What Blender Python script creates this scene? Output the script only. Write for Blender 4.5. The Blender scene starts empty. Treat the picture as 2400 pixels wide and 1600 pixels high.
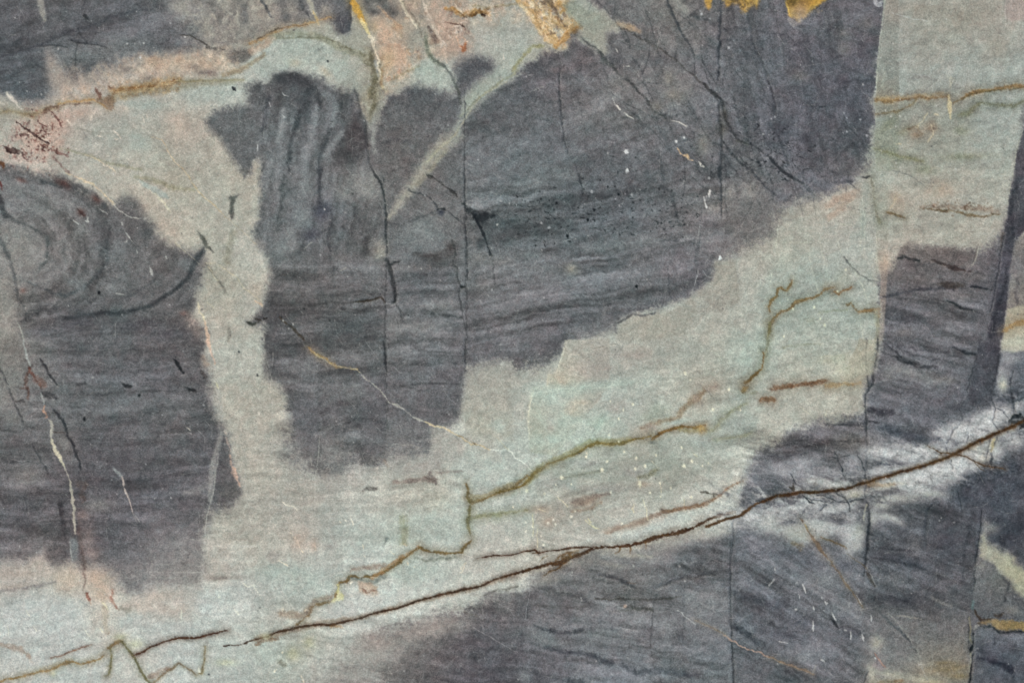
# A close view of one honed quartzite slab, built as geometry: the slab's face is a fine relief
# cut into its patches, bands, veins, cracks and flecks, each a part of its own.
import bpy, math
import numpy as np
sc = bpy.context.scene
# ---------------------------------------------------------------- camera, sky, sun, exposure
TOP = .030                                   # height of the slab's face above the ground
cam = bpy.data.objects.new('camera', bpy.data.cameras.new('camera'))
sc.collection.objects.link(cam)
cam.location = (1.2, -.8, TOP + 4.0)         # looks straight down on the face
cam.data.sensor_width = 36; cam.data.lens = 36 * 4.0 / 2.4
cam.data.clip_start = .05; cam.data.clip_end = 500
sc.camera = cam
SUN_EL, SUN_AZ = math.radians(36), math.radians(-40)
wd = bpy.data.worlds.new('World'); sc.world = wd; wd.use_nodes = True
nt = wd.node_tree; bg = nt.nodes['Background']
sky = nt.nodes.new('ShaderNodeTexSky'); sky.sky_type = 'NISHITA'; sky.sun_disc = False
sky.sun_elevation = SUN_EL; sky.sun_rotation = SUN_AZ
nt.links.new(sky.outputs[0], bg.inputs[0]); bg.inputs[1].default_value = .13
sun = bpy.data.lights.new('sun', 'SUN'); sun.energy = 1.5; sun.angle = math.radians(10); sun.color = (1., .93, .84)
so = bpy.data.objects.new('sun', sun); sc.collection.objects.link(so)
so.rotation_euler = (math.pi / 2 - SUN_EL, 0, math.pi - SUN_AZ)
so.location = (0, 0, 5)
sc.view_settings.view_transform = 'Standard'; sc.view_settings.look = 'None'
sc.view_settings.gamma = 1; sc.view_settings.exposure = 0.65
# ---------------------------------------------------------------- stone pattern
# The mineral pattern of the slab, worked out on a fine grid.  Coordinates are
# millimetres on the slab: x to the right, y down (1 mm = 1/1000 of a metre).
import numpy as np
rng = np.random.RandomState(7)
def axis(a, b, step, m, ms):
    return np.concatenate([np.arange(a - m, a, ms), np.arange(a, b, step), np.arange(b, b + m + .1, ms)]).astype(np.float32)
AX = axis(-8., 2408., 2.0, 240., 8.)
AY = axis(-8., 1608., 2.0, 240., 8.)
X, Y = np.meshgrid(AX, AY)
H, W = X.shape
_lat = rng.rand(256, 256).astype(np.float32)
def vnoise(x, y, seed=0):
    x = x + seed * 17.31; y = y + seed * 9.77
    xi = np.floor(x); yi = np.floor(y)
    fx = x - xi; fy = y - yi
    fx = fx * fx * (3 - 2 * fx); fy = fy * fy * (3 - 2 * fy)
    i0 = xi.astype(np.int32) & 255; j0 = yi.astype(np.int32) & 255
    i1 = (i0 + 1) & 255; j1 = (j0 + 1) & 255
    a = _lat[j0, i0]; b = _lat[j0, i1]; c = _lat[j1, i0]; d = _lat[j1, i1]
    return (a + (b - a) * fx) * (1 - fy) + (c + (d - c) * fx) * fy
def fbm(x, y, octs=3, seed=0):
    s = 0; a = 1.; t = 0
    for o in range(octs):
        s = s + a * (vnoise(x * 2 ** o, y * 2 ** o, seed + o * 3) - .5); t += a * .5; a *= .6
    return s / t          # about -1..1
N_C = fbm(X / 46, Y / 46, 4, 1); N_D = fbm(X / 46, Y / 46, 4, 11)   # coarse wander
N_F = fbm(X / 4.6, Y / 4.6, 2, 21)                                    # fine, grain sized
N_B = fbm(X / 14, Y / 14, 3, 41)
C = np.zeros((H, W, 3), np.float32)
ID = np.zeros((H, W), np.int32)
HGT = np.zeros((H, W), np.float32)
PARTS = [['stone_matrix', None, 0]]      # name, label, number of the part it lies in
INNER = ('crack', 'white_fleck', 'black_speck', 'pale_streak', 'red_dendrite', 'dark_fleck', 'pink_fleck', 'red_fleck', 'dark_streak', 'black_stain', 'pink_nodule', 'teal_lens', 'red_band', 'grey_tongue')
def col(h): return np.array([int(h[i:i + 2], 16) for i in (0, 2, 4)], np.float32)
_o = [0., 0., 1.]
def T(x, y): _o[:] = [x, y, 3.92]
def Q(x, y): _o[:] = [x, y, 1.96]
def FULL(): _o[:] = [0., 0., .98]
def MM(): _o[:] = [0., 0., 1.]
def pts(s, n):
    v = np.array([float(t) for t in s.replace(',', ' ').split()], np.float32).reshape(-1, n)
    v[:, 0] = _o[0] + v[:, 0] / _o[2]; v[:, 1] = _o[1] + v[:, 1] / _o[2]
    if n == 3: v[:, 2] /= _o[2]
    return v
def box(x0, y0, x1, y1):
    a, b = np.searchsorted(AX, [x0, x1]); c, d = np.searchsorted(AY, [y0, y1])
    return slice(max(c - 1, 0), min(d + 1, H)), slice(max(a - 1, 0), min(b + 1, W))
def newpart(name, label, b, q):
    host = 0
    if name in INNER:
        host = int(np.bincount(ID[b][q]).argmax()) if q.any() else 0
        if PARTS[host][2] or PARTS[host][0] in INNER or '_vein' in PARTS[host][0]: host = PARTS[host][2]
    PARTS.append([name, label, host]); ID[b][q] = len(PARTS) - 1
def sstep(t):
    t = np.clip(t, 0, 1); return t * t * (3 - 2 * t)
def polyd(p, x, y):
    """signed distance to a closed polygon, positive inside"""
    best = np.full(x.shape, 1e9, np.float32); ins = np.zeros(x.shape, bool)
    n = len(p)
    for i in range(n):
        ax, ay = p[i]; bx, by = p[(i + 1) % n]
        ex, ey = bx - ax, by - ay
        t = np.clip(((x - ax) * ex + (y - ay) * ey) / (ex * ex + ey * ey + 1e-6), 0, 1)
        dx = x - ax - t * ex; dy = y - ay - t * ey
        np.minimum(best, dx * dx + dy * dy, out=best)
        if ay != by:
            c = ((ay > y) != (by > y)) & (x < (bx - ax) * (y - ay) / (by - ay) + ax)
            ins ^= c
    d = np.sqrt(best)
    return np.where(ins, d, -d)
def lined(p, x, y):
    """distance to an open polyline minus its local half width, and position along it"""
    best = np.full(x.shape, 1e9, np.float32)
    for i in range(len(p) - 1):
        ax, ay, aw = p[i]; bx, by, bw = p[i + 1]
        ex, ey = bx - ax, by - ay
        t = np.clip(((x - ax) * ex + (y - ay) * ey) / (ex * ex + ey * ey + 1e-6), 0, 1)
        d = np.hypot(x - ax - t * ex, y - ay - t * ey) - .5 * (aw + (bw - aw) * t)
        np.minimum(best, d, out=best)
    return best
def idw(samples, x, y, s=60.):
    """blend of scattered colour samples, worked out every 12 mm and interpolated"""
    gx = np.arange(x.min() - 12, x.max() + 26, 12, np.float32); gy = np.arange(y.min() - 12, y.max() + 26, 12, np.float32)
    xx, yy = np.meshgrid(gx, gy); num = 0; den = 0
    for sx, sy, c in samples:
        w = 1. / ((xx - sx) ** 2 + (yy - sy) ** 2 + s * s) ** 1.6
        num = num + w[..., None] * c; den = den + w
    g = num / den[..., None]
    u = (x - gx[0]) / 12; v = (y - gy[0]) / 12
    i = u.astype(np.int32); j = v.astype(np.int32); u = (u - i)[..., None]; v = (v - j)[..., None]
    return (g[j, i] * (1 - u) + g[j, i + 1] * u) * (1 - v) + (g[j + 1, i] * (1 - u) + g[j + 1, i + 1] * u) * v
def smp(s):
    v = s.split(); k = []
    for t in v:
        a, b, c = t.split(','); k.append((_o[0] + float(a) / _o[2], _o[1] + float(b) / _o[2], col(c)))
    return k
def mix(b, m, c):
    C[b] += m[..., None] * (c - C[b])
def F(part, p, samples, soft=10., rough=8., warp=8., label=None, alpha=1., s=60., hgt=0.):
    """a patch of stone: polygon, colour samples inside it, edge softness (mm)"""
    p = pts(p, 2); k = smp(samples); m_ = soft + rough + warp + 6
    b = box(p[:, 0].min() - m_, p[:, 1].min() - m_, p[:, 0].max() + m_, p[:, 1].max() + m_)
    d = polyd(p, X[b] + warp * N_C[b] + .35 * warp * N_B[b], Y[b] + warp * N_D[b] + .35 * warp * N_B[b][::-1, ::-1]) + .75 * rough * N_F[b]
    m = sstep(.5 + .5 * d / (soft * np.clip(1 + .9 * N_D[b], .35, 2.)))
    mix(b, m * alpha, idw(k, X[b], Y[b], s) if len(k) > 1 else k[0][2])
    if part: newpart(part, label, b, d > 0)
    if hgt: HGT[b] += m * hgt
def split(src, part, p, label=None):
    """cut a named patch along a fault"""
    p = pts(p, 2); b = box(p[:, 0].min(), p[:, 1].min(), p[:, 0].max(), p[:, 1].max())
    d = polyd(p, X[b] + 4 * N_B[b], Y[b])
    newpart(part, label, b, (d > 0) & (ID[b] == src))
def A(part, p, label=None, warp=8., rough=8.):
    """name a patch without painting it"""
    p = pts(p, 2); m_ = 30
    b = box(p[:, 0].min() - m_, p[:, 1].min() - m_, p[:, 0].max() + m_, p[:, 1].max() + m_)
    d = polyd(p, X[b] + warp * N_C[b], Y[b] + warp * N_D[b]) + rough * N_F[b]
    newpart(part, label, b, d > 0)
def S(part, c, alpha, soft, p, br=0., jit=3., label=None, hgt=0., big=0.):
    """a vein, streak or crack: x y width, colour, strength, edge softness (mm)"""
    p = pts(p, 3)
    if soft > 7: alpha = min(1., alpha * 1.2)
    soft = soft * (.62 if soft <= 7 else .5); m_ = soft + jit * 2 + p[:, 2].max() * 1.6 + 8
    b = box(p[:, 0].min() - m_, p[:, 1].min() - m_, p[:, 0].max() + m_, p[:, 1].max() + m_)
    d = lined(p, X[b] + jit * N_B[b] + big * N_C[b], Y[b] + jit * N_B[b][::-1, ::-1] + big * N_D[b])
    mw = min(p[:, 2].max(), 10.)
    d = d + (.45 + .2 * mw) * N_F[b] + .22 * mw * N_B[b][::-1]
    m = sstep(.5 - .5 * d / max(soft, .6))
    if br: m = m * np.clip(1 - br * (N_F[b] * .5 + N_B[b] * .5 + .35) * 1.6, 0, 1.2)
    if part in ('olive_vein', 'rust_vein', 'ochre_vein', 'rust_seam'):      # stain bleeding into the stone beside the vein
        mix(b, .30 * np.exp(-(np.maximum(d, 0) / (1.1 * mw + 1.5)) ** 2) * (1 + .5 * N_B[b]), col(c) * .6 + 50)
    mix(b, np.clip(m * alpha * (1 + .18 * N_F[b]), 0, 1), col(c) * (1 + .09 * N_B[b] + .05 * N_F[b])[..., None])
    if part:
        q = d < max(.35 * soft, 1.2)
        newpart(part, label, b, q)
    if hgt: HGT[b] += m * hgt
def B(c, alpha, *bl):
    """soft clouds: x y rx ry angle"""
    for t in bl:
        x, y, rx, ry, an = t
        x = _o[0] + x / _o[2]; y = _o[1] + y / _o[2]; rx /= _o[2]; ry /= _o[2]
        R = max(rx, ry) * 2.3; b = box(x - R, y - R, x + R, y + R)
        ca, sa = np.cos(np.radians(an)), np.sin(np.radians(an))
        dx = X[b] - x + rx * .25 * N_C[b]; dy = Y[b] - y + ry * .25 * N_D[b]
        u = (dx * ca + dy * sa) / rx; v = (-dx * sa + dy * ca) / ry
        m = np.exp(-.95 * (u * u + v * v)) * (1 + .3 * N_B[b] + .2 * N_F[b])
        mix(b, np.clip(m * alpha, 0, 1), col(c))
def K(part, c, alpha, p, soft=1.2, label=None):
    """flecks: x y size, each an irregular chip"""
    for x, y, w in pts(p, 3):
        w *= .7
        a = rng.rand() * 6.3; q = []
        n = 5
        for i in range(n):
            r = w * (.35 + .35 * rng.rand()); q.append((x + r * np.cos(a + i * 6.283 / n), y + 1.25 * r * np.sin(a + i * 6.283 / n)))
        q = np.array(q, np.float32); b = box(x - w - 4, y - w - 4, x + w + 4, y + w + 4)
        d = polyd(q, X[b], Y[b]) + .6 * N_F[b]
        mix(b, sstep(.5 + .5 * d / soft) * alpha, col(c))
        if part and (d > .3).sum() > 2: newpart(part, label, b, d > .3)
def blur(a, n):
    for ax in (0, 1):
        for _ in range(2):
            k = np.concatenate([np.repeat(np.take(a, [0], ax), n + 1, ax), a, np.repeat(np.take(a, [-1], ax), n, ax)], ax).cumsum(ax, dtype=np.float64)
            m = a.shape[ax]
            a = ((np.take(k, range(2 * n + 1, 2 * n + 1 + m), ax) - np.take(k, range(m), ax)) / (2 * n + 1)).astype(np.float32)
    return a
def area(p, soft, warp=8.):
    p = pts(p, 2); b = box(p[:, 0].min() - soft - 20, p[:, 1].min() - soft - 20, p[:, 0].max() + soft + 20, p[:, 1].max() + soft + 20)
    return b, sstep(.5 + .5 * (polyd(p, X[b] + warp * N_C[b], Y[b] + warp * N_D[b]) + .6 * min(soft, 8.) * N_F[b]) / soft)
def L(p, angle, lx, ly, amp, seed, soft=30., fine=.55):
    """bedding inside a patch: layers of uneven thickness along a direction, gently wandering"""
    b, m = area(p, soft, 10.)
    ca, sa = np.cos(np.radians(angle)), np.sin(np.radians(angle))
    xx = X[b] + 12 * N_C[b]; yy = Y[b] + 9 * N_D[b] + 14 * fbm(X[b] / 160, Y[b] / 160, 2, seed + 5)
    u = xx * ca + yy * sa; v = -xx * sa + yy * ca
    n = fbm(u / (lx * 1.6), v / (ly * 1.9), 3, seed) + fine * fbm(u / (lx * .7), v / (ly * .5), 3, seed + 2)
    C[b] *= (1 + amp * m * n * (1 + .5 * N_C[b]))[..., None]
def TONE(p, gain, soft=2.5, tint=(1., 1., 1.), warp=2.):
    """a block set off from its neighbours along joints: slightly lighter or darker"""
    b, m = area(p, soft, warp)
    C[b] *= 1 + m[..., None] * (gain * np.array(tint, np.float32) - 1)
def SMEAR(p, r):
    """a gradual contact: the two stones grade into each other over r mm"""
    p = pts(p, 3); w = p[:, 2].max(); n = max(int(r / 2), 1)
    b = box(p[:, 0].min() - w - 3 * r, p[:, 1].min() - w - 3 * r, p[:, 0].max() + w + 3 * r, p[:, 1].max() + w + 3 * r)
    m = sstep(.5 - .5 * lined(p, X[b] + 8 * N_C[b], Y[b] + 8 * N_D[b]) / (r * .8))
    # grains of either stone scattered through the contact
    g = C[b]; f = blur(g, n)
    j = np.clip(.5 + .5 * (N_B[b] * .7 + N_F[b]), 0, 1)[..., None] * .30 + .70
    h_, w_ = m.shape; ii, jj = np.mgrid[0:h_, 0:w_]; q = np.random.RandomState(3)
    ii = np.clip(ii + n * (1.1 * N_F[b] + .9 * N_B[b][::-1] + .25 * q.randn(h_, w_)), 0, h_ - 1).astype(int)
    jj = np.clip(jj + n * (1.1 * N_F[b][:, ::-1] + .9 * N_B[b] + .25 * q.randn(h_, w_)), 0, w_ - 1).astype(int)
    f = .5 * f + .5 * g[ii, jj]
    C[b] += m[..., None] * j * (f - g)
def MOT(p, colours, scale, alpha, seed, soft=14., sharp=.16):
    """crusty mottling: patches of several colours at a grainy scale"""
    b, m = area(p, soft, 10.)
    for i, (c, th) in enumerate(colours):
        n = fbm(X[b] / scale, Y[b] / (scale * 1.25), 4, seed + 7 * i)
        q = sstep(.5 + .5 * (n - th) / sharp) * m * alpha
        C[b] += q[..., None] * (col(c) * (1 + .10 * N_F[b])[..., None] - C[b])
def RINGS(cx, cy, rx, ry, ang, period, amp, rmin, rmax, seed):
    """ringed folds: layers wrapped round a centre"""
    cx = _o[0] + cx / _o[2]; cy = _o[1] + cy / _o[2]; rx /= _o[2]; ry /= _o[2]; R = max(rx, ry) * rmax
    b = box(cx - R, cy - R, cx + R, cy + R)
    ca, sa = np.cos(np.radians(ang)), np.sin(np.radians(ang))
    dx = X[b] - cx + 12 * N_C[b]; dy = Y[b] - cy + 12 * N_D[b]
    u = (dx * ca + dy * sa) / rx; v = (-dx * sa + dy * ca) / ry; r = np.hypot(u, v)
    n = fbm(r * period, np.arctan2(v, u) * .5 + 3, 3, seed) + .8 * fbm(r * period * 3.1, np.arctan2(v, u) * .9 + 7, 2, seed + 3)
    m = sstep((r - rmin) / .2) * sstep((rmax - r) / (.3 * rmax)) * np.clip((150 - C[b].mean(2)) / 30, 0, 1)
    C[b] *= (1 + amp * np.clip(n, -1, 1) * m)[..., None]
# ---- pale greenish and beige stone that the other patches lie in
BASE = []
Q(0, 0); BASE += smp('''300,400,b3a199 500,350,ad9f97 700,310,b7a294 900,280,b9a592 1000,280,b5a28e 600,480,a8aaa2 900,440,a9b0a9
1050,420,a8b1ac 350,500,a99f96 300,600,a89f95 500,600,a5a49b 700,560,a9a69c 900,560,b09f92 850,620,b1a094 700,700,a8a79b 950,700,a9a397
800,820,aba290 1000,850,a9a598 700,850,b0a497 850,1000,b0a698 1000,1000,a6a296 1100,800,a9a092 100,550,a19e94 1000,1150,a09c90
1150,1180,a8a8a0 1000,1280,a09c8e 1150,1280,a8a399 1050,1380,a49e92 1000,1480,aca296 1150,1450,a3a198 1250,280,a0aca7 1350,230,9eb2ac
1200,330,a6aaa4 1400,290,aaaba2 1500,260,a4afa8 1550,350,a6a59c 1600,300,a2a298 1350,160,9aa197 1550,160,9b9c90 1450,110,a1998a
1620,230,98988a 1700,330,97907f 1700,430,8c8675 1640,400,9da29c 1800,200,ab9a8c 1850,120,aa9886 1780,330,b3a18f 1900,230,a5998a
1950,330,9fada6 2000,340,98afa9 2070,390,9ba6a0 1830,400,a4a296 1930,130,a89a8e 2020,120,a89587 2100,100,a39384 2150,210,a59a92
2250,160,a1a098 2200,20,97a19a 2300,80,9da39b 2300,230,a4a69e 2080,250,a79a92 1980,220,929c95 1700,20,7a7672 1880,50,807a72''')
Q(1200, 0); BASE += smp('''1900,100,a9a79d 1780,150,a5a39c 2000,150,aaa79b 2200,100,afa79d 1800,300,a5a7a1 2000,350,a5a8a3 2200,300,a9aaa2 1750,400,a2aca7
2200,370,a2aca7 2250,440,9fadab 1720,560,a2b0ad 1720,620,9a9e90 1850,600,9f988b 2000,600,a0a397 2200,600,a3a9a2 1800,720,9fa295
2000,750,a3a69a 2200,750,a5aaa0 1720,830,a7aca3 1780,900,b0a598 1950,880,b3a697 2100,870,aea99d 2230,850,acaa9e 1750,1020,a5a598
1900,1050,aaa69c 2050,1050,a8a498 2150,1100,aaa59b 1730,1180,b5a497 1800,1120,aca196 2320,1250,8f8b85 2320,1350,908a82 2330,1430,a89f90 2330,1550,b5b3a8
1100,1100,9f988f 1300,950,9f9b92 1400,920,b0a193 1500,900,b3a395 1550,950,aea193 1250,1050,a6a499 1350,1080,a5a398 1500,1080,a7a49c
1600,1050,a3a49d 1650,950,a1a59c 1400,1200,a5a79f 1550,1180,a3a6a0 1250,1200,a8a799 1100,1250,a6a298 1000,1300,a3a096 1050,1450,a5a298
900,1480,9f9c93 700,1540,9f9d95 1250,1300,9ba9a2 1350,1270,97a8a4 1250,1400,93a8a2 1400,1400,94a7a3 1550,1420,92a5a1 1600,1300,a0a39a
1650,1200,a2a79f 1400,1480,97a297 1600,1520,9aa49c 1300,1520,9ea59b 50,100,a2a39b 50,220,9aa7a3 100,50,a99a8a 150,200,a79b8a 300,70,989d94 400,150,989a8f 350,120,9ca097
60,290,9a9d8c 450,100,959186''')
Q(0, 800); BASE += smp('''100,1050,a89d97 30,1090,9f958f 300,1080,b0a295 450,1100,b1a095 100,1250,aab0b0 300,1250,aab1b0 300,1350,acb0af 450,1250,b0aaa0
700,1200,ada49c 800,1250,a9a8a4 1000,1050,a59c93 1000,1200,a6aeab 1100,1150,a7aeac 850,1180,a9a29c 600,1250,afaaa2 700,1350,a9b0ae 100,1480,a8a9a6
300,1530,a1abab 650,1480,b0aca5 850,1450,aab2b1 1000,1480,a0a9a5 1100,1550,9da5a2 1250,1420,9fa8a1 1300,1500,a1a79e 1400,1400,a9a99c 1450,1500,a3a39e
1300,1250,a3a097 1250,1100,a4aeac 1350,1000,a9a59c 1200,1000,a8a399 1050,850,a39d92 1200,900,a8a095 1350,900,b0a49a 1150,600,a79f94 1100,300,a9a397
1200,350,a49e94 1250,250,9d988d 1150,150,a8a69c 1100,50,a4a79f 1400,700,a59e95 1600,700,a9a59d 1750,750,a9a59b 1500,600,9d9792 1650,600,a29d98
1950,560,a5a199 1900,700,aca79b 2000,720,aea696 1600,850,a5aaa4 1700,900,a1ada9 1850,880,a4ac9f 2000,850,9daea9 2100,850,9fb0ab 2050,930,a7aba6
1500,1000,a7aaa5 1650,1000,a2aca8 1450,1100,a4aaa8 1500,1200,a9ada9 1900,1050,9daaa6 2050,1050,a3a9a3 1800,1130,a9b2ae 1650,1210,b2b3b0
1900,1150,b7b6ae 2100,1080,b3b1a8 2200,1000,b0aca4 2250,900,aca59d 2200,800,a5aaa4 2200,600,a4b0ac 2300,650,a2afab 2250,520,b0aba0 2200,300,acaaa2
2200,200,a5a299 2300,350,a8aaa3 2320,550,a3b2ae''')
Q(1200, 800); BASE += smp('''350,30,a19e96 600,50,a3a097 850,30,a6a79e 300,120,a6a097 550,150,a19e96 100,150,9d9b94 50,300,9e9b94 150,250,a8b3a9
100,350,aeada0 250,300,a8aa9f 400,200,9fb0ac 600,190,a5b0a9 700,200,a9aba0 300,400,9db0aa 400,370,95b2aa 150,480,a2b2ab 500,300,a2aba4 700,300,a7a89e
900,250,a59c8e 850,200,a8a396 1000,150,a3a79d 1100,80,9aaea6 1080,200,a2a99f 1000,330,a0a89e 600,430,9f9b91 800,350,a5a99f 1050,370,9fada6 950,450,a0a9a1
700,480,9aa39b 400,560,979f94 250,600,959c90 50,620,9cada8 50,800,a0a8a2 150,700,a3a49a 500,600,9b9a8f 700,600,9c9c8f 900,560,a0a398 1000,600,a7a79f
300,700,a0988d 200,780,a1958b 500,750,a5a39c 650,700,a2a39a 850,680,a6a59d 300,880,a9a8a1 150,900,a8a59c 700,830,b9bbb3 900,770,bcbdb5 500,900,b5b6ae
1000,700,bdbeb6 150,1010,b5b2a8 1250,80,a3a69b 1400,60,a6aba0 1500,100,adaa9c 1600,60,a8a79c 1300,150,a9a899 1550,160,a99f90 1300,280,a9a498
1500,260,aba79a 1570,320,a29f95 1200,350,a9a498 1180,430,a6a195''')
C[:] = idw(BASE, X, Y, 34.)
_l = C.mean(2, keepdims=True)
C[:] = (_l + .66 * (C - _l) + np.array([1.2, .7, -1.6], np.float32)) * 1.045
C *= (1 + .035 * fbm(X / 70, Y / 60, 4, 55))[..., None]
C += (fbm(X / 90, Y / 80, 3, 65) * 1.5)[..., None] * np.array([1., -.1, -.9], np.float32)

# ---- named pale fields
MM()
A('pale_band', '-300,190 -300,560 150,380 330,480 480,590 560,610 620,560 600,420 500,290 590,210 590,175 300,190 130,245', 'pale wedge of stone under the rust seam')
A('pale_band', '440,600 640,560 650,680 600,760 690,1000 760,1120 560,1200 470,1180 520,1030 480,850 440,740', 'pale upright dyke between two dark patches')
A('pink_band', '60,260 120,160 280,130 540,105 560,180 400,200 230,240', 'pinkish band above the rust seam')
A('teal_band', '555,215 590,165 680,85 800,80 870,110 900,260 830,230 800,190 700,165 620,185', 'arched pale teal band over the dark fold')
A('pink_band', '860,-260 1320,-260 1330,60 1200,140 1010,300 900,220 870,110', 'pink and tan band at the top edge')
A('pale_band', '2030,-260 2700,-260 2700,330 2390,330 2330,600 2100,600 2040,640', 'pale upright panel at the right')
A('pale_band', '1090,1010 1090,830 1330,830 1480,730 1690,600 1920,440 2060,420 2055,900 2000,1000 1780,1040 1720,1200 1600,1260 1240,1220', 'broad pale band sweeping down from the right')
A('pale_band', '-300,1310 110,1300 200,1330 480,1330 480,1160 740,1080 1090,1000 1090,1380 740,1560 -300,1900', 'pale lower left band')
A('teal_band', '-300,1400 150,1375 240,1500 110,1545 -300,1640', 'blue grey panel at the lower left')
A('teal_band', '470,1375 590,1370 720,1275 940,1225 1080,1180 1100,1300 870,1330 700,1480 500,1510', 'pale teal band above the main brown vein')
A('teal_band', '1235,910 1450,900 1760,820 1790,870 1600,990 1390,1030 1240,1110', 'brighter teal panel under the stepped dark edge')
A('teal_band', '1800,650 1990,660 2030,720 2010,820 1800,820', 'teal panel crossed by forked olive veins')
A('white_band', '1240,1310 1400,1275 1720,1140 1720,1190 1500,1290 1380,1310', 'narrow whitish band along the main brown vein')

# ---- dark grey patches
Q(0, 0)
F('grey_patch', '''-600,-600 1600,-600 1600,-20 1600,150 1545,150 1530,100 1460,80 1420,100 1290,130 1180,165 1160,190 1125,210 1100,205 1060,225 1000,235 900,240
790,245 700,265 650,275 560,295 470,320 400,350 360,370 290,350 240,310 230,350 250,400 240,440 200,470 150,478 90,470 60,440 20,430 -600,430''',
'''50,50,6b6b70 200,60,707072 600,60,66666c 900,60,7a7876 1100,80,85807a 1250,60,88837b 1400,40,777474 100,180,58595f 400,150,5c5c62 700,180,66696e
100,330,63686d 100,440,60646a 300,300,767a7a 550,240,777878 800,210,72757a 1000,180,7d7874 1570,60,66666a''', 20, 10, 14, 'mottled dark grey patch along the top left edge')
D0 = len(PARTS) - 1
F('grey_lens', '1040,260 1060,232 1100,222 1150,225 1165,250 1130,285 1090,305 1055,290', '1100,260,706c68', 8, 6, 6, 'small grey lens beside the pink band')
F('grey_patch', '''-600,745 0,750 40,745 100,770 180,790 260,800 330,835 400,890 450,930 520,950 560,925 650,960 690,1010 710,1050 750,1090 800,1120 870,1150
930,1140 940,1170 945,1200 920,1290 890,1340 885,1400 870,1450 880,1480 940,1520 945,1568 955,1628 965,1718 975,1818 1000,1898 1025,1968 1050,2038
1055,2128 1080,2188 1110,2258 1060,2318 1000,2335 960,2328 950,2418 935,2478 925,2560 925,2660 800,2665 700,2660 690,2700 640,2718 580,2708 540,2658
500,2618 400,2613 385,2628 340,2588 230,2598 200,2548 100,2575 0,2580 -600,2590''',
'''100,820,6f7071 300,880,6b6a6b 450,980,6a6c6e 600,1000,6c6868 120,950,74767a 50,1060,858685 110,1120,8d8b85 220,1000,757473 300,1150,757170 350,1050,6f6c6c
400,1000,737070 500,1150,63666a 600,1200,6c6a6b 750,1200,6f6c6b 850,1250,6a6a6c 550,1320,6d7273 250,1300,716f6f 150,1420,605e61 300,1480,5a5a60
500,1480,5d6163 700,1480,676465 800,1550,635f60 400,1650,5c5d61 700,1700,65656a 500,1800,616568 300,1900,6b6b6d 600,2000,68666a 800,2000,6d6b6c
900,2100,67666a 500,2150,636267 700,2250,66666d 800,2350,6e6b6e 500,2400,636065 300,2300,5f5a5e 100,2350,65646a 100,2200,706d6e 50,2050,676668
100,1900,757576 50,1750,807f7b 30,1600,77756f 30,1480,8a8882 30,1400,8d8a83 200,2500,75706f 600,2600,6f6e71 800,2580,8a8785 900,2620,908c88 450,2550,69666a''',
18, 12, 14, 'large dark grey patch with ringed folds at the left')
D1 = len(PARTS) - 1
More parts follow.
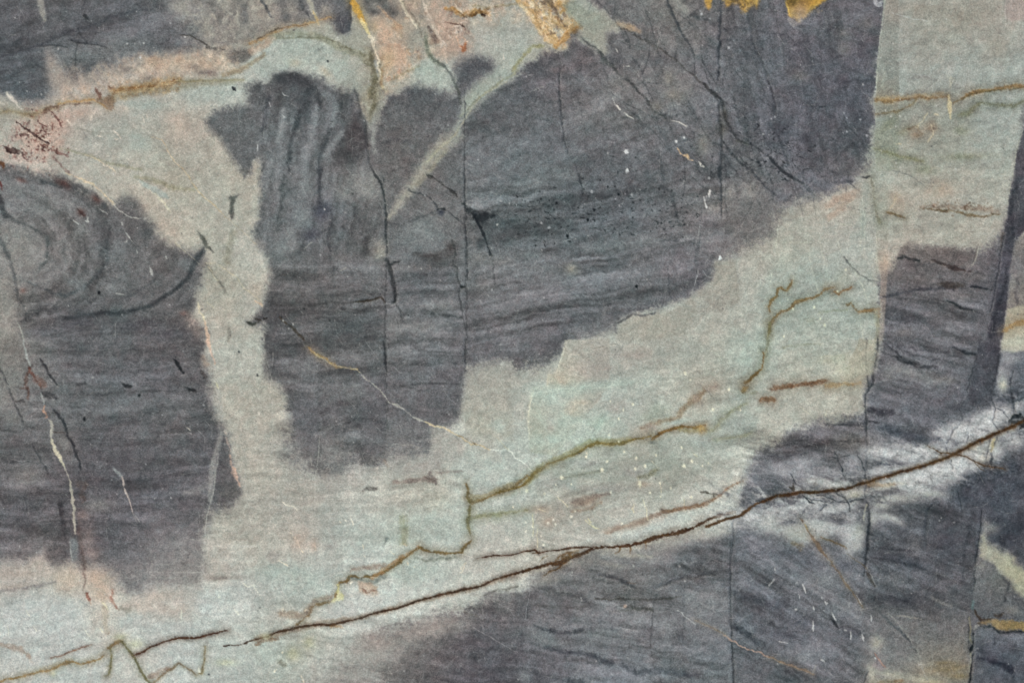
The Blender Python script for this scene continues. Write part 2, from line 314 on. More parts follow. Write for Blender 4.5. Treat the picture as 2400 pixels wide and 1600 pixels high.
F('grey_patch', '''945,560 975,520 1030,490 1130,485 1140,400 1180,375 1240,375 1280,345 1350,335 1430,350 1480,360 1530,395 1600,430 1640,420 1650,470 1670,520
1695,570 1710,600 1735,560 1740,500 1790,440 1880,405 1960,405 2040,425 2070,440 2090,420 2080,330 2110,290 2200,260 2270,280 2290,320 2200,420 2130,500
2352,345 2420,290 2480,255 2530,240 2600,225 2622,165 2702,205 2752,250 2790,252 2774,180 2782,150 2872,130 2832,100 2752,40 2692,-20 2692,-600
4062,-600 4058,0 4052,60 4042,200 4032,350 4022,450 4017,560 4005,650 3972,720 3972,790 3912,850 3832,860 3772,900 3692,920 3612,930 3572,1000
3552,1080 3452,1120 3402,1170 3302,1200 3282,1250 3272,1290 3222,1340 3152,1370 3072,1400 3002,1420 2912,1440 2862,1470 2842,1490 2832,1520
2822,1500 2782,1530 2652,1550 2592,1568 2587,1600 2580,1640 2502,1668 2352,1680 2140,1690 2140,1768 2120,1908 2100,1948 1980,1968 1975,2068
1900,2098 1780,2108 1770,2128 1600,2138 1560,2168 1460,2168 1400,2138 1320,2088 1340,2018 1340,1948 1310,1868 1300,1808 1280,1768 1230,1738 1220,1668
1215,1568 1210,1500 1150,1490 1190,1440 1200,1400 1230,1330 1240,1240 1235,1190 1190,1140 1160,1060 1185,1000 1190,900 1200,790 1180,720 1165,740
1150,800 1120,810 1090,750 1050,700 1010,640 970,600''',
'''1050,560,6d6e6f 1150,600,66696b 1300,400,57595b 1400,450,5e5f62 1500,480,706f6f 1600,520,74767a 1380,560,52565b 1300,600,666b6c 1200,720,686b6c
1450,700,6a6e70 1300,900,696b6d 1400,950,727577 1240,850,696969 1650,680,4f4c4e 1580,620,63656a 1560,900,6b6e71 1680,870,7f7e7b 1500,1000,5b5e66
1400,1080,6a6e70 1300,1150,777b7b 1220,1000,5e6264 1600,1100,626667 1700,1000,6c6868 1300,1300,676465 1500,1250,686565 1600,1300,6a6768 1400,1400,615f60
1300,1500,5f5d60 1650,1450,5a5d5f 1500,1500,636465 1900,520,5f5f62 2000,500,5d5e61 1850,650,68625f 1800,750,686463 1950,620,6c6e6f 1850,560,696667
2150,330,656267 2200,290,636267 2150,430,74787a 2000,830,6c6a69 2000,950,716d6d 1950,1080,737878 1850,1150,6a6c6d 2080,1000,6f6e6e 2050,1250,5e5d5f
1900,1250,63656a 1950,1350,5e6367 2000,1450,6b6e70 1850,1420,6e6b6c 2250,500,5d6063 2300,450,5c5e61 2200,700,686c6f 2300,800,6a7073 2200,900,6b7072
2300,960,595c60 2300,1060,54595c 2200,1180,6a7072 2350,1250,6e7274 2250,1300,706e70 2300,1450,686769 2200,1550,636266
2500,400,666266 2450,350,656165 2700,300,605d61 2750,150,706a6d 2550,600,63666a 2700,500,6e6c6c 2850,430,757372 2600,700,67696d 2500,780,6a7274
2450,850,697173 2600,880,55575b 2700,900,52565b 2850,850,55565b 2600,960,4e5256 2800,980,53575b 2500,1040,4c5154 2750,1080,5b6165 2600,1150,656b6e
2900,1150,696a6d 2500,1250,6e6c6e 2700,1250,6b6e71 2800,1330,64696c 3000,1250,6a686b 3150,1200,6e6b6e 2500,1400,686568 2700,1420,64666a 2900,1380,66686b
2450,1530,605f63 2600,1550,5e5e62 3200,1270,62636a 3250,1000,6d696a 3350,1050,706d6c 3450,1080,7b7774 3300,800,6a6b70 3350,930,74726f
3100,700,67686c 3100,500,6d6e70 2950,300,726f6e 3050,200,6c696b 2900,100,6b6c6c 3100,80,77746d 3200,100,605c5f 3250,300,646469 3400,350,666a6e
3450,250,5e5f65 3500,500,5d5f66 3600,600,54555d 3700,450,52535b 3800,300,57575f 3900,150,5a585d 3950,50,605e63 3700,150,615f64 3900,450,54555d
3850,600,55555c 3700,700,53545c 3600,780,5c5d63 3800,800,74747a 3900,790,716c6d 3700,870,6a6a70 3550,900,777672 3450,850,737375 3950,600,5c5e65''',
13, 10, 10, 'large dark grey patch in the middle')
D2 = len(PARTS) - 1
Q(1200, 800)
F('grey_patch', '''1690,-298 1740,-330 1770,-380 1790,-420 1850,-430 2000,-425 2120,-425 2170,-420 2220,-470 2260,-520 2290,-650 2320,-850 2340,-960 2360,-1080 2800,-1080
2800,-600 2360,-560 2310,-430 2295,-320 2280,-180 2270,-80 2255,0 2245,40 2300,45 2360,30 2800,30 2800,2200 -900,2200 -870,1600 -800,1450 -700,1380
-600,1300 -450,1280 -200,1225 -130,1190 60,1130 80,1060 160,1040 260,1010 350,960 470,960 600,940 720,910 850,890 1000,870 1020,780 1050,690
1060,640 1090,560 1130,500 1240,460 1260,410 1320,390 1500,370 1610,320 1620,250 1620,180 1680,100 1690,0''',
'''1750,-300,7a7475 1900,-350,77706f 2100,-350,857b78 1900,-250,6e6b6f 2100,-250,6f6c70 1800,-100,65656c 2000,-100,676668 2150,0,656469 2200,-200,6b6a70
2260,-300,5c5c65 1850,50,66656a 1750,100,77777a 1900,150,747478 2050,150,75767a 1750,250,6b6c70 2000,280,6d6d72 1700,350,5c5d66 1900,350,696a72
2100,250,5e606a 1400,430,66636a 1300,480,6a6668 1200,520,6f6e72 1500,500,706d6e 1150,600,757a80 1400,580,85868a 1550,420,68666a 1550,560,8a8a8b
2300,150,6a7078 2300,330,70757a 1750,400,74797f 1700,480,8e9496 0,1220,807b79 200,1100,6a6a6a 400,1050,757676 300,1200,5f5f60 550,1150,60605f
600,1020,6f6f6f 800,1080,626265 900,1000,6f6f72 900,1200,75777a 150,1300,757879 400,1300,6e6e72 700,1300,707073 100,1450,707277 300,1450,6a6d72
500,1530,61656b 700,1450,6c6e71 900,1400,6d6f73 950,1550,656a6d 1100,950,73757b 1200,1050,6a6d72 1100,1200,5f636a 1300,1250,64656b 1100,1350,60646b
1250,1500,66676c 1450,1150,707274 1500,1350,616369 1500,1480,66666b 1300,1000,696d73 1450,1000,6c7075 1550,1050,6a7077 1750,750,7f8489 1800,900,66686e
2000,850,5c5d64 1750,1050,606268 1900,1150,606066 1800,1300,707274 1750,1450,7d7e7c 2000,1350,6a6a6f 2000,1450,8b887c 1900,1540,938f83 2100,1100,64636a
2050,1250,6f6e72 2250,800,555962 2300,900,5a5a62 2200,1150,6b6c6c 2150,1250,65676a 2200,1400,575c66 2300,1500,52575f 2250,1340,74767c 2330,1400,60626a
-300,1400,757071 -150,1350,666268 -400,1500,6f6c6d -200,1530,605e66 -500,1400,837d7a -650,1500,8e8b87''',
14, 10, 10, 'large dark grey patch below the main brown vein')
D5 = len(PARTS) - 1
Q(0, 0)
split(D2, 'grey_patch', '1640,300 1695,570 1720,700 1755,830 1775,900 1782,1200 1768,1400 1766,1700 1775,2200 800,2200 800,300', 'dark grey arched fold left of the upright fault')
split(D2, 'grey_patch', '1600,200 2130,200 2125,600 2138,960 2146,1200 2140,1600 2140,2200 1770,2200 1766,1700', 'dark grey block between two upright faults')
Q(1200, 800)
split(D5, 'grey_patch', '1640,-700 2280,-700 2270,-400 2225,-300 2200,-100 2145,60 2100,200 2080,260 2000,400 1640,420 1610,300', 'dark grey block under the pale right panel')
split(D5, 'grey_patch', '2280,-1200 2900,-1200 2900,250 2090,300 2100,200 2145,60 2200,-100 2225,-300', 'dark upright strip at the right edge')
split(D5, 'grey_patch', '1640,380 2160,400 2160,720 2120,1150 2095,2300 1640,2300', 'dark grey block cut by upright faults at the lower right')
split(D5, 'grey_patch', '2160,330 2900,200 2900,2300 2095,2300 2120,1150', 'blue grey block in the lower right corner')
split(D5, 'grey_patch', '1010,300 1640,380 1640,2300 1020,2300 1000,1200', 'grey block with slanting streaks left of the long fault')
# ---- contacts that grade over some centimetres
Q(0, 0)
SMEAR('-200,460,30 90,470,30 200,470,30 245,420,30 240,340,30 360,370,30 560,300,40 790,250,40 1060,225,30', 14)
SMEAR('520,940,20 690,1000,30 800,1120,30 930,1145,20', 9)
SMEAR('960,560,14 1010,640,20 1090,750,20 1150,800,14', 8)
SMEAR('1180,380,10 1350,335,14 1530,395,20 1640,430,20', 7)
SMEAR('1180,720,10 1190,900,14 1170,1050,14 1235,1190,20 1240,1300,20 1200,1400,20', 8)
SMEAR('1740,500,20 1790,440,20 1960,405,20 2090,440,20', 9)
SMEAR('2080,420,60 2080,320,60 2200,260,60 2290,320,60 2200,420,50', 13)
SMEAR('910,1290,30 880,1400,30 880,1480,30 945,1560,20', 10)
Q(0, 800)
SMEAR('-200,1010,60 100,1000,60 220,1000,60 400,1040,50', 16)
SMEAR('400,1040,60 500,1060,80 580,1100,110 700,1080,130 800,1030,140 930,1020,90', 34)
SMEAR('950,20,20 975,250,20 1010,350,20', 7)
SMEAR('930,900,40 960,760,80 1050,740,80 1110,670,40', 20)
SMEAR('1220,40,30 1230,170,40 1300,250,40 1340,400,40', 12)
SMEAR('1340,430,90 1340,520,130 1460,560,150 1600,530,150 1780,500,130', 36)
SMEAR('1780,500,90 1980,430,90 2090,390,80 2120,300,30', 24)
SMEAR('2140,120,70 2352,110,90 2450,100,90 2560,70,60', 24)
SMEAR('1480,1600,160 1650,1420,150 1900,1310,120 2200,1220,70 2400,1130,50', 36)
Q(1200, 0)
SMEAR('930,1230,30 1000,1180,60 1150,1110,80 1210,1000,90', 22)
SMEAR('1210,1000,80 1260,930,80 1420,900,80 1560,840,70 1640,740,50', 22)
SMEAR('240,1568,20 480,1500,8 700,1410,10 870,1340,14', 4)
SMEAR('1700,1260,30 1770,1200,40 1850,1140,60 2000,1140,60 2230,1110,50', 15)
Q(1200, 800)
SMEAR('1620,280,30 1610,330,50 1320,390,70 1240,450,70 1120,520,60 1070,620,40', 18)
SMEAR('60,1100,50 200,1020,50 470,960,50 850,890,60 1000,860,50', 20)
SMEAR('1030,780,60 1050,690,50 1080,600,40', 12)
C += (fbm(X / 60, Y / 55, 3, 75) * 1.6)[..., None] * np.array([.9, .1, -.3], np.float32)
C *= (1 + .05 * fbm(X / 26, Y / 22, 3, 85))[..., None]

def spread(free):
    """hand free cells to the nearest taken neighbour"""
    while free.any():
        for ax, st in ((0, 1), (0, -1), (1, 1), (1, -1)):
            g = np.roll(ID, st, ax); ok = free & ~np.roll(free, st, ax)
            if ax == 0: ok[0 if st == 1 else -1] = False
            else: ok[:, 0 if st == 1 else -1] = False
            ID[ok] = g[ok]; free = free & ~ok
spread(ID == 0)
# ---- bedding
MM()
L('640,600 905,600 905,1080 640,1080', -2, 150, 13, .22, 101)
L('905,600 1090,600 1090,1000 905,1000', -1, 120, 12, .22, 121)
L('1090,420 1700,420 1700,640 1090,860', -9, 190, 14, .26, 102)
L('1090,140 1450,140 1700,420 1090,420', -24, 150, 20, .15, 122)
L('60,720 480,700 560,1280 60,1300', -1, 170, 14, .19, 103)
L('-100,900 90,900 170,1300 -100,1300', 3, 90, 14, .2, 123)
L('1240,1250 1720,1250 1720,1800 1100,1800', 9, 120, 14, .24, 104)
L('1720,1220 2035,1220 2035,1800 1720,1800', 31, 120, 15, .24, 105)
L('2060,620 2330,620 2260,900 2020,960', 13, 100, 11, .24, 106)
L('2030,950 2300,1000 2260,1800 2030,1800', 24, 100, 15, .22, 107)
L('600,200 860,200 900,600 620,600', 98, 110, 16, .2, 108)
L('700,1400 1250,1360 1300,1800 500,1800', 5, 150, 12, .16, 109)
L('1720,1000 2020,960 2020,1140 1720,1180', 7, 90, 11, .22, 110)
L('1250,900 1780,820 1780,1160 1250,1260', -13, 170, 10, .10, 111, 30., .7)
L('1090,860 1700,640 1800,800 1250,1000', -7, 150, 12, .05, 116)
L('480,1050 1090,1000 1090,1350 300,1560', -2, 180, 10, .075, 112, 30., .6)
L('-100,1320 700,1400 480,1700 -100,1700', -10, 150, 12, .05, 117)
L('2060,-200 2420,-200 2380,560 2060,560', -3, 170, 11, .06, 113, 10.)
L('1790,640 2030,640 2030,900 1790,900', -12, 120, 10, .08, 118)
L('1230,120 1700,60 1700,420 1500,420', 62, 90, 16, .12, 114)
L('1700,-50 2060,-50 2040,400 1700,440', 78, 90, 16, .15, 115)
L('-100,-100 700,-100 640,120 -100,240', -16, 130, 15, .17, 119)
Q(0, 0)
RINGS(100, 1125, 210, 180, 15, 3.4, .14, .08, 3.1, 141)
RINGS(620, 1050, 330, 330, 30, 5., .10, .2, 1.3, 142)
# blocks offset along the joints
MM()
TONE('1090,860 1325,800 1310,850 1235,905 1215,960 1215,1130 1090,1180', .965, 3)
TONE('470,1160 505,1170 590,1300 590,1500 470,1500', 1.03, 2)
TONE('735,1080 800,1090 800,1350 735,1360', .97, 2); TONE('815,1090 905,1080 915,1240 820,1250', 1.03, 2)
TONE('905,1060 1000,1050 1000,1120 1020,1120 1020,1135 1090,1125 1090,1190 905,1210', .975, 2); TONE('1025,1125 1088,1118 1088,1180 1025,1190', 1.045, 2)
TONE('600,1330 720,1310 720,1450 600,1480', .98, 2); TONE('720,1290 930,1240 930,1330 720,1400', 1.02, 2)
TONE('905,560 1090,560 1090,1010 905,1075', 1.05, 2); TONE('905,850 1085,850 1085,1000 905,1050', .95, 3)
TONE('745,870 905,870 905,1090 745,1110', .95, 3); TONE('640,800 750,800 745,1020 700,1040', 1.03, 3)
TONE('805,990 845,1000 845,1110 805,1110', 1.10, 3); TONE('845,1020 905,1010 905,1080 845,1090', .94, 3)
TONE('1690,590 1760,540 1860,500 1860,640 1700,660', 1.02, 3); TONE('1800,640 1925,560 1925,700 1800,780', .985, 2)
TONE('1235,1360 1530,1370 1530,1800 1235,1800', 1.04, 3); TONE('1610,1380 1715,1400 1715,1500 1610,1500', 1.10, 3)
TONE('1715,1380 1850,1400 1900,1800 1715,1800', .94, 3); TONE('1100,1390 1225,1370 1225,1800 1100,1800', .95, 3)
TONE('1215,1260 1240,1250 1240,1640 1215,1640', 1.06, 2); TONE('2035,1180 2170,1180 2170,1440 2035,1440', .97, 3)
TONE('2170,1180 2290,1180 2270,1800 2170,1800', .93, 3); TONE('1780,1020 2030,990 2030,1130 1780,1170', .97, 3)
TONE('1700,0 1790,0 1790,420 1700,440', .94, 4); TONE('1870,60 2060,60 2040,400 1900,440', .93, 4)

MM()
MOT('130,165 260,140 400,115 545,112 560,165 400,195 230,225 140,240', [('c9b3a0', .12), ('9a8d86', .3), ('d6c3ae', .34), ('b08c72', .42)], 14, .55, 201, 14., .3)
MOT('60,250 170,240 150,330 120,400 0,390 0,340', [('c7a79c', -.05), ('d6c2b8', .25), ('7a4a44', .34), ('4e2c2a', .46)], 9, .42, 211, 26., .2)
MOT('430,-60 700,-60 690,60 520,100 450,90', [('a8a096', .1), ('6a6866', .22), ('c0b8aa', .36)], 15, .6, 221, 30., .25)
MOT('260,205 420,180 420,215 262,235', [('b58f62', .05), ('8c6644', .3), ('d6bf98', .36)], 7, .6, 231, 8., .25)
MM()
MOT('850,-60 890,-60 905,170 930,190 1000,150 1080,140 1110,60 1330,40 1330,-60', [('c2a792', .0), ('9c938a', .22), ('d8c6ae', .30), ('b08468', .40), ('8a7468', .45)], 18, .5, 241, 30., .3)
MOT('890,60 935,60 985,140 960,180 900,220 885,150', [('d2baa2', .08), ('b48a72', .25), ('a68058', .42)], 12, .55, 251, 14., .25)
MOT('1010,0 1090,20 1110,90 1085,130 1040,110', [('bb9c8c', .0), ('c9b0a4', .25), ('7b6258', .38)], 10, .5, 261, 14., .25)
MOT('860,100 900,130 895,230 870,280 850,230 870,180', [('7d7762', .0), ('a09a86', .25), ('625c4a', .34)], 9, .55, 271, 16., .25)
F('step_block', '690,930 745,930 745,1040 738,1062 700,1050 688,1010', '715,980,67666a 720,1050,767476', 7, 8, 3, 'stepped dark block at the foot of the middle patch', .7)
F('step_block', '745,900 805,900 805,1075 790,1095 750,1080', '775,950,6c6b6d 775,1060,83817f', 8, 8, 3, None, .6)
F('step_block', '845,880 905,880 905,1050 880,1068 848,1055', '875,950,646367 875,1040,737173', 7, 8, 3, None, .75)
F('step_block', '907,860 1000,860 1002,1030 960,1045 910,1040', '950,920,69686b 950,1030,7d7b7b', 8, 8, 3, None, .6)
F('step_block', '1003,860 1085,860 1078,960 1050,985 1005,990', '1040,900,646367 1040,970,757375', 9, 8, 3, None, .7)
F('step_block', '350,1180 470,1160 465,1290 440,1330 352,1330', '400,1200,69676b 410,1310,8d8a89', 12, 8, 4, None, .55)
F('step_block', '1330,770 1440,745 1440,775 1400,790 1330,800', '1380,770,757576', 7, 7, 3, None, .5)
# ---- top left
T(0, 0)
B('7c8080', .6, (900, 480, 350, 90, -8), (1350, 420, 200, 60, 0), (500, 560, 60, 120, -25))
B('9a958c', .7, (2050, 330, 130, 90, 20), (1900, 200, 70, 160, 0), (2250, 250, 90, 180, 5), (1620, 60, 90, 60, 0), (2080, 40, 90, 70, 0))
B('9c9990', .55, (1700, 60, 60, 110, 10), (2330, 60, 70, 80, 0))
B('565a5e', .6, (1500, 420, 180, 50, 10), (2250, 140, 40, 100, 0), (1480, 70, 90, 60, 20))
S(None, '9c9991', .75, 8, '360,-40,70 390,100,60 405,190,30', .3)
S(None, '505259', .75, 12, '-40,520,40 150,480,26 330,430,22 460,370,30 600,300,34 700,290,24 900,210,22 1000,170,30 1200,110,20 1350,90,14', .3)
S(None, '4c4e54', .7, 8, '-60,440,60 80,420,50 200,370,30', .4)
S('crack', '45474c', .8, 2.5, '340,430,9 480,415,14 620,440,8', .2)
S('crack', '3f4247', .8, 3, '650,370,14 720,400,16 820,410,14 900,412,12 1000,445,6', .3)
S(None, '44464b', .8, 4, '715,250,8 740,320,26 800,400,10', .3)
S(None, '4a4d51', .7, 3, '710,380,14 700,480,14 690,600,10', .3)
S('crack', '46423f', .85, 2, '1640,320,8 1760,335,12 1850,380,14 1900,415,8', .2)
S(None, '4b4d50', .6, 5, '560,160,30 620,220,40', .5)
S(None, '3a3c40', .8, 3, '775,140,26 790,170,26')
S(None, '4e4f55', .6, 5, '290,540,24 340,600,20 400,640,20', .4)
S(None, '55534f', .7, 4, '1890,440,20 2060,450,14', .3)
B('a3988f', .8, (470, 600, 50, 120, -15), (520, 740, 50, 90, 0), (700, 760, 200, 45, -8), (1100, 650, 120, 50, -10), (850, 700, 90, 40, 0))
B('c0a995', .8, (1450, 600, 130, 55, 10), (1650, 570, 160, 60, -5), (1900, 600, 130, 50, 0), (1380, 570, 80, 30, 30))
B('8b7f78', .6, (1350, 720, 60, 30, 0), (1800, 620, 60, 40, 0), (1180, 640, 60, 25, 0), (1950, 680, 60, 30, 0))
B('706a69', .6, (680, 670, 60, 40, 0), (1900, 660, 90, 25, -10))
S('rust_seam', '8d7a55', .6, 12, '0,1030,20 80,1020,20 200,1040,26 300,1065,44 390,1020,40 520,980,30', .3, 4, 'faint olive left end of the rust seam')
S(None, '5c4236', .9, 4, '400,1030,30 440,1000,40 480,990,30 540,970,24', .5, 5)
S('rust_seam', 'b88f5c', .85, 4, '540,955,20 640,935,24 760,935,24 860,920,18 920,950,16 980,1000,14', .35, 5, 'orange stretch of the rust seam')
S(None, '5e4737', .8, 4, '560,970,14 700,960,12 850,950,16', .7, 5)
F('rust_wedge', '900,890 940,895 1000,885 1035,860 1050,900 1045,1000 1010,1010 960,970 910,930', '960,940,86705a 1030,880,8a6d54', 6, 9, 5, 'dark brown wedge where the rust seam steps up', .8)
S(None, '7a5138', .8, 3, '990,800,8 1020,820,20 1045,790,10 1050,850,20 1030,900,16', .6, 6)
S(None, '6d4436', .8, 3, '870,790,10 890,840,26 920,890,30', .3)
S('rust_seam', 'a88961', .75, 9, '1050,840,50 1200,820,66 1330,800,70 1500,770,66 1640,745,40', .5, 4, 'mottled tan stretch of the rust seam')
S(None, '8a6038', .85, 4, '1060,840,20 1180,815,12 1320,800,20 1500,765,14 1600,745,26', .9, 6)
S(None, 'd0b892', .8, 2.5, '1060,850,8 1200,860,10 1330,830,10 1480,780,10 1650,745,12 1850,742,8', .4, 5)
S('rust_seam', '8f8763', .75, 5, '1640,745,14 1850,748,16 2050,742,14 2230,735,10', .2, 3, 'thin olive right end of the rust seam')
S(None, '8d8468', .5, 16, '1050,890,60 1250,860,60 1500,820,50 1900,770,30 2150,760,20', .4)
S(None, '8f7a5c', .55, 8, '2060,690,40 2200,650,40 2352,560,40 2420,510,40', .3)
B('c0a698', .75, (450, 1150, 130, 120, 40), (330, 1320, 160, 90, 30), (560, 1130, 110, 90, 0), (520, 1300, 60, 90, 0), (750, 1040, 140, 50, 0))
for q in range(150):
    a = rng.randn(2) * [95, 60]; t = rng.rand() * 420 - 150
    x_, y_ = 360 + a[0] + t * .35, 1290 + a[1] * 1.6 - t * .5
    S(None, ['4a2a26', '6e4038', '8a5a4c'][q % 3], .8, 1.6, '%f,%f,%f %f,%f,%f' % (x_, y_, 5 + 12 * rng.rand(), x_ + rng.randn() * 14, y_ + 8 + rng.randn() * 12, 4), .4, 2)
S('red_dendrite', '3e2624', .92, 2, '150,1115,6 220,1180,18 300,1225,24 380,1280,22 450,1320,14', .25, 4)
S('red_dendrite', '452a28', .92, 2.5, '10,1340,10 60,1370,34 130,1400,50 200,1410,40 260,1455,16', .45, 6)
S(None, '452a28', .9, 3, '200,1250,30 245,1240,40', .4, 5)
S('red_dendrite', '6a4039', .85, 2.5, '460,1020,10 530,1090,22 575,1175,8', .3, 5)
S(None, '5a3531', .85, 2, '370,1200,10 410,1215,16 390,1140,12 425,1165,10', .3, 4)
S(None, '6d453d', .8, 3, '440,1370,14 540,1400,22 620,1440,10', .5, 5)
S(None, '6d4a42', .6, 4, '480,1440,20 560,1520,16 640,1600,12', .6, 5)
S(None, '6a3d20', .9, 3, '-20,1490,40 25,1500,36 30,1540,16', .3)
S(None, '8c8a80', .6, 5, '700,1180,16 900,1225,14 1100,1230,10 1300,1245,8', .3)
S(None, '82805f', .4, 6, '560,1370,14 800,1420,16 1000,1500,20 1300,1560,30', .3)
S('white_vein', 'd3c1a4', .8, 1.6, '780,1420,4 880,1465,9 960,1500,12 1010,1530,10 1060,1580,5', .3, 3)
S('white_vein', 'd0b99a', .8, 1.6, '1380,1250,3 1490,1290,8 1540,1380,11 1600,1470,9 1680,1560,6', .2, 3)
B('c8b3a4', .55, (1650, 1150, 90, 120, 0), (1150, 1000, 90, 40, 0))
B('a3b0aa', .6, (1900, 860, 260, 70, -8), (1330, 960, 160, 50, 0), (1250, 1300, 120, 80, 30))
S('white_fleck', 'dcd2c6', .9, 2, '65,860,10 110,910,40 150,950,20 195,1000,14', .35, 4)
for t in ('840,1060,14 838,1095,20', '620,1110,16 650,1145,14', '1050,1200,10 1080,1230,20 1105,1270,8', '895,1250,10 945,1258,12', '1310,1080,10 1330,1120,8', '1350,1060,10 1365,1100,8', '960,1520,20 1000,1535,10', '1060,1275,18 1080,1278,12'):
    S('white_fleck', 'dccfc0', .85, 1.6, t, .2, 2)
S(None, 'cfc5ba', .75, 6, '60,1480,20 180,1490,50 300,1520,60 420,1530,50 480,1570,30', .55, 5)
K('white_fleck', 'd8d8d8', .8, '1170,405,22 1290,530,26 1565,215,18 1240,405,14 1320,400,16 1700,340,24 380,870,26 290,940,20 250,840,16', 1.5)
K(None, 'cfc8c0', .7, '680,1070,20 720,1100,16 780,1050,18 850,1360,18 890,1390,14 1660,830,14 2080,690,20 2260,760,22 2160,820,14')
S('black_speck', '2e3136', .9, 2, '2130,800,10 2150,820,30 2165,835,12')

# ---- arch and top middle
T(600, 0)
B('9f968c', .7, (100, 120, 120, 160, 0), (330, 100, 70, 60, 0), (640, 90, 60, 60, 0))
B('87817b', .55, (250, 200, 150, 60, -10), (60, 330, 60, 40, -20))
B('5e5f62', .6, (250, 30, 60, 60, 0), (420, 60, 30, 60, 0), (280, 160, 60, 50, 0))
S(None, '4c5056', .8, 5, '40,-20,30 90,70,16 140,160,8', .3)
S(None, '505256', .7, 6, '400,-20,40 440,80,30 500,180,14', .5)
S('pale_streak', 'bdb6a4', .85, 5, '480,-30,40 510,60,44 545,140,36 570,200,14', .4, 5)
S(None, 'c9b07e', .8, 3, '525,100,14 550,160,26 580,230,14', .4, 4)
S('dark_streak', '53545b', .92, 6, '870,-40,50 860,60,46 850,160,70 815,250,80 800,280,60', .15, 4, 'dark plug hanging from the top edge')
S(None, '46484e', .85, 4, '860,-30,20 860,100,20 865,200,20 850,290,14', .2)
B('5c5b61', .9, (780, 230, 70, 70, 0), (740, 180, 50, 40, 20))
S('rust_seam', 'ad8a5e', .85, 4, '-60,410,30 60,360,26 150,310,24 250,260,22 380,235,24 520,210,24 580,180,20 700,160,12', .45, 5, 'rust seam over the arched teal band')
S(None, '5a4a3b', .8, 2.5, '0,380,14 90,310,10 200,265,14 300,240,8 480,225,6', .5, 5)
S(None, 'b79882', .55, 12, '-40,470,70 60,430,70 150,350,50', .4)
S(None, '77775d', .8, 4, '180,360,8 320,345,12 450,350,14 600,345,12 750,390,10 900,460,8', .35, 4)
S(None, '8a8a72', .5, 10, '150,330,40 400,310,50 600,340,50 760,440,60 950,500,60 1060,580,40', .4)
S(None, '6e6a50', .65, 6, '770,420,12 900,470,20 1000,500,30 1060,520,30 1000,580,20 1060,620,24', .6, 6)
S(None, '66624b', .6, 9, '1060,500,30 1080,640,40 1090,760,50 1060,860,60 1100,920,50 1060,1020,40 1040,1120,24', .45, 6)
B('9dada7', .6, (350, 470, 150, 90, 10), (120, 600, 120, 60, -20), (780, 640, 80, 80, 0))
B('b5ab98', .7, (350, 580, 60, 40, 0), (640, 660, 60, 30, 40))
K('black_speck', '22262a', .95, '660,563,26 345,280,20', 1.5)
S('ochre_vein', 'c9983f', .95, 4, '870,-40,30 905,40,60 940,110,60 970,170,50 1000,220,24', .3, 4, 'bright orange stain at the top edge')
S('white_vein', 'e0cf9c', .95, 2, '960,170,20 1000,230,34 1020,300,36 1050,340,30', .2, 4)
S('white_vein', 'ddd2bd', .95, 2, '1040,330,24 1080,350,28 1080,440,22 1110,510,26 1140,560,22 1120,610,26 1150,680,24 1155,770,10', .2, 5, 'crooked white vein below the orange stain')
S(None, '9c7f5a', .7, 3, '1160,640,14 1150,760,30 1165,820,20', .3)
S(None, '8f959a', .6, 3, '1100,560,30 1120,700,14', .3)
B('c3a58f', .75, (1180, 330, 70, 90, 10), (1250, 480, 110, 110, 0), (1140, 200, 70, 60, 0), (1340, 520, 60, 70, 0))
B('bda27c', .45, (1220, 560, 50, 90, 0), (1300, 240, 40, 30, 0), (1090, 260, 30, 50, 0))
B('97948a', .6, (1420, 330, 70, 120, -10), (1500, 300, 60, 100, 0), (1560, 420, 50, 80, 0))
B('5a5a5a', .85, (1200, 60, 70, 60, 0), (1080, 110, 60, 30, 20), (1030, 30, 50, 50, 0), (1260, 120, 50, 50, 40), (1130, 0, 60, 30, 0))
B('908c86', .6, (1080, 50, 60, 30, 20), (1240, 40, 50, 40, 0))
S(None, 'b8967c', .8, 4, '1120,60,20 1200,140,20 1280,200,24 1310,250,40', .4, 5)
S('white_vein', 'd9cdb6', .9, 2.5, '1310,-20,14 1340,40,26 1375,110,28 1430,180,20 1480,260,14', .3, 5)
S(None, '75705f', .65, 4, '1340,20,14 1440,140,16 1490,220,16 1520,330,12', .5, 5)
S('white_vein', 'd8c9b8', .9, 3, '1530,-20,14 1550,60,34 1600,180,26 1640,270,24 1690,360,26 1740,470,22 1750,580,10', .35, 6)
S(None, '6b5f57', .7, 8, '1580,250,20 1630,330,50 1660,400,26', .4)
B('b49c8c', .7, (1650, 120, 80, 130, -20), (1800, 400, 90, 120, -20), (1700, 480, 60, 70, 0), (1420, 60, 60, 50, 0))
S(None, '4a2f24', .85, 2.5, '1890,230,14 1905,240,14 1740,200,6 1760,210,6', .2)
S('ochre_crust', 'b58548', .85, 4, '1730,80,20 1800,90,40 1880,120,50 1950,140,60 2020,110,40 2150,120,40', .55, 6, 'broken ochre crust near the top edge')
S(None, '74542f', .85, 3, '1860,120,20 1940,160,26 2060,90,26 2080,150,40 2150,70,20', .6, 6)
S(None, '8b7a52', .7, 5, '2000,60,12 2150,70,14 2300,50,14 2420,40,10', .5, 5)
S(None, '3b2a20', .9, 2, '2075,135,20 2095,145,20')
S('white_fleck', 'd9c8b4', .85, 2, '1820,40,8 1850,80,16 1900,120,10', .3)
S(None, 'c9a88f', .85, 2.5, '1840,330,10 1870,420,14 1900,470,10 1930,380,12 1900,340,10', .3)
S(None, 'a85f35', .8, 4, '1890,430,20 1905,460,34 1920,400,16', .3)
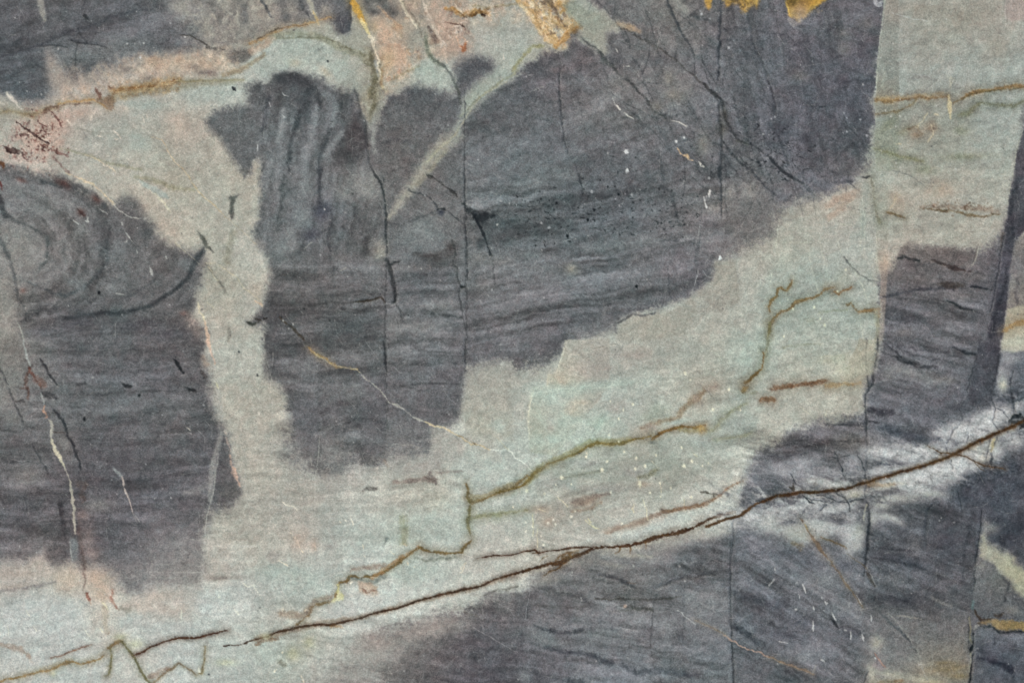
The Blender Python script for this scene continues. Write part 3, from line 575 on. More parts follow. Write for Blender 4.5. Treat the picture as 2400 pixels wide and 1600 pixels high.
for t in ('1820,240,8 1870,235,8 1890,280,6', '1880,210,8 1940,200,6', '1830,250,6 1850,300,8 1800,300,6', '1700,440,8 1720,380,14 1745,420,8', '1770,330,8 1800,350,8', '2270,500,8 2280,540,12', '2140,150,14 2160,120,10 2195,120,8'):
    S('white_fleck', 'd8cabd', .8, 1.5, t, .2, 3)
S(None, '6c7664', .7, 8, '1560,300,16 1565,420,36 1590,500,44 1640,560,30 1720,620,14', .3)
S(None, '50544f', .8, 6, '1640,560,14 1720,600,18 1800,700,20 1850,820,22 1880,960,14', .3)
B('a0b1a9', .6, (1650, 680, 110, 60, 20), (1560, 640, 90, 50, 0))
S(None, '857754', .6, 6, '1250,740,16 1380,660,20 1500,610,14', .4)
S('white_vein', 'cdbf9f', .7, 3, '1160,800,20 1200,840,20', .2)
T(600, 0)
# fold interior
B('4f5357', .75, (330, 760, 150, 80, 15), (430, 880, 120, 120, 60), (480, 980, 60, 120, 10), (260, 720, 120, 50, 0))
S(None, '4a4e52', .85, 10, '480,820,60 460,960,60 380,1100,50 340,1250,40 310,1400,36 300,1568,36', .3, 4)
S(None, '4d5155', .8, 10, '700,1120,26 660,1250,36 600,1400,36 570,1568,34', .3, 4)
S(None, '4c4f53', .7, 7, '740,1100,10 780,1000,14 800,920,10', .2)
S(None, '7d8183', .7, 12, '560,1000,60 520,1200,60 470,1400,60 430,1568,60', .3)
S(None, '7d8283', .75, 12, '260,1000,40 240,1150,60 200,1300,50', .3)
B('4d4a4c', .9, (900, 1330, 130, 200, 15), (820, 1420, 90, 80, 30), (920, 1180, 60, 90, 0))
S('crack', '4a4c4d', .7, 6, '905,820,8 930,880,24 950,960,22 960,1050,18 1000,1110,16 1015,1250,14 1030,1400,12 1060,1570,14', .15)
S(None, '8a8478', .8, 10, '960,940,20 1000,1020,40 1030,1090,40', .3)
S(None, '858682', .8, 14, '1100,1080,40 1080,1200,60 1070,1320,50 1090,1400,20', .3, 4)
S(None, '8d8c84', .6, 14, '1180,820,40 1150,950,50 1100,1080,50', .3)
S(None, '55555a', .5, 14, '1200,1300,26 1280,1270,26 1400,1300,26 1440,1380,20', .4)
S(None, '5b5c5f', .6, 8, '1600,1120,14 1700,1200,16 1740,1240,10', .3)
B('5a5b60', .7, (2000, 620, 160, 90, 10), (1440, 850, 90, 50, 0), (1250, 890, 40, 30, 0))
S(None, '484c50', .8, 12, '180,720,50 330,700,70 460,760,70 560,860,40 600,1000,30', .3, 4)
S(None, '74797b', .7, 10, '620,860,50 700,900,60 740,1000,50 700,1150,40', .3, 4)
S(None, '7b7f80', .7, 12, '640,1420,50 720,1300,50 780,1220,40', .3, 4)
S(None, '50545a', .7, 10, '120,900,40 90,1050,40 60,1200,30', .3, 4)
# diagonal pale dyke
F('pale_dyke', '2352,575 2230,640 2130,700 2010,780 1930,860 1895,960 1890,1060 1800,1200 1640,1330 1560,1450 1480,1568 1380,1720 1270,1880 1190,2010 1235,2010 1330,1900 1440,1780 1530,1650 1600,1560 1700,1450 1820,1340 1900,1260 1890,1130 2000,1010 2130,880 2260,780 2352,740',
  '2300,650,9aa19a 2100,820,9aa097 1950,960,97a097 1850,1150,9da199 1700,1330,9c988a 1500,1640,a09b8e 1300,1900,a39f93 2000,930,9b9d90', 13, 8, 5, 'pale diagonal dyke crossing the dark grey stone', .85, 30.)
S(None, '7d7c62', .75, 4, '2420,650,10 2300,720,16 2200,790,20 2080,880,16 1960,980,14 1880,1070,10', .4, 4)
S(None, 'b3ad96', .7, 3, '2300,750,12 2150,840,10 2050,900,10 1800,1270,16 1650,1400,20 1580,1480,20', .5, 4)
S(None, '8e8a77', .5, 10, '1750,1380,40 1600,1560,36 1480,1700,30', .5)
for t in ('240,850,6 260,880,10 300,890,6', '120,940,6 130,980,6', '240,1050,6 265,1085,10', '20,1330,10 10,1400,8'):
    S('white_fleck', 'c8c8c8', .8, 1.5, t, .2, 2)

MM()
S(None, '484b4e', .75, 2.5, '1088,215,2 1089,300,3 1088,400,2.5 1090,500,3 1092,600,3 1094,700,2.5 1092,800,3 1090,870,2', .2, 5)
S(None, '4b4d50', .75, 2.5, '897,410,2.5 903,500,3 905,600,3 904,700,3 903,800,3 905,880,2.5 908,1000,1.5', .2, 5)
S(None, '4b4d50', .6, 2.5, '1711,1270,2 1712,1400,3 1715,1500,3 1720,1640,2.5', .2, 2)
S(None, '55585b', .55, 2.5, '1648,420,2 1640,560,2.5 1632,640,2', .3, 2)
S(None, '5a5c5e', .5, 2.5, '1532,1380,2 1527,1500,2.5 1524,1600,2', .3, 2)
# fine crack net of the upper dark stone
rc = np.random.RandomState(11)
for q in range(150):
    x_ = 1380 + rc.rand() * 660; y_ = -20 + rc.rand() * 430
    a_ = np.radians([62, 75, 48, 100, 30, -12][rc.randint(6)] + rc.randn() * 8); l_ = 20 + 45 * rc.rand(); p_ = []
    for k in range(4):
        p_.append('%f,%f,%f' % (x_, y_, (.8, 2.2, 2.2, .6)[k])); a_ += rc.randn() * .22
        x_ += l_ * np.cos(a_); y_ += l_ * np.sin(a_)
    S(None, '44474b', .3 + .45 * rc.rand() ** 1.5, 3.5, ' '.join(p_), .4, 3)
# ---- top centre right (below the crust)
T(1200, 0)
S('ochre_crust', 'c9a16a', .9, 5, '30,-20,40 100,40,60 170,110,60 250,220,90 340,330,110 420,390,60', .45, 7, 'cream and ochre crust running down from the top edge')
S(None, 'e0cfae', .9, 4, '90,60,30 180,160,40 240,210,50 280,290,40 330,380,20', .5, 6)
S(None, 'd2b588', .8, 4, '220,60,20 330,150,20 430,190,30 480,90,20', .5, 6)
MM()
MOT('1205,-40 1300,-40 1345,20 1350,70 1325,110 1290,105 1255,60', [('d2b48c', -.1), ('a98a5e', .16), ('e2d2b4', .28), ('9b7450', .40), ('7d6a58', .46)], 10, .7, 281, 10., .22)
T(1200, 0)
S('ochre_crust', 'b28a55', .9, 4, '440,30,60 490,70,50 460,130,40', .4, 6)
S('ochre_crust', 'ad8450', .92, 4, '390,430,30 430,390,50 500,330,60 540,270,60 600,230,80 640,270,30', .45, 7, 'orange lower end of the ochre crust')
S(None, 'a07848', .7, 7, '560,180,40 610,240,60 560,300,40', .5)
S(None, '6b5a4a', .7, 5, '280,30,40 340,10,40 480,240,10 510,245,8', .3)
S(None, '8f8a5f', .7, 8, '0,660,26 60,570,36 130,490,34 200,430,40 280,420,40', .4, 5)
B('5f5a58', .7, (600, 310, 60, 30, 0))
for t in ('520,110,5 650,190,6 760,260,7 850,320,6', '540,40,4 760,70,5 880,180,4', '560,160,4 700,260,5 800,330,4', '0,710,5 100,680,6 200,690,4', '160,850,4 220,820,6 300,790,5'):
    S(None, 'b5b6aa', .55, 1.6, t, .3, 3)
F('pale_wedge', '470,60 560,20 640,60 820,140 950,200 1000,240 930,260 860,310 870,480 850,490 760,400 700,350 640,320 600,230', '600,120,92988b 800,240,989b90 750,360,9a968a 850,420,928d84 950,230,8f8c82', 10, 6, 5, 'pale olive wedge beside the ochre crust', .9, 30.)
S(None, 'a38c74', .75, 12, '980,220,40 1080,250,60 1170,290,30', .4)
S('crack', '4a4644', .75, 4, '985,255,8 1060,285,14 1150,330,16 1250,390,12 1330,430,8 1420,490,14 1540,590,14 1660,690,16 1740,760,20 1820,830,30 1900,900,24', .25, 4)
S('crack', '434647', .75, 4, '640,350,6 720,420,20 790,460,14 840,540,34 920,600,24 1000,700,14 1080,760,20 1150,830,16 1250,930,20 1290,1000,16 1370,1060,16 1470,1110,10', .2, 4)
S(None, '5c6361', .6, 10, '840,560,60 920,610,40', .3)
S('crack', '42454a', .8, 4, '1415,-20,22 1450,60,22 1500,170,20 1540,270,22 1590,350,24 1640,430,20 1680,510,10', .1, 3)
S(None, '8d8c86', .7, 14, '1480,-20,50 1550,60,90 1600,110,60', .3)
S('crack', '3c4046', .85, 5, '1925,-20,16 1920,150,16 1910,300,24 1910,420,30 1905,560,18 1890,760,10', .2, 3)
S('crack', '3b3e41', .8, 5, '1740,760,6 1830,840,14 1920,920,22 1945,1000,20 1960,1100,14 2010,1190,18 2080,1290,12 2180,1330,9 2260,1360,12 2352,1440,9 2440,1500,6', .3, 5, 'dark branching crack through the dark patch')
S('crack', '3a3e41', .8, 6, '1900,960,14 1910,1100,18 1925,1230,20 1925,1400,16 1920,1568,18 1900,1640,14', .3, 4)
B('4b4a44', .6, (1930, 1180, 60, 60, 0), (1950, 1060, 30, 60, 0))
S(None, '3d4145', .7, 8, '1940,1300,20 2010,1400,20 2120,1520,12', .3)
S(None, '50534f', .7, 8, '2060,1290,20 2160,1320,30', .4)
S(None, '4d5055', .5, 16, '1940,1400,80 1960,1500,120 1950,1600,110', .3, 5)
S('crack', '46494d', .7, 5, '2160,150,8 2190,220,16 2205,330,14 2230,430,16 2290,560,20 2330,660,16 2352,740,14 2400,850,14 2415,950,14 2420,1040,8', .2, 3)
S(None, '4a4c51', .7, 6, '1640,140,24 1720,170,30 1800,190,20 1860,240,16', .4)
S(None, '484c52', .6, 8, '1930,280,16 2060,260,14 2352,300,10', .4)
S(None, '484c52', .6, 8, '1930,370,14 2050,380,12 2200,340,12', .4)
S(None, '4d5054', .65, 8, '1090,510,14 1150,590,26 1200,650,30 1210,760,14 1280,880,10', .35)
S('crack', '45484d', .8, 4, '440,640,10 430,780,14 440,900,20 445,1000,12 470,1180,14 480,1290,14 520,1410,8', .3, 3)
S(None, '4b4e52', .7, 5, '190,1080,8 300,1100,14 380,1125,12', .3)
S(None, '505356', .6, 6, '550,700,14 650,770,12', .3)
S(None, '4c4f54', .6, 6, '1360,1450,16 1380,1568,20 1400,1700,20', .4)
S(None, '5c5f64', .5, 8, '1320,1130,14 1420,1300,16 1500,1420,14', .4)
B('7b7876', .6, (950, 770, 100, 90, 0), (1700, 380, 60, 120, 0), (1450, 380, 90, 60, 20), (1600, 780, 120, 90, 30), (1450, 780, 80, 160, 0))
B('7d7a70', .5, (1430, 720, 50, 60, 0), (1500, 880, 90, 60, 0), (1330, 980, 50, 50, 0), (1760, 1330, 60, 120, 0))
B('56595e', .5, (1000, 560, 140, 60, 20), (1300, 560, 150, 60, 0), (150, 880, 160, 60, 0), (250, 650, 120, 60, 10))
B('75696a', .5, (470, 800, 40, 40, 0), (680, 560, 90, 50, 0), (420, 640, 80, 40, 0))
for t in ('940,970,6 970,980,16 1000,1010,14', '1030,1030,6 1070,1070,14 1110,1090,6', '1460,1105,5 1530,1120,9 1600,1165,10 1610,1150,6', '1030,608,5 1075,608,7', '955,450,8 970,480,6', '1380,640,5 1400,640,5', '1715,1490,8 1740,1520,16 1765,1530,8', '925,890,5 945,960,6'):
    S('white_fleck', 'd9d4cc', .85, 1.4, t, .2, 2)
S('white_vein', 'd8b893', .9, 2.2, '1520,1370,8 1550,1410,20 1600,1430,24 1620,1470,16 1670,1475,8', .3, 5, 'tan fleck on the slanting crack')
K('white_fleck', 'dcdcdc', .95, '1050,1392,52 1060,1560,44 1510,1303,26 1580,1265,24', 1.6)
F('ochre_stain', '1765,-60 1765,20 1785,70 1810,95 1835,70 1838,-60', '1800,20,a3803c 1800,80,a08458', 4, 4, 4, 'small hanging tongue of yellow ochre at the top edge')
F('ochre_stain', '1930,-60 1945,40 1975,70 2030,45 2090,50 2120,110 2150,130 2175,100 2200,60 2250,80 2262,-60', '1990,20,9a8054 2060,5,6d5a3a 2150,80,b0893e 2200,10,97794a', 5, 6, 7, 'ragged yellow ochre stain at the top edge')
S(None, '544a3c', .7, 4, '2000,0,20 2070,10,30 2100,60,10 2240,20,20', .5, 6)
K('white_fleck', 'bcc0c4', .7, '1740,130,26 1990,440,30 1730,105,14 1820,175,14', 2)

MM()
MOT('1690,-60 1782,-60 1776,12 1750,28 1720,10 1695,10', [('b89a58', .1), ('6b5a34', .25), ('c4ae82', .4)], 9, .5, 291, 4., .2)
MOT('1845,-60 1950,-60 1925,25 1870,48 1850,30', [('6b5430', .0), ('b09256', .2), ('b8a68a', .34)], 9, .6, 296, 6., .15)
# ---- top right
T(1800, 0)
F('ochre_stain', '145,-80 165,60 185,130 215,165 260,185 330,170 400,90 440,85 480,50 560,-10 620,-80', '230,20,5f4a22 200,130,b3904f 300,110,a98c78 430,50,ab8638 350,20,8b6a3c 500,0,a3823e 280,160,b8a88e', 5, 5, 6, 'brown and yellow ochre stain with a pointed lower edge', .95, 16.)
S(None, 'cfae5c', .85, 3, '160,20,8 190,90,16 205,150,10', .3, 4)
S(None, '8f8a86', .6, 8, '200,170,40 240,230,40 300,190,30', .4)
S('white_fleck', 'a8acb2', .8, 3, '985,10,30 1020,40,50 1040,20,20', .2)
S('crack', '403f46', .8, 4, '0,740,14 30,820,14 60,930,16 70,1000,10', .2)
S(None, '42454c', .75, 6, '0,1120,16 90,1250,20 150,1400,22 180,1520,14', .4)
S('crack', '383b40', .9, 4, '0,1430,10 40,1480,26 120,1560,26 200,1620,24 320,1680,22', .2)
S(None, '4b4b52', .7, 8, '540,700,20 510,880,24 480,980,20 470,1200,24 420,1300,20', .4)
S(None, '46464d', .7, 6, '560,290,30 610,260,16', .4)
S(None, '45464d', .75, 7, '620,740,14 740,745,26 860,740,16 990,740,10', .4)
S(None, '4a4b52', .6, 8, '0,310,16 170,320,16 260,420,20 420,620,20 500,720,14', .4)
B('45464d', .7, (680, 760, 50, 30, 0), (850, 1100, 60, 60, 40), (120, 1200, 80, 80, 0), (340, 1280, 60, 60, 0), (10, 1330, 40, 30, 0))
B('6a6764', .5, (700, 310, 60, 50, 0), (900, 220, 60, 60, 0), (700, 450, 60, 60, 0), (300, 700, 80, 60, 0))
B('4d4d55', .4, (880, 450, 90, 160, 0), (300, 450, 120, 120, 0), (700, 950, 150, 120, 0))
F(None, '1085,-60 1055,200 1025,430 1010,600 1000,760 990,900 985,1080 985,1240 985,1568 1200,1568 1200,-60', '1150,50,a59f96 1150,400,a0a19a 1120,700,a0a5a0 1060,900,8c8372 1060,1000,989a90 1040,1100,a2adad 1060,1250,999b8a 1060,1450,a2a496', 2.0, 1.6, 2.5, None, 1., 40.)
S(None, 'c3c6b6', .7, 2, '1075,-60,12 1050,220,12 1020,450,12 1005,620,12 992,800,12', .3, 1.5)
S(None, 'bfc2b4', .6, 3, '1060,640,12 1065,720,16 1040,800,14 1070,830,10', .4)
B('aaa295', .6, (1800, 150, 250, 120, 0), (1400, 80, 160, 60, 0), (2100, 420, 120, 140, 0))
F('pink_band', '2190,-80 2175,60 2190,170 2230,190 2600,180 2600,-80', '2300,60,b5a8a0 2250,120,b8aaa4', 5, 4, 3, 'pinkish corner at the top right')
S(None, 'd0c4bc', .8, 2, '2185,0,8 2178,60,10 2190,180,6', .2)
for t in ('1280,690,6 1360,680,7 1430,690,8 1480,700,6 1510,640,7 1545,590,5', '1470,700,8 1500,720,10', '1370,730,5 1385,760,5', '1640,570,6 1660,600,6', '1140,120,6 1300,170,8 1500,200,4'):
    S(None, 'c9ccc8', .75, 1.6, t, .2, 3)
S(None, '8f8a88', .5, 8, '1290,740,20 1420,700,30 1540,740,20', .4)
S('olive_vein', '7d6544', .92, 5, '1000,920,40 1100,930,40 1200,920,24 1320,910,18 1380,885,34 1460,905,34 1550,895,22 1650,890,14', .25, 3, 'brown vein at the left of the pale right panel')
S(None, '5c4530', .8, 3, '1200,925,8 1330,915,12 1390,890,20 1480,900,16', .3, 3)
S(None, 'ab9472', .55, 9, '1020,905,40 1200,900,20 1400,880,36 1600,870,60 1660,880,40', .4)
S('olive_vein', '866a45', .92, 4.5, '1700,950,8 1760,920,16 1820,880,30 1900,850,40 2000,835,34 2100,820,24 2200,795,30 2300,795,36 2500,800,36', .2, 3, 'brown vein rising to the right edge')
S(None, '5d5236', .7, 3, '1740,940,10 1850,870,14 1960,850,18 2100,830,12 2300,810,14 2450,810,14', .3, 3)
S('olive_vein', '6f6145', .85, 4, '1385,900,10 1330,960,22 1280,985,14 1200,1020,16 1100,1040,18 990,1055,14', .35, 4)
S('olive_vein', '78785a', .75, 7, '1760,1060,30 1850,1030,40 1920,960,36 1960,940,22 2030,960,20 2150,970,22 2250,970,24 2330,940,20 2450,900,16', .35, 3)
S('olive_vein', '84855f', .7, 7, '990,1365,16 1080,1400,20 1200,1440,26 1330,1455,24 1420,1480,20', .3, 4)
B('8f9078', .6, (1100, 1150, 110, 50, -40), (1260, 1200, 80, 40, -20), (1780, 1200, 60, 40, 0), (1800, 1440, 180, 30, -3), (1450, 1560, 90, 40, 0))
B('a08b78', .75, (1350, 1230, 70, 50, 0), (1500, 1170, 70, 60, 0))
S(None, '7b6a50', .7, 5, '1290,1180,20 1370,1170,20 1420,1230,16 1370,1250,12', .5, 5)
S('white_vein', 'd6c8a2', .95, 2.4, '1665,870,10 1668,940,26 1660,990,30 1675,1050,36 1675,1095,20', .25, 4, 'short upright cream streak crossing the brown vein')
S(None, 'c9c0aa', .6, 4, '1650,690,10 1680,720,30 1670,800,20 1710,720,10', .6, 4)
for t in ('1350,1170,5 1420,1110,9 1450,1050,8 1465,1040,6', '1390,1155,8 1370,1180,6', '1500,1150,6 1520,1200,10 1510,1240,8 1485,1290,20 1470,1310,10', '1530,1050,10 1560,1055,24', '1170,1320,8 1215,1320,12'):
    S('white_fleck', 'd8ccaf', .85, 1.6, t, .2, 3)
K('white_fleck', 'd4d4cc', .85, '1210,1065,26 1130,1070,20 1175,1162,22 1175,1500,24 1150,405,20 1080,1015,18 1150,845,18 1215,915,16 1550,970,18 1230,310,14 1285,310,14', 1.6)
K('white_fleck', 'b8bcc0', .75, '850,1100,18 725,1085,14 725,1210,16 690,1220,12 910,1250,24 700,1040,12 65,1075,18 30,1095,16', 1.6)
S('pale_streak', 'b7b8b0', .5, 3, '1620,1200,4 1800,1280,4 2000,1300,3', .4)
F('dark_strip', '2460,900 2352,1190 2320,1260 2270,1490 2262,1600 2225,1780 2200,1960 2175,2130 2700,2130 2700,900', '2340,1350,625f65 2330,1500,5b5a60 2320,1700,55545b 2300,2000,595860 2400,1700,6c6a6e', 4, 3, 3, 'dark upright strip at the right edge, upper end', 1., 30.)
S(None, 'b7b5a4', .6, 3, '2340,1190,8 2285,1350,8 2265,1500,10 2240,1620,8', .3, 2)
# ---- left, ringed folds
T(0, 400)
S(None, '4f5557', .65, 10, '-20,280,20 60,400,24 160,470,24 280,520,16 360,560,24 430,620,26 440,720,22 420,830,18 360,890,10', .3, 4)
S(None, '4b5054', .7, 10, '1010,520,14 990,600,20 980,750,24 985,850,24 930,910,24 860,990,28 770,1070,28 680,1120,28 580,1150,24 480,1120,14 380,1070,12 260,1030,8', .25, 4)
S(None, '43474b', .8, 11, '1870,730,40 1820,800,54 1760,900,44 1720,1000,44 1620,1080,34 1500,1160,34 1400,1230,36 1280,1270,34 1150,1300,44 950,1310,50 750,1330,40 600,1360,40', .2, 4)
S(None, '4d5155', .5, 10, '1450,970,14 1350,1060,16 1230,1130,18 1100,1190,20', .4, 4)
S(None, '4c4d50', .7, 20, '200,1390,60 350,1290,70 500,1270,40', .4)
S(None, '4a4e52', .7, 10, '380,100,30 560,130,60 740,150,50 850,210,50 900,270,60 980,330,40', .4, 4)
B('6a4a45', .75, (580, 120, 70, 34, 25), (740, 385, 40, 34, 40), (880, 260, 50, 30, 40), (200, 90, 50, 20, 20))
S('red_dendrite', '4a302e', .85, 3, '710,350,8 740,380,24 775,415,14', .3, 4)
S(None, '6a2c28', .9, 2.5, '-10,90,20 15,140,24 25,180,10', .3)
B('878681', .5, (200, 610, 100, 50, 25), (160, 730, 80, 60, 0), (60, 560, 60, 60, 0), (280, 850, 70, 50, 0))
B('7d807e', .5, (350, 330, 160, 60, 20), (450, 250, 200, 50, 20), (150, 170, 80, 70, 0), (740, 540, 60, 90, 10))
B('7c8182', .55, (1100, 760, 90, 110, 20), (1050, 1050, 120, 90, 10), (700, 1030, 90, 60, 30), (1700, 860, 70, 40, 0))
B('55585b', .5, (950, 700, 60, 140, 0), (900, 500, 140, 60, 20), (1250, 340, 100, 60, 30), (1350, 560, 90, 100, 0), (1230, 290, 120, 50, 20))
B('55535a', .5, (700, 1400, 160, 60, -10), (1250, 1420, 200, 60, 0), (350, 1480, 120, 60, 0), (1550, 1500, 200, 60, 0))
S('crack', '4c5053', .6, 7, '-20,560,20 20,670,30 60,750,50 95,820,30 130,950,26 150,1040,20 165,1150,12 220,1250,14 240,1320,12', .2, 4)
S(None, '3f4347', .7, 10, '-10,240,60 20,330,60 60,420,40', .3)
B('96918a', .6, (40, 1050, 60, 80, 0), (60, 1300, 70, 130, 0), (30, 1480, 60, 80, 0), (110, 1460, 70, 60, 0))
K('black_speck', '17191c', .98, '912,1118,42', 2)
S('white_vein', 'd3bfa2', .9, 2.2, '610,30,8 720,70,14 810,110,24 860,130,20 930,190,16 1000,260,18 1050,310,20', .3, 4, 'thin cream vein edging the left dark patch')
S(None, 'b8b6b0', .85, 1.6, '1050,310,10 1090,370,12 1140,400,12 1200,430,9 1260,445,10 1350,450,6', .2, 4)
S(None, 'a9aaa6', .7, 1.4, '900,340,5 990,400,6', .2)
for t in ('1155,570,5 1185,610,12 1215,650,6', '1150,660,6 1170,640,6', '1370,880,5 1385,910,14 1395,945,22 1405,970,6', '1255,735,10 1265,755,12', '780,460,8 810,470,16 805,430,8', '670,455,5 720,490,9', '1120,480,14 1128,500,12', '1525,790,10 1530,810,8', '1070,1120,8 1130,1140,6'):
    S('white_fleck', 'c9c8c4', .8, 1.4, t, .25, 2)
S('white_vein', 'c9b493', .7, 1.6, '1680,-10,4 1740,60,8 1790,140,10 1820,190,14 1900,260,10 2000,350,10 2070,420,8', .25, 3, 'long thin vein crossing the pale wedge')
S(None, 'b9a88c', .55, 1.5, '2070,420,5 2200,530,6 2352,680,5', .3, 3)
S('teal_lens', 'a6b4b0', .6, 8, '1270,80,10 1340,140,40 1430,180,60 1500,220,50 1540,260,14', .2, 3)
S('white_vein', 'd5cfb8', .85, 2, '1380,175,10 1450,240,14 1500,290,22 1540,350,16 1570,410,6', .25, 3)
B('b5a79a', .6, (1350, 300, 90, 120, -30), (1560, 560, 110, 90, 30), (1480, 450, 70, 60, 0))
S(None, '8f8a66', .4, 12, '1250,60,30 1400,80,40 1600,160,30 1780,180,20', .4)
F('dark_fleck', '2100,240 2150,225 2190,225 2170,260 2150,340 2140,430 2110,450 2105,370 2125,300', '2130,330,5a5c58', 4, 4, 4, 'short dark upright fleck in the pale wedge', .9)
F('dark_fleck', '2210,-10 2230,20 2260,40 2290,20 2290,-20', '2250,0,6b6b68', 6, 4, 3, None, .8)
S('crack', '5a5b54', .9, 5, '1820,560,12 1860,620,40 1900,690,30 1950,750,16', .25, 4)
S(None, '55554c', .6, 7, '1890,850,14 1960,950,12 2060,1080,20 2070,1120,14', .5, 4)
for t in ('1900,850,6 1970,852,10', '1910,880,6 1990,1000,8 2010,1010,5', '2010,860,5 2100,930,9 2170,980,9 2250,1080,8 2400,1200,6', '1600,660,8 1660,690,6', '1900,1200,4 1960,1260,5', '1830,850,4 1600,660,4'):
    S('white_vein' if t[0] == '2' else None, 'c3baa0', .75, 1.6, t, .3, 3)
S(None, '8d8a78', .5, 14, '2150,560,50 2100,700,60 2080,850,50', .5)
S('white_vein', 'd8cdb0', .9, 2.4, '1815,1195,10 1830,1240,20 1835,1290,10 1860,1340,20 1890,1400,20', .2, 3, 'upper end of the cream vein along the upright dyke')
S('pink_vein', 'd8b79f', .92, 2.6, '1880,1380,14 1895,1460,22 1910,1530,36 1930,1600,34', .2, 3, 'pinkish vein along the left edge of the upright dyke')
K('white_fleck', 'd4c4bc', .9, '1785,1378,34 1770,1405,30 1740,1420,16', 2)
B('8f7f78', .6, (1750, 1380, 60, 70, 0), (1820, 1480, 50, 80, 0))
B('85625a', .6, (1690, 1310, 40, 24, 0), (215, 1100, 30, 24, 0))
S('black_speck', '3a3a34', .85, 3.5, '2270,1385,20 2310,1410,36 2345,1400,14', .3)
S(None, '7d7a70', .6, 8, '2100,1450,30 2110,1510,36 2095,1560,30', .4)
S(None, 'a5a69f', .8, 1.8, '150,1380,6 180,1430,10 205,1510,10 230,1570,8', .2, 3)

# ---- middle block
T(600, 400)
S(None, '4b5052', .7, 12, '260,60,40 240,150,60 250,250,40 220,350,30 200,440,16', .35, 4)
S(None, '44484e', .75, 10, '590,-20,40 585,120,34 580,250,30 590,360,26', .25, 4)
B('4d4e59', .75, (580, 390, 70, 70, 0), (500, 590, 80, 60, -20), (640, 360, 60, 60, 0))
S(None, '44464c', .5, 9, '690,370,14 695,500,14 650,640,10 680,740,16 690,830,12 710,920,8', .3, 4)
S(None, '55585b', .5, 12, '430,700,16 390,770,26 330,800,20', .4, 4)
B('7d8383', .6, (250, 720, 110, 110, 0), (430, 440, 70, 110, 0), (300, 560, 60, 80, 0), (450, 150, 60, 130, 0))
B('8b8c88', .6, (950, 100, 160, 90, 20), (1040, 190, 90, 70, 0), (1090, 60, 50, 50, 0), (820, 200, 80, 60, 0))
S(None, '57595a', .7, 6, '800,190,10 870,205,20 910,250,14 890,320,10', .3, 4)
S(None, '54565a', .5, 10, '910,360,14 940,440,14 960,520,10 1020,680,10', .4)
B('969388', .75, (1140, 730, 70, 90, 10))
for t in ('1100,800,5 1150,780,9 1190,765,5', '440,720,4 490,670,6 520,650,4', '770,920,5 830,880,6'):
    S(None, 'b0aea2', .7, 1.5, t, .2, 3)
S('crack', '3b3f41', .92, 3.5, '1060,-20,10 1100,50,22 1150,120,26 1170,200,16 1185,300,12 1200,400,12 1195,520,18 1200,640,12 1205,760,10', .15, 2.5, 'upright crack on the fault left of the middle block')
S('crack', '34383a', .85, 5, '1205,800,16 1220,880,34 1245,960,34 1265,1060,26 1280,1130,30 1260,1210,24', .15, 4)
S(None, '34383a', .8, 5, '1225,860,14 1270,845,26 1310,830,14', .2, 4)
S(None, '44484a', .7, 4, '1290,1230,8 1325,1290,12 1335,1350,8', .2)
S(None, '4a4d50', .6, 3, '1185,1240,8 1180,1400,8 1190,1568,8', .2)
S('crack', '40403f', .9, 3, '1560,30,6 1610,60,26 1680,100,12 1740,140,18 1800,190,20 1850,250,8', .25, 4)
S('crack', '44464a', .85, 4, '1400,180,8 1500,210,12 1600,250,12 1640,300,16 1670,360,20', .25, 4)
S(None, '2d3236', .92, 4, '1670,350,14 1730,352,16', .15)
S(None, '3d4150', .8, 6, '1670,370,20 1700,390,40', .2)
S('crack', '484b4e', .8, 4, '1760,380,8 1830,430,12 1920,490,10', .2, 3)
S(None, '44484c', .55, 8, '1200,480,12 1350,500,10 1500,430,16 1650,380,10', .5)
B('7b8181', .7, (1580, 580, 180, 120, 5), (1500, 520, 90, 60, -20))
S(None, '535151', .65, 10, '1450,770,30 1600,780,20 1700,750,24 1790,690,26', .3, 4)
B('4b4545', .6, (1800, 720, 60, 80, 0), (1650, 820, 150, 60, 0))
S(None, '464848', .8, 5, '1800,640,14 1830,780,16 1810,860,14 1850,900,16 1860,1000,20 1880,1060,20', .3, 5)
S('crack', '2d3030', .95, 2.5, '1885,1075,24 1940,1060,16', .1)
S('crack', '44474a', .85, 2, '1920,-20,10 1918,150,8 1920,330,12', .15, 2)
S('crack', '3e4144', .9, 2.2, '1920,480,12 1935,620,12 1940,760,8 1945,1000,6', .15, 2)
S(None, '47494c', .7, 2.4, '1860,1080,10 1870,1180,14 1890,1270,14 1905,1370,8 1930,1500,6', .2, 3)
F('black_stain', '1905,310 1950,355 2010,385 2060,400 2100,385 2150,405 2210,385 2190,420 2140,440 2110,470 2060,455 2010,440 1950,395 1920,360', '2050,430,23292c 2150,400,2b3134 1930,340,22272a', 5, 10, 4, 'blackish splash beside the fault', .8)
S('crack', '1a1f24', .96, 3, '2010,420,14 2050,500,30 2090,580,30 2120,660,16 2140,720,14 2155,770,12', .15, 3)
B('2c3135', .75, (2090, 405, 70, 34, 8), (2000, 375, 50, 22, 35), (2070, 455, 60, 30, 45))
S(None, '3a3f42', .7, 5, '2150,720,14 2165,770,16 2180,900,10 2200,1050,8', .3)
B('4c5356', .6, (2200, 520, 140, 120, 0), (2050, 680, 100, 60, 0), (2250, 640, 120, 60, 0))
B('767271', .5, (1400, 900, 200, 40, 0), (2080, 1060, 100, 70, 0), (2000, 640, 30, 90, 0), (820, 800, 120, 60, 0))
S(None, '52504f', .6, 7, '350,860,10 365,950,14 400,1080,14 430,1160,8', .3, 4)
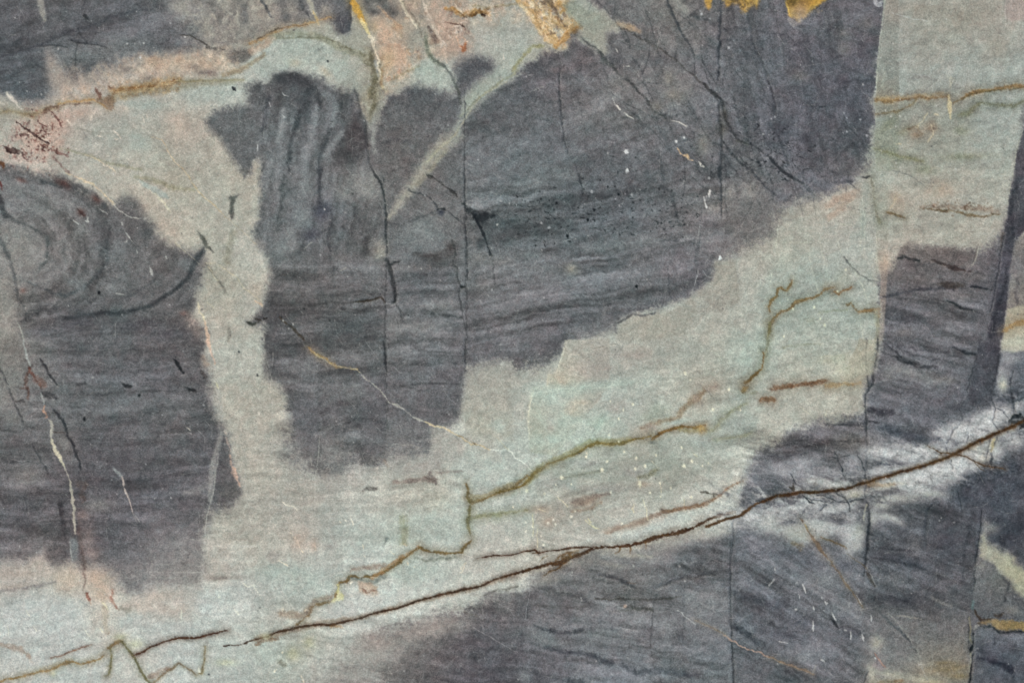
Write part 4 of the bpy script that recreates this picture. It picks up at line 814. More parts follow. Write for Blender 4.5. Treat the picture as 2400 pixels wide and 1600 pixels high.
S(None, '484747', .7, 6, '480,1240,10 680,1210,26 800,1215,16 900,1205,14', .35, 4)
S('crack', '43382e', .92, 3, '880,1208,8 1000,1195,18 1080,1180,20 1150,1165,14 1180,1215,10', .2, 4)
S(None, '484748', .7, 6, '600,1250,10 800,1265,16 1000,1285,20', .5, 4)
B('4c5053', .5, (900, 1390, 260, 60, 0), (800, 1480, 200, 40, 0), (950, 1540, 200, 30, 0), (1500, 960, 250, 40, 0), (1550, 1120, 260, 26, 0))
S(None, '43484a', .65, 9, '1600,1310,10 1750,1330,24 1880,1350,16', .35, 4)
B('7f807e', .55, (1250, 1440, 50, 90, 0), (1500, 1440, 200, 60, 0), (1700, 1240, 150, 50, 0), (2060, 800, 100, 60, 0), (2250, 830, 100, 50, 0))
S('black_speck', '26221f', .9, 2.5, '80,1358,30 100,1362,20', .2)
S(None, '3a302a', .85, 3, '0,1360,20 40,1370,20 20,1390,14', .3)
S('crack', '4a3f34', .85, 2.5, '210,1340,14 260,1390,14 330,1440,16 380,1490,26 440,1550,16', .45, 5)
K('white_fleck', 'c9c8c4', .85, '250,1375,26 340,1410,20 300,1450,14 1520,900,14 1690,1005,14 1405,880,12 630,355,16 2215,495,24', 1.6)
K(None, '2b2f31', .8, '235,1345,20 440,1270,22 680,1375,24 820,1360,14 1400,1328,16 1570,955,16 890,215,12')
B('a79d8f', .6, (10, 1130, 50, 90, 0))
S(None, 'd0b49a', .8, 3, '-10,1200,14 40,1220,20 60,1245,8', .3)

# ---- middle right dark
T(1200, 400)
B('45484b', .38, (330, 320, 240, 60, -8), (800, 370, 300, 50, -10), (150, 560, 260, 80, -4), (1380, 230, 110, 90, 0), (1500, 330, 120, 60, 0), (1850, 60, 70, 90, 0), (700, 250, 160, 50, 0), (1100, 520, 300, 40, -8))
for q in range(260):
    x_ = rng.rand() * 1750; y_ = 330 + rng.randn() * 170 + (250 - .15 * x_) * .5
    if -250 < y_ < 720: S(None, ['23282b', '2b2f33', '34393c'][q % 3], .75, 1.6, '%f,%f,%f %f,%f,%f' % (x_, y_, 6 + 14 * rng.rand() ** 2, x_ + rng.randn() * 14, y_ + rng.randn() * 8, 5), .3, 1)
for q in range(160):
    x_ = 2400 + rng.randn() * 240; y_ = -150 + rng.randn() * 180
    S(None, ['26282e', '303239'][q % 2], .6, 1.8, '%f,%f,%f %f,%f,%f' % (x_, y_, 6 + 12 * rng.rand() ** 2, x_ + rng.randn() * 14, y_ + rng.randn() * 8, 5), .3, 1)
K(None, '1c2124', .9, '410,300,30 700,450,36 760,460,18 880,150,24 810,90,20 510,600,34 455,520,26 980,220,36 1110,430,20 1145,1065,40 930,570,20 340,275,24 265,260,18 1470,180,22 1350,165,24')
B('747a7b', .6, (250, 90, 200, 70, -15), (500, 30, 120, 60, 0), (150, 780, 160, 40, 0), (900, 700, 260, 60, -8), (250, 900, 160, 50, -5), (1250, 640, 160, 50, 0))
B('8b877c', .7, (550, 900, 70, 50, 10))
B('78767a', .5, (1500, 860, 120, 60, 0), (1800, 470, 120, 60, 0), (1900, 600, 140, 80, 30))
S('crack', '43484c', .75, 4, '600,-20,14 620,80,18 640,150,14 660,220,8', .25, 3)
S(None, '46494d', .6, 8, '1360,140,20 1480,200,24 1490,330,26 1510,430,30 1540,490,26', .35, 5)
S(None, '4a4d52', .6, 5, '1380,650,20 1400,640,16 1700,660,10 1690,760,16 1690,880,10', .4, 4)
S('crack', '3e4348', .85, 3, '1910,-20,40 1920,120,14 1925,300,10 1925,440,6', .2, 2)
S('crack', '44474d', .85, 4, '2210,-10,14 2270,80,18 2350,170,16 2420,230,10', .2)
S(None, '4a4d51', .6, 6, '2040,60,10 2060,180,14 2070,260,8', .3)
B('85827d', .6, (2180, 180, 90, 90, 30), (2000, 200, 50, 90, 0), (1850, 350, 60, 40, 0))
S(None, '53585c', .5, 8, '470,700,10 490,760,14 620,760,10 610,640,10', .4)
S(None, '4f5356', .5, 7, '560,850,10 620,890,16 660,960,14', .3)
S(None, '4c4f54', .6, 3, '1430,880,10 1440,1100,12 1450,1160,10', .3)
S(None, '54565b', .5, 4, '700,1230,8 715,1330,8 720,1400,8', .3)
S(None, '4d5054', .5, 8, '910,1100,20 1000,1120,26 1120,1100,16', .4)
S('white_fleck', 'dedbd8', .95, 1.8, '1820,180,14 1812,215,26 1805,245,8', .15, 2)
S('white_fleck', 'dedbd8', .95, 1.8, '1765,245,5 1775,290,12 1790,340,18', .15, 3)
F('white_fleck', '1892,822 1905,780 1915,778 1932,806 1905,824', '1910,805,ecebe6', 1., .5, .3, 'bright white triangular fleck')
K('white_fleck', 'b9b9ba', .7, '735,195,36 1100,222,26 1055,5,34 1810,70,30 985,320,16 950,260,14 1040,215,10 1580,95,16 270,480,30 340,525,26', 2)
S(None, 'aab0ae', .5, 1.6, '470,650,4 525,630,8', .2)
S(None, 'a5a9a8', .65, 1.5, '1720,900,6 1700,960,6 1680,1030,5 1660,1110,4', .2, 3)
S(None, 'a5a9a8', .6, 1.5, '1760,920,5 1790,970,6 1830,990,5', .2, 3)
S(None, 'a8aaa8', .5, 1.5, '1735,470,4 1720,560,5 1690,680,4', .2, 3)
# crisp lower step of the dark patch
F(None, '960,1478 985,1400 1060,1360 1140,1315 1200,1330 1260,1335 1330,1315 1440,1300 1500,1270 1600,1220 1680,1150 1700,1300 1600,1500 1200,1568 955,1568', '1050,1450,a19e94 1300,1400,a19d92 1550,1300,9d9a91 1000,1550,a19e96', 5, 4, 3, None, .85, 40.)
S(None, '4a4d50', .75, 4, '960,1480,8 940,1400,16 985,1400,20 1060,1350,20 1110,1320,16 1240,1330,24 1320,1310,14', .3, 3)
S(None, '5b5c60', .6, 5, '1860,820,10 1862,960,16 1840,1000,20 1780,1010,16', .2, 3)
F(None, '1862,830 1860,980 1850,1010 1700,1120 1900,1300 2100,1200 2050,830', '1950,1000,a29e94 1800,1150,9b978f 2000,900,a19c92', 4, 3, 3, None, .8, 40.)
S(None, '5d5b5a', .7, 4, '590,1530,8 560,1500,16 520,1490,8', .3)
K('white_fleck', 'd5d5c4', .85, '1980,1520,26 1560,1500,14', 1.6)
S(None, 'c0c1b4', .6, 1.8, '1840,1150,4 1835,1260,7 1830,1330,4', .2, 2)

# ---- right middle
T(1800, 400)
B('72727a', .6, (400, 80, 90, 90, 0), (540, 160, 70, 50, 0), (720, 90, 90, 40, 10), (120, 230, 120, 60, 30))
S(None, '515158', .8, 5, '610,95,14 680,105,30 760,95,20', .5, 4)
S(None, '33363b', .9, 4, '860,60,10 900,65,20 935,50,20', .3)
S(None, '8b8a88', .5, 14, '150,330,60 350,260,70 500,220,50', .5)
S(None, 'b49d8d', .7, 12, '560,330,60 640,260,80 760,240,80 820,200,50 560,430,50', .4, 4)
S(None, 'a2a8a0', .6, 10, '900,130,60 890,250,60 880,400,60 870,600,50', .3)
F(None, '945,-60 960,120 985,250 995,420 990,600 1000,760 1020,930 1040,1000 1028,1160 1028,1400 1020,1568 1060,1568 1100,900 1100,-60', '1030,100,a5aaa0 1040,300,a5a598 1040,500,a8a799 1040,700,aca499 1060,900,b29d8f', 2.4, 1.6, 2, None, .5, 30.)
S('olive_vein', '7c7a62', .65, 4, '945,60,10 965,180,14 980,280,12 1000,420,16 1030,480,30', .4, 3)
for t in ('870,200,4 890,500,7 880,800,5', '850,350,4 860,480,8 845,750,5', '995,600,5 1000,800,8 1010,950,6', '600,450,5 580,470,8', '650,490,8 720,490,9 770,488,8', '480,640,5 500,780,8 530,850,7 545,940,8 590,1050,6', '620,560,5 650,680,6 670,760,5', '800,940,6 860,1040,8 900,1150,7 930,1230,5', '740,830,5 800,930,8 860,970,5', '620,1160,5 650,1230,7', '100,440,5 90,560,7 70,700,6', '370,700,4 400,900,6 460,1100,6', '840,1350,6 860,1430,9 880,1568,8', '950,950,4 1010,1010,4', '60,650,5 400,660,6', '240,960,4 420,940,6', '40,930,5 20,1050,6 30,1150,4'):
    S(None, 'c6c8b6', .65, 1.6, t, .25, 3)
S(None, '4f5250', .7, 4, '690,800,6 760,870,10 850,960,12 920,1000,10 1010,1010,16', .4, 4)
B('b6a290', .6, (1180, 280, 80, 110, -30), (1600, 180, 120, 70, 0), (1080, 850, 70, 90, -35))
S(None, 'cabaa0', .8, 2, '1180,200,8 1160,280,14 1140,330,10 1100,380,6 1205,220,10', .4, 4)
S('olive_vein', '7b6848', .85, 4, '1090,380,10 1130,385,22 1200,415,24 1260,435,10', .3, 3)
S('rust_band', '978170', .6, 10, '1410,340,20 1500,325,30 1700,335,40 1900,345,50 2050,355,50 2110,375,20', .5, 5, 'speckled brown band in the pale right panel')
S(None, '76603f', .85, 4, '1400,345,12 1600,365,14 1750,380,20 1850,410,26 1950,420,20 2130,400,10', .4, 4)
for q in range(70):
    x_ = 1420 + rng.rand() * 650; y_ = 310 + rng.randn() * 30 + (x_ - 1420) * .05
    S(None, '7d6752', .5, 1.8, '%f,%f,%f %f,%f,6' % (x_, y_, 8 + 8 * rng.rand(), x_ + rng.randn() * 10, y_ + 8), .3, 1)
S(None, 'bfb8a8', .75, 2, '1480,150,5 1440,240,8 1380,340,6 1310,430,5', .2, 2)
S(None, 'cfcbbd', .85, 2, '1960,640,5 1930,720,10 1900,830,12 1870,880,6', .2, 2)
S(None, '6b6260', .7, 4, '1930,690,6 1905,770,16 1890,840,10', .2, 2)
F(None, '1190,780 1215,700 1290,670 1380,690 1480,690 1600,690 1700,700 1820,720 1900,760 1870,900 1700,900 1480,830 1300,820', '1250,730,7c7370 1400,720,837975 1600,760,7c716f 1800,800,7b7170 1700,860,6d6563', 10, 5, 5, None, .75, 30.)
S(None, '37393b', .92, 5, '1195,800,16 1240,795,36 1300,810,26 1380,830,10', .25, 4)
S('crack', '4e4140', .92, 4, '1500,820,14 1600,850,26 1700,890,30 1790,915,16 1870,920,10', .2, 4, 'dark lamina under the pale right panel')
S(None, '4d4b4c', .6, 7, '1870,930,10 2000,945,8', .3)
S(None, '4a4a52', .8, 6, '1040,1160,10 1120,1145,20 1250,1115,16 1400,1085,26 1500,1095,24 1580,1080,16 1700,1090,18', .25, 4)
S(None, '4f4844', .7, 8, '1570,1040,20 1680,1050,60 1800,1050,40', .4, 5)
S('crack', '35363c', .9, 3, '1860,1070,10 1960,1075,22 2060,1090,12', .2, 3)
S('crack', '34383b', .9, 3, '1640,1195,14 1700,1220,20 1780,1260,18 1890,1280,10', .2, 3)
S(None, '56575d', .55, 12, '1100,1340,50 1250,1370,60 1400,1350,40 1500,1440,40', .4, 4)
B('7a7472', .5, (1200, 960, 120, 40, 0), (1900, 980, 120, 30, 0), (1400, 1000, 120, 40, 0), (1800, 1150, 150, 40, 0), (1250, 1480, 120, 50, 0))
# upright dark strip and its fault lines
F(None, '2330,-60 2240,150 2215,260 2200,480 2180,640 2150,760 2130,900 2095,1100 2060,1300 2010,1568 1990,1700 2120,1700 2170,1460 2195,1200 2215,1000 2240,800 2280,640 2420,500 2500,-60',
  '2330,100,5b5960 2270,300,58565c 2290,500,4d4d54 2260,600,53525a 2170,900,62606a 2200,950,5c5a62 2140,1100,57565f 2150,1300,4d4c55 2060,1500,5c5b63 2100,1500,4c4b54', 4, 3, 3, None, .95, 24.)
S(None, '3c3c43', .7, 6, '2290,120,30 2250,200,20 2225,400,30 2260,560,40 2220,640,26', .35, 5)
S('crack', '42424a', .85, 2.4, '2170,600,10 2140,740,12 2120,900,12 2100,1000,14 2085,1120,8 2040,1300,8', .15, 2)
S(None, '6b5d55', .7, 6, '2160,570,20 2145,660,20 2130,730,12', .3)
S(None, '3c3c44', .7, 6, '2190,900,14 2170,1100,30 2100,1250,40 2080,1350,30 2050,1520,50', .4, 5)
F('grey_patch', '2240,830 2280,650 2500,500 2900,500 2900,1200 2352,1230 2290,1240 2195,1280 2210,1100', '2300,700,7a7672 2280,900,79767a 2280,1050,86837d 2300,1160,8a827c 2320,900,777378 2350,1000,77736f', 6, 5, 3, 'small grey panel at the right edge', .9, 30.)
S(None, '5a585e', .7, 7, '2290,980,20 2280,1120,30 2300,1200,40', .4, 5)
F('pale_panel', '2198,1270 2300,1240 2900,1210 2900,1690 2352,1650 2260,1670 2150,1640 2172,1450', '2280,1300,a59c8c 2250,1380,b0a48f 2250,1520,aba695 2300,1600,b8b6a9 2250,1650,a9a79b', 5, 4, 3, 'small pale panel at the right edge', .95, 30.)
S('rust_seam', 'a28050', .85, 4, '2165,1480,20 2230,1440,44 2290,1410,50 2352,1390,60 2500,1380,50', .45, 5, 'ochre seam at the right edge')
# olive veins in the teal panel
B('8fa6a2', .7, (150, 1180, 110, 80, 0), (550, 1190, 110, 60, 0), (350, 1290, 120, 50, -10), (800, 1360, 90, 50, 20), (200, 1420, 120, 50, -20), (470, 960, 110, 60, 0), (950, 1360, 40, 50, 0), (330, 980, 90, 40, 0))
S('olive_vein', '7b6640', .92, 3, '225,1010,14 210,1050,24 170,1105,18 120,1075,22 95,1080,26 75,1150,16 30,1190,30 12,1240,24 20,1300,10', .15, 3.5, 'upper olive fork in the teal panel')
S('olive_vein', '7d6844', .92, 3.2, '5,1520,20 15,1420,26 60,1350,26 120,1300,24 190,1280,20 270,1200,36 360,1180,22 470,1140,22 530,1085,26 610,1075,16', .15, 3.5, 'long olive vein in the teal panel')
S('olive_vein', '8a6a45', .9, 3, '620,1110,30 650,1130,20 690,1105,16 760,1075,20', .25, 3.5)
S('olive_vein', '7a6a48', .9, 3.2, '725,1230,24 760,1215,18 790,1250,16 830,1300,22 880,1295,34 960,1275,30', .25, 3.5)
S(None, '9b7a55', .6, 5, '840,1300,20 960,1280,26 1010,1270,20 1020,1350,14', .3)
S('olive_vein', '7d7a58', .75, 5, '15,1400,30 10,1500,24 0,1568,24 -20,1700,26', .3, 3)
S(None, '888867', .5, 8, '480,1310,16 600,1290,16 730,1285,14', .5, 4)
B('9b998a', .5, (380, 1370, 60, 40, 0), (600, 1050, 90, 40, 0), (700, 980, 70, 60, 0))
S(None, '8b8467', .6, 6, '990,1280,30 1010,1400,36 1000,1568,40', .4, 4)
K('white_fleck', 'd9dac0', .9, '185,1185,26 430,1255,34 110,1215,18 520,1420,36 145,1525,22 715,910,26 230,1270,24 640,1110,30 480,1360,18', 1.6)

# ---- lower left
T(0, 800)
B('5a5759', .5, (700, 230, 300, 60, 0), (1200, 120, 300, 60, 0), (1700, 330, 150, 80, 0), (300, 470, 160, 60, 0), (1500, 1100, 400, 50, 0), (1200, 1180, 260, 40, 0), (1300, 1340, 260, 40, 0), (100, 950, 120, 60, 0))
B('727678', .5, (1200, 560, 300, 70, 0), (900, 650, 260, 80, 0), (1600, 650, 150, 70, 0), (1300, 850, 260, 80, 0))
B('827f7b', .6, (80, 130, 90, 110, 0), (60, 480, 80, 130, 0), (120, 700, 90, 60, 0), (250, 1230, 140, 90, 0), (580, 950, 80, 120, -25), (900, 1500, 150, 60, 0))
S('crack', '24282b', .92, 4, '1590,170,10 1630,200,40 1650,240,34 1690,285,10', .3, 5)
S(None, '2a2e31', .9, 4, '1130,390,14 1160,410,34 1200,415,26', .3, 5)
K('black_speck', '1f2326', .92, '1278,492,34 775,715,44', 2.5)
S(None, '2c2b2d', .85, 4, '1710,420,14 1760,445,26 1800,465,10', .4, 5)
S(None, '3a3130', .75, 6, '1850,280,14 1880,300,40 1890,350,26', .5, 6)
S(None, '44474a', .7, 5, '890,295,12 950,285,16 990,265,10', .4, 4)
S(None, '3c3f42', .6, 7, '730,390,30 780,380,20', .5)
S(None, '3e3c40', .7, 6, '400,480,40 450,490,60 500,520,30', .5, 5)
S('crack', '39393d', .9, 3.5, '370,150,10 400,200,16 440,280,20 490,350,14 520,400,10', .25, 4)
S('crack', '3a3b40', .9, 4, '500,630,14 570,720,26 600,780,20 630,880,16 680,970,24 720,1080,20 740,1180,10', .2, 4)
S('crack', '4b4c4f', .7, 4, '-10,260,40 40,310,20 70,400,14 130,560,12 180,660,16 220,760,10', .35, 4)
S(None, '4a4b4f', .75, 4, '290,930,10 340,1030,16 400,1130,20 440,1210,12', .3, 4)
S(None, '4b4c50', .7, 6, '60,1110,16 200,1105,14 270,1100,10', .4)
S(None, '3d393a', .75, 5, '150,550,20 210,545,26', .4)
S(None, '56443e', .75, 4, '490,835,8 600,835,10', .3)
S('white_vein', '9da3a2', .92, 1.8, '220,-10,16 230,80,18 255,160,16 280,230,12', .1, 3, 'bluish white upper end of the vein at the left')
S(None, '9a9f9e', .9, 1.8, '375,470,10 400,550,18 395,580,10', .15, 3)
S('red_dendrite', '664a42', .8, 4, '290,230,16 250,300,20 235,390,30 260,460,22 265,530,22', .3, 5)
S(None, '6e463c', .85, 2.5, '270,250,26 310,310,14 350,380,14 380,440,8', .3, 5)
S(None, '5a3a35', .6, 5, '190,430,14 240,425,20', .4)
S(None, '7a5a50', .5, 9, '330,340,60 400,400,60', .5)
S('pink_vein', 'b08c78', .92, 2.4, '410,590,10 405,640,26 425,690,14', .2, 4)
S('white_vein', 'b8b3a8', .92, 2.2, '440,720,12 470,740,30 475,800,26 475,890,10', .25, 4)
S('white_vein', 'cfc6ae', .95, 2.2, '480,900,16 485,940,28 520,1020,34 560,1090,28 590,1150,16', .2, 4, 'cream stretch of the vein at the left')
S('white_vein', 'b9b3a6', .92, 2, '590,1150,14 630,1250,12 645,1320,20 660,1400,22 665,1480,22 690,1540,20 670,1610,18 690,1700,20 690,1760,18', .15, 4, 'lower stretch of the vein at the left')
S(None, '67554f', .5, 10, '720,1300,30 780,1300,40 740,1400,40 760,1470,30', .6, 6)
S(None, '4a4448', .7, 10, '550,1500,60 560,1580,50 590,1690,50 600,1790,30', .4, 5)
S('pale_streak', '99a0a0', .8, 4, '1040,1160,10 1080,1200,26 1110,1235,16', .2)
S('white_vein', 'd5c4bc', .92, 1.8, '1115,1235,10 1130,1270,16 1140,1340,10 1170,1420,14 1200,1490,10 1215,1560,8', .25, 3, 'short thin vein in the left dark patch')
S(None, '9b9690', .6, 1.6, '1215,1560,6 1250,1650,6', .3)
S('pink_vein', 'd5b6a4', .9, 2.4, '1900,-10,26 1930,60,26 1950,130,18 1970,200,12', .25, 3, 'pinkish stretch of the vein by the upright dyke')
S(None, '9d8a7a', .7, 6, '1870,150,40 1900,220,40', .4)
S('white_vein', 'd8d2b0', .9, 1.8, '1985,380,6 2000,410,16 2012,430,8', .15)
S(None, 'a8a6a0', .7, 8, '2000,450,40 2020,600,40 2030,720,30', .4)
S('pink_vein', 'cdb3a8', .92, 2.2, '2040,790,10 2080,860,10 2100,930,22 2120,1000,12', .25, 4)
S('pink_vein', 'd0ab98', .95, 2.6, '2110,1040,14 2120,1120,26 2150,1200,40 2180,1270,30 2210,1330,10', .15, 3, 'widest pinkish stretch of the vein by the upright dyke')
S(None, '6a6460', .7, 8, '2090,880,16 2110,1000,20 2080,1060,20', .4)
S(None, '8b8a87', .9, 9, '2040,800,30 2010,950,60 1960,1100,50 1940,1300,50 1930,1450,40', .3, 3)
S('pale_streak', 'a9a8a3', .75, 2, '2010,1050,10 1980,1200,10 1960,1400,10 1900,1600,8 1870,1850,8', .2, 2, 'straight pale line along a fault')
F(None, '2045,930 2095,960 2105,1100 2150,1250 2200,1350 2210,1420 2080,1440 2000,1400 2010,1250 2030,1100', '2060,1100,6b6a6c 2080,1280,676668 2150,1380,716f6c', 10, 6, 5, None, .85, 30.)
S(None, '8c8985', .6, 22, '1700,1400,30 1850,1350,60 1930,1300,40', .4)
S('white_fleck', 'd8d0c0', .9, 1.5, '1705,790,5 1730,800,9 1755,815,5', .15)
K(None, 'b8b8b8', .7, '850,330,24 910,880,16 895,1105,18 830,940,14 2195,95,14')
K('black_speck', '2c3032', .9, '2195,95,22', 1.6)
T(0, 1200)
S('white_vein', 'a9b0ae', .9, 2, '650,260,8 645,330,10 660,440,10', .2, 3)
F(None, '650,250 705,235 720,300 715,420 690,450 660,430', '690,340,777c7d', 4, 4, 3, None, .85)
S('red_band', '62534f', .6, 10, '720,60,14 720,160,30 740,260,40 760,400,40 770,480,44 775,570,24', .4, 6, 'dark reddish streak above the pale band')
B('93807a', .6, (800, 250, 60, 120, 0), (760, 30, 60, 50, 0), (860, 380, 70, 60, 0))
S(None, '5c4a46', .8, 4, '770,560,20 780,620,14 765,720,8', .3, 4)
B('b7a291', .8, (900, 620, 130, 130, 0), (620, 640, 110, 120, 0), (930, 760, 80, 60, 0))
B('a3988f', .7, (250, 560, 260, 60, -3), (150, 680, 180, 30, -4), (350, 460, 60, 50, 0))
S(None, '7f7978', .6, 8, '-20,730,20 200,700,30 400,670,26 520,640,20', .35, 4)
S('red_fleck', '86503f', .9, 2.6, '800,740,14 805,775,34 825,800,14', .2, 4, 'small rust red spot at the lower left')
S(None, '9b6a58', .75, 4, '1040,700,14 1020,780,26 1060,880,20 1090,900,8', .4, 5)
S(None, '9b7460', .6, 3, '820,800,10 840,850,8', .3)
F('grey_tongue', '930,500 1000,420 1200,380 1390,420 1390,680 1360,720 1280,730 1200,710 1140,660 1100,590 1050,540', '1150,430,6a686d 1300,470,747277 1300,660,8d8a8b 1200,620,83807f', 26, 8, 8, 'dark tongue dipping into the lower pale band', .6, 30.)
F(None, '1390,300 1860,280 1850,680 1600,690 1450,670 1400,640', '1500,350,78757a 1500,450,827f80 1700,400,837f80 1750,600,96918c 1500,600,8f8b88', 14, 8, 6, None, .7, 40.)
for t in ('1390,420,5 1385,700,7', '1380,545,4 1840,550,6', '1600,470,4 1620,700,5', '1400,600,4 1850,600,5', '1390,470,3 1600,480,4 1840,490,3', '1500,540,3 1500,660,3', '1760,250,4 1870,260,6', '1900,30,6 1880,280,8 1860,600,8', '1900,290,4 2200,310,8 2352,320,6', '2180,300,6 2260,310,12 2352,315,8', '1640,690,4 1900,680,6', '1830,0,3 1830,260,4', '1240,20,4 1280,90,6'):
    S(None, 'b8b6b0', .55, 1.6, t, .3, 2)
B('7a6f68', .5, (2080, 600, 160, 20, 0), (1980, 610, 60, 20, 0))
S(None, 'b5a898', .7, 9, '960,820,50 970,920,60 960,1000,60 980,1100,50', .3, 5)
S('white_fleck', 'd5cdb0', .85, 2.4, '945,830,12 975,860,20 990,890,10', .3)
S('white_fleck', 'd4cfb6', .85, 1.8, '920,1060,8 945,1100,12', .2)
S(None, '8f6f55', .7, 3, '990,1120,10 1010,1095,10', .3)
S(None, '77756a', .6, 10, '1100,880,30 1180,890,40 1160,930,20', .5)
S('rust_band', '9b8678', .7, 8, '-20,1200,30 60,1230,40 180,1250,50 240,1300,30 300,1370,16', .5, 4, 'brownish stain at the left edge')
S('rust_vein', '77553f', .95, 1.8, '465,1335,8 560,1315,9 650,1280,9 740,1245,10 840,1215,7', .15, 2.5, 'short thin brown vein in the lower left panel')
S('olive_vein', '8a6f43', .92, 2.6, '-60,1570,26 60,1535,16 160,1520,20 260,1490,16 360,1460,18 450,1450,18 520,1420,24 600,1380,30 660,1370,24 740,1395,16 830,1375,16 920,1340,14 960,1310,10', .2, 3, 'wavy olive vein in the lower left corner')
S(None, '9b8f72', .5, 7, '200,1500,20 480,1420,50 640,1360,40', .5)
S('olive_vein', '7c6440', .92, 2.8, '1000,1245,24 1050,1215,36 1090,1180,34 1120,1175,20', .25, 4)
S('olive_vein', '77724f', .9, 3, '1010,1250,12 1020,1340,18 1015,1430,20 1000,1490,14 960,1500,8', .2, 3)
S('olive_vein', '6d6a4a', .92, 3, '1120,1180,14 1160,1230,18 1210,1300,22 1250,1370,26 1290,1460,26 1340,1530,26 1400,1580,20', .15, 3, 'olive vein zigzagging to the bottom edge')
S('olive_vein', '7d6f55', .9, 3, '1400,1570,20 1500,1490,20 1580,1430,18 1640,1385,16 1700,1420,16 1760,1460,14 1800,1490,10', .15, 3)
S(None, '8d7565', .6, 9, '1380,1510,50 1450,1480,60 1530,1430,40', .45)
S('olive_vein', '857a58', .85, 3, '1885,1230,10 1880,1330,16 1865,1420,20 1850,1475,26 1820,1480,10', .2, 3)
S('rust_vein', '4f2f1e', .97, 1.8, '1225,1310,12 1300,1290,17 1380,1240,20 1450,1210,17 1520,1185,17 1600,1160,22 1700,1155,22 1780,1155,18 1850,1140,19 1930,1120,19 2030,1100,16 2100,1085,6', .05, 2.5, 'short dark rust vein above the main one', .0)
S(None, '5c4232', .8, 2, '1600,1160,8 1605,1140,8', .1)
B('aab4b3', .6, (500, 900, 250, 200, 0), (1200, 1000, 150, 80, 0), (1650, 1060, 200, 50, 0), (1900, 850, 120, 120, 0))
B('b6a59a', .5, (1300, 850, 160, 60, 0), (1600, 900, 160, 60, 0), (1500, 760, 160, 50, 0))
for t in ('240,900,6 270,950,12', '770,1060,6 800,1110,16 830,1150,6', '1650,860,6 1665,920,12 1680,1000,6', '2160,890,8 2190,940,14', '310,1040,6 335,1090,9', '2020,770,14 2000,790,10', '70,1040,6 80,1130,6', '2240,650,14 2270,680,8 2340,670,6 2400,800,8', '1820,1430,8 1835,1460,14', '2040,1390,10 2080,1400,8'):
    S('white_fleck', 'd6d6c6', .8, 1.8, t, .25, 3)
B('b7b79a', .6, (490, 1480, 30, 30, 0), (1250, 1210, 70, 40, 0), (2080, 1380, 90, 30, 0), (1100, 1140, 60, 30, 0))
K('black_speck', '3b4346', .9, '1920,1487,26', 2)

# ---- lower middle
T(600, 800)
S('ochre_vein', 'a08350', .8, 3, '470,50,10 520,90,26 590,140,20 640,160,16 690,200,18', .35, 5, 'yellowish upper end of the long slanting vein')
S(None, 'a88b58', .6, 4, '700,200,20 740,240,26 860,240,16 930,255,10', .5, 6)
S('white_vein', 'b7ab90', .85, 1.5, '520,90,5 600,150,9 700,215,7 800,235,8 930,262,9 960,290,8', .15, 3)
S('white_vein', 'aaa8a0', .92, 1.5, '960,285,8 1000,340,10 1080,400,10 1140,450,9 1180,500,11 1220,555,10 1280,590,20 1340,610,10 1380,650,12 1440,690,12 1490,710,24 1550,740,12', .1, 4, 'long thin slanting vein')
S('white_vein', 'c2b293', .95, 1.6, '1550,740,10 1600,765,16 1680,775,12 1740,800,14 1840,850,13 1900,890,14 1980,940,14 2060,960,14 2150,990,10', .1, 4, 'cream lower end of the long slanting vein')
S(None, '6f5f45', .7, 1.2, '1860,860,5 1980,915,6 2010,945,5', .2, 3)
S('white_vein', 'd8dad0', .95, 1.8, '2150,985,8 2240,1000,14 2300,990,14 2352,1020,12 2370,1060,12 2420,1085,10 2490,1140,10 2530,1190,6', .1, 3, 'white end of the long slanting vein')
S(None, 'b9b39a', .8, 1.6, '2190,860,5 2270,940,8 2310,990,7', .2, 3)
B('5d5c60', .5, (700, 620, 150, 60, -15), (500, 740, 160, 60, 0), (980, 740, 200, 40, 0), (480, 920, 60, 90, 0), (1350, 640, 200, 40, 10), (1750, 520, 120, 60, 0), (1080, 960, 100, 60, 0), (740, 830, 60, 40, 0))
B('7b7b7b', .5, (900, 480, 200, 60, 0), (400, 250, 150, 60, 0), (880, 120, 180, 60, 0), (1250, 130, 60, 90, 0), (300, 380, 60, 40, 0), (880, 880, 90, 60, 0))
S(None, '4b4b4d', .7, 5, '1220,430,10 1340,405,18 1430,420,14 1510,460,8', .35, 4)
S(None, '4a4b4e', .7, 6, '1430,395,10 1650,380,16 1850,390,16 1900,400,10', .35, 4)
S(None, '4b4b4e', .6, 6, '880,715,16 1000,710,26 1150,740,20 1200,765,16', .4, 4)
S(None, '4d4d50', .6, 6, '590,660,16 670,630,16 780,560,14', .4, 4)
S(None, '4f5052', .6, 8, '1430,70,14 1700,100,14 1880,110,10', .5)
S('crack', '3e4043', .9, 2, '1170,-10,12 1185,120,18 1190,200,20 1195,270,10', .15, 2)
S('crack', '494a4d', .8, 2, '1925,-10,10 1918,120,14 1935,230,8', .2, 2)
S(None, '6b6967', .6, 2, '1205,540,5 1210,800,6 1205,1010,6', .3, 2)
S(None, '6b6967', .6, 2, '810,560,5 800,860,6 800,1120,6', .3, 2)
F(None, '1920,330 1905,420 1900,500 1880,600 1900,700 1980,860 2352,900 2352,180 2100,210 1960,250', '2000,500,a3a097 2200,500,a5a299 2100,750,aaa99c 2000,300,908e88 2250,250,97958e', 12, 6, 4, None, .8, 40.)
F(None, '1610,790 1700,800 1900,900 1900,1120 1600,1100', '1700,900,9b9690 1750,1050,a4a29c', 10, 6, 4, None, .7, 40.)
F(None, '1235,1060 1600,1050 1600,1000 1700,980 1700,1180 1240,1250', '1400,1120,a09c97', 12, 6, 4, None, .7)
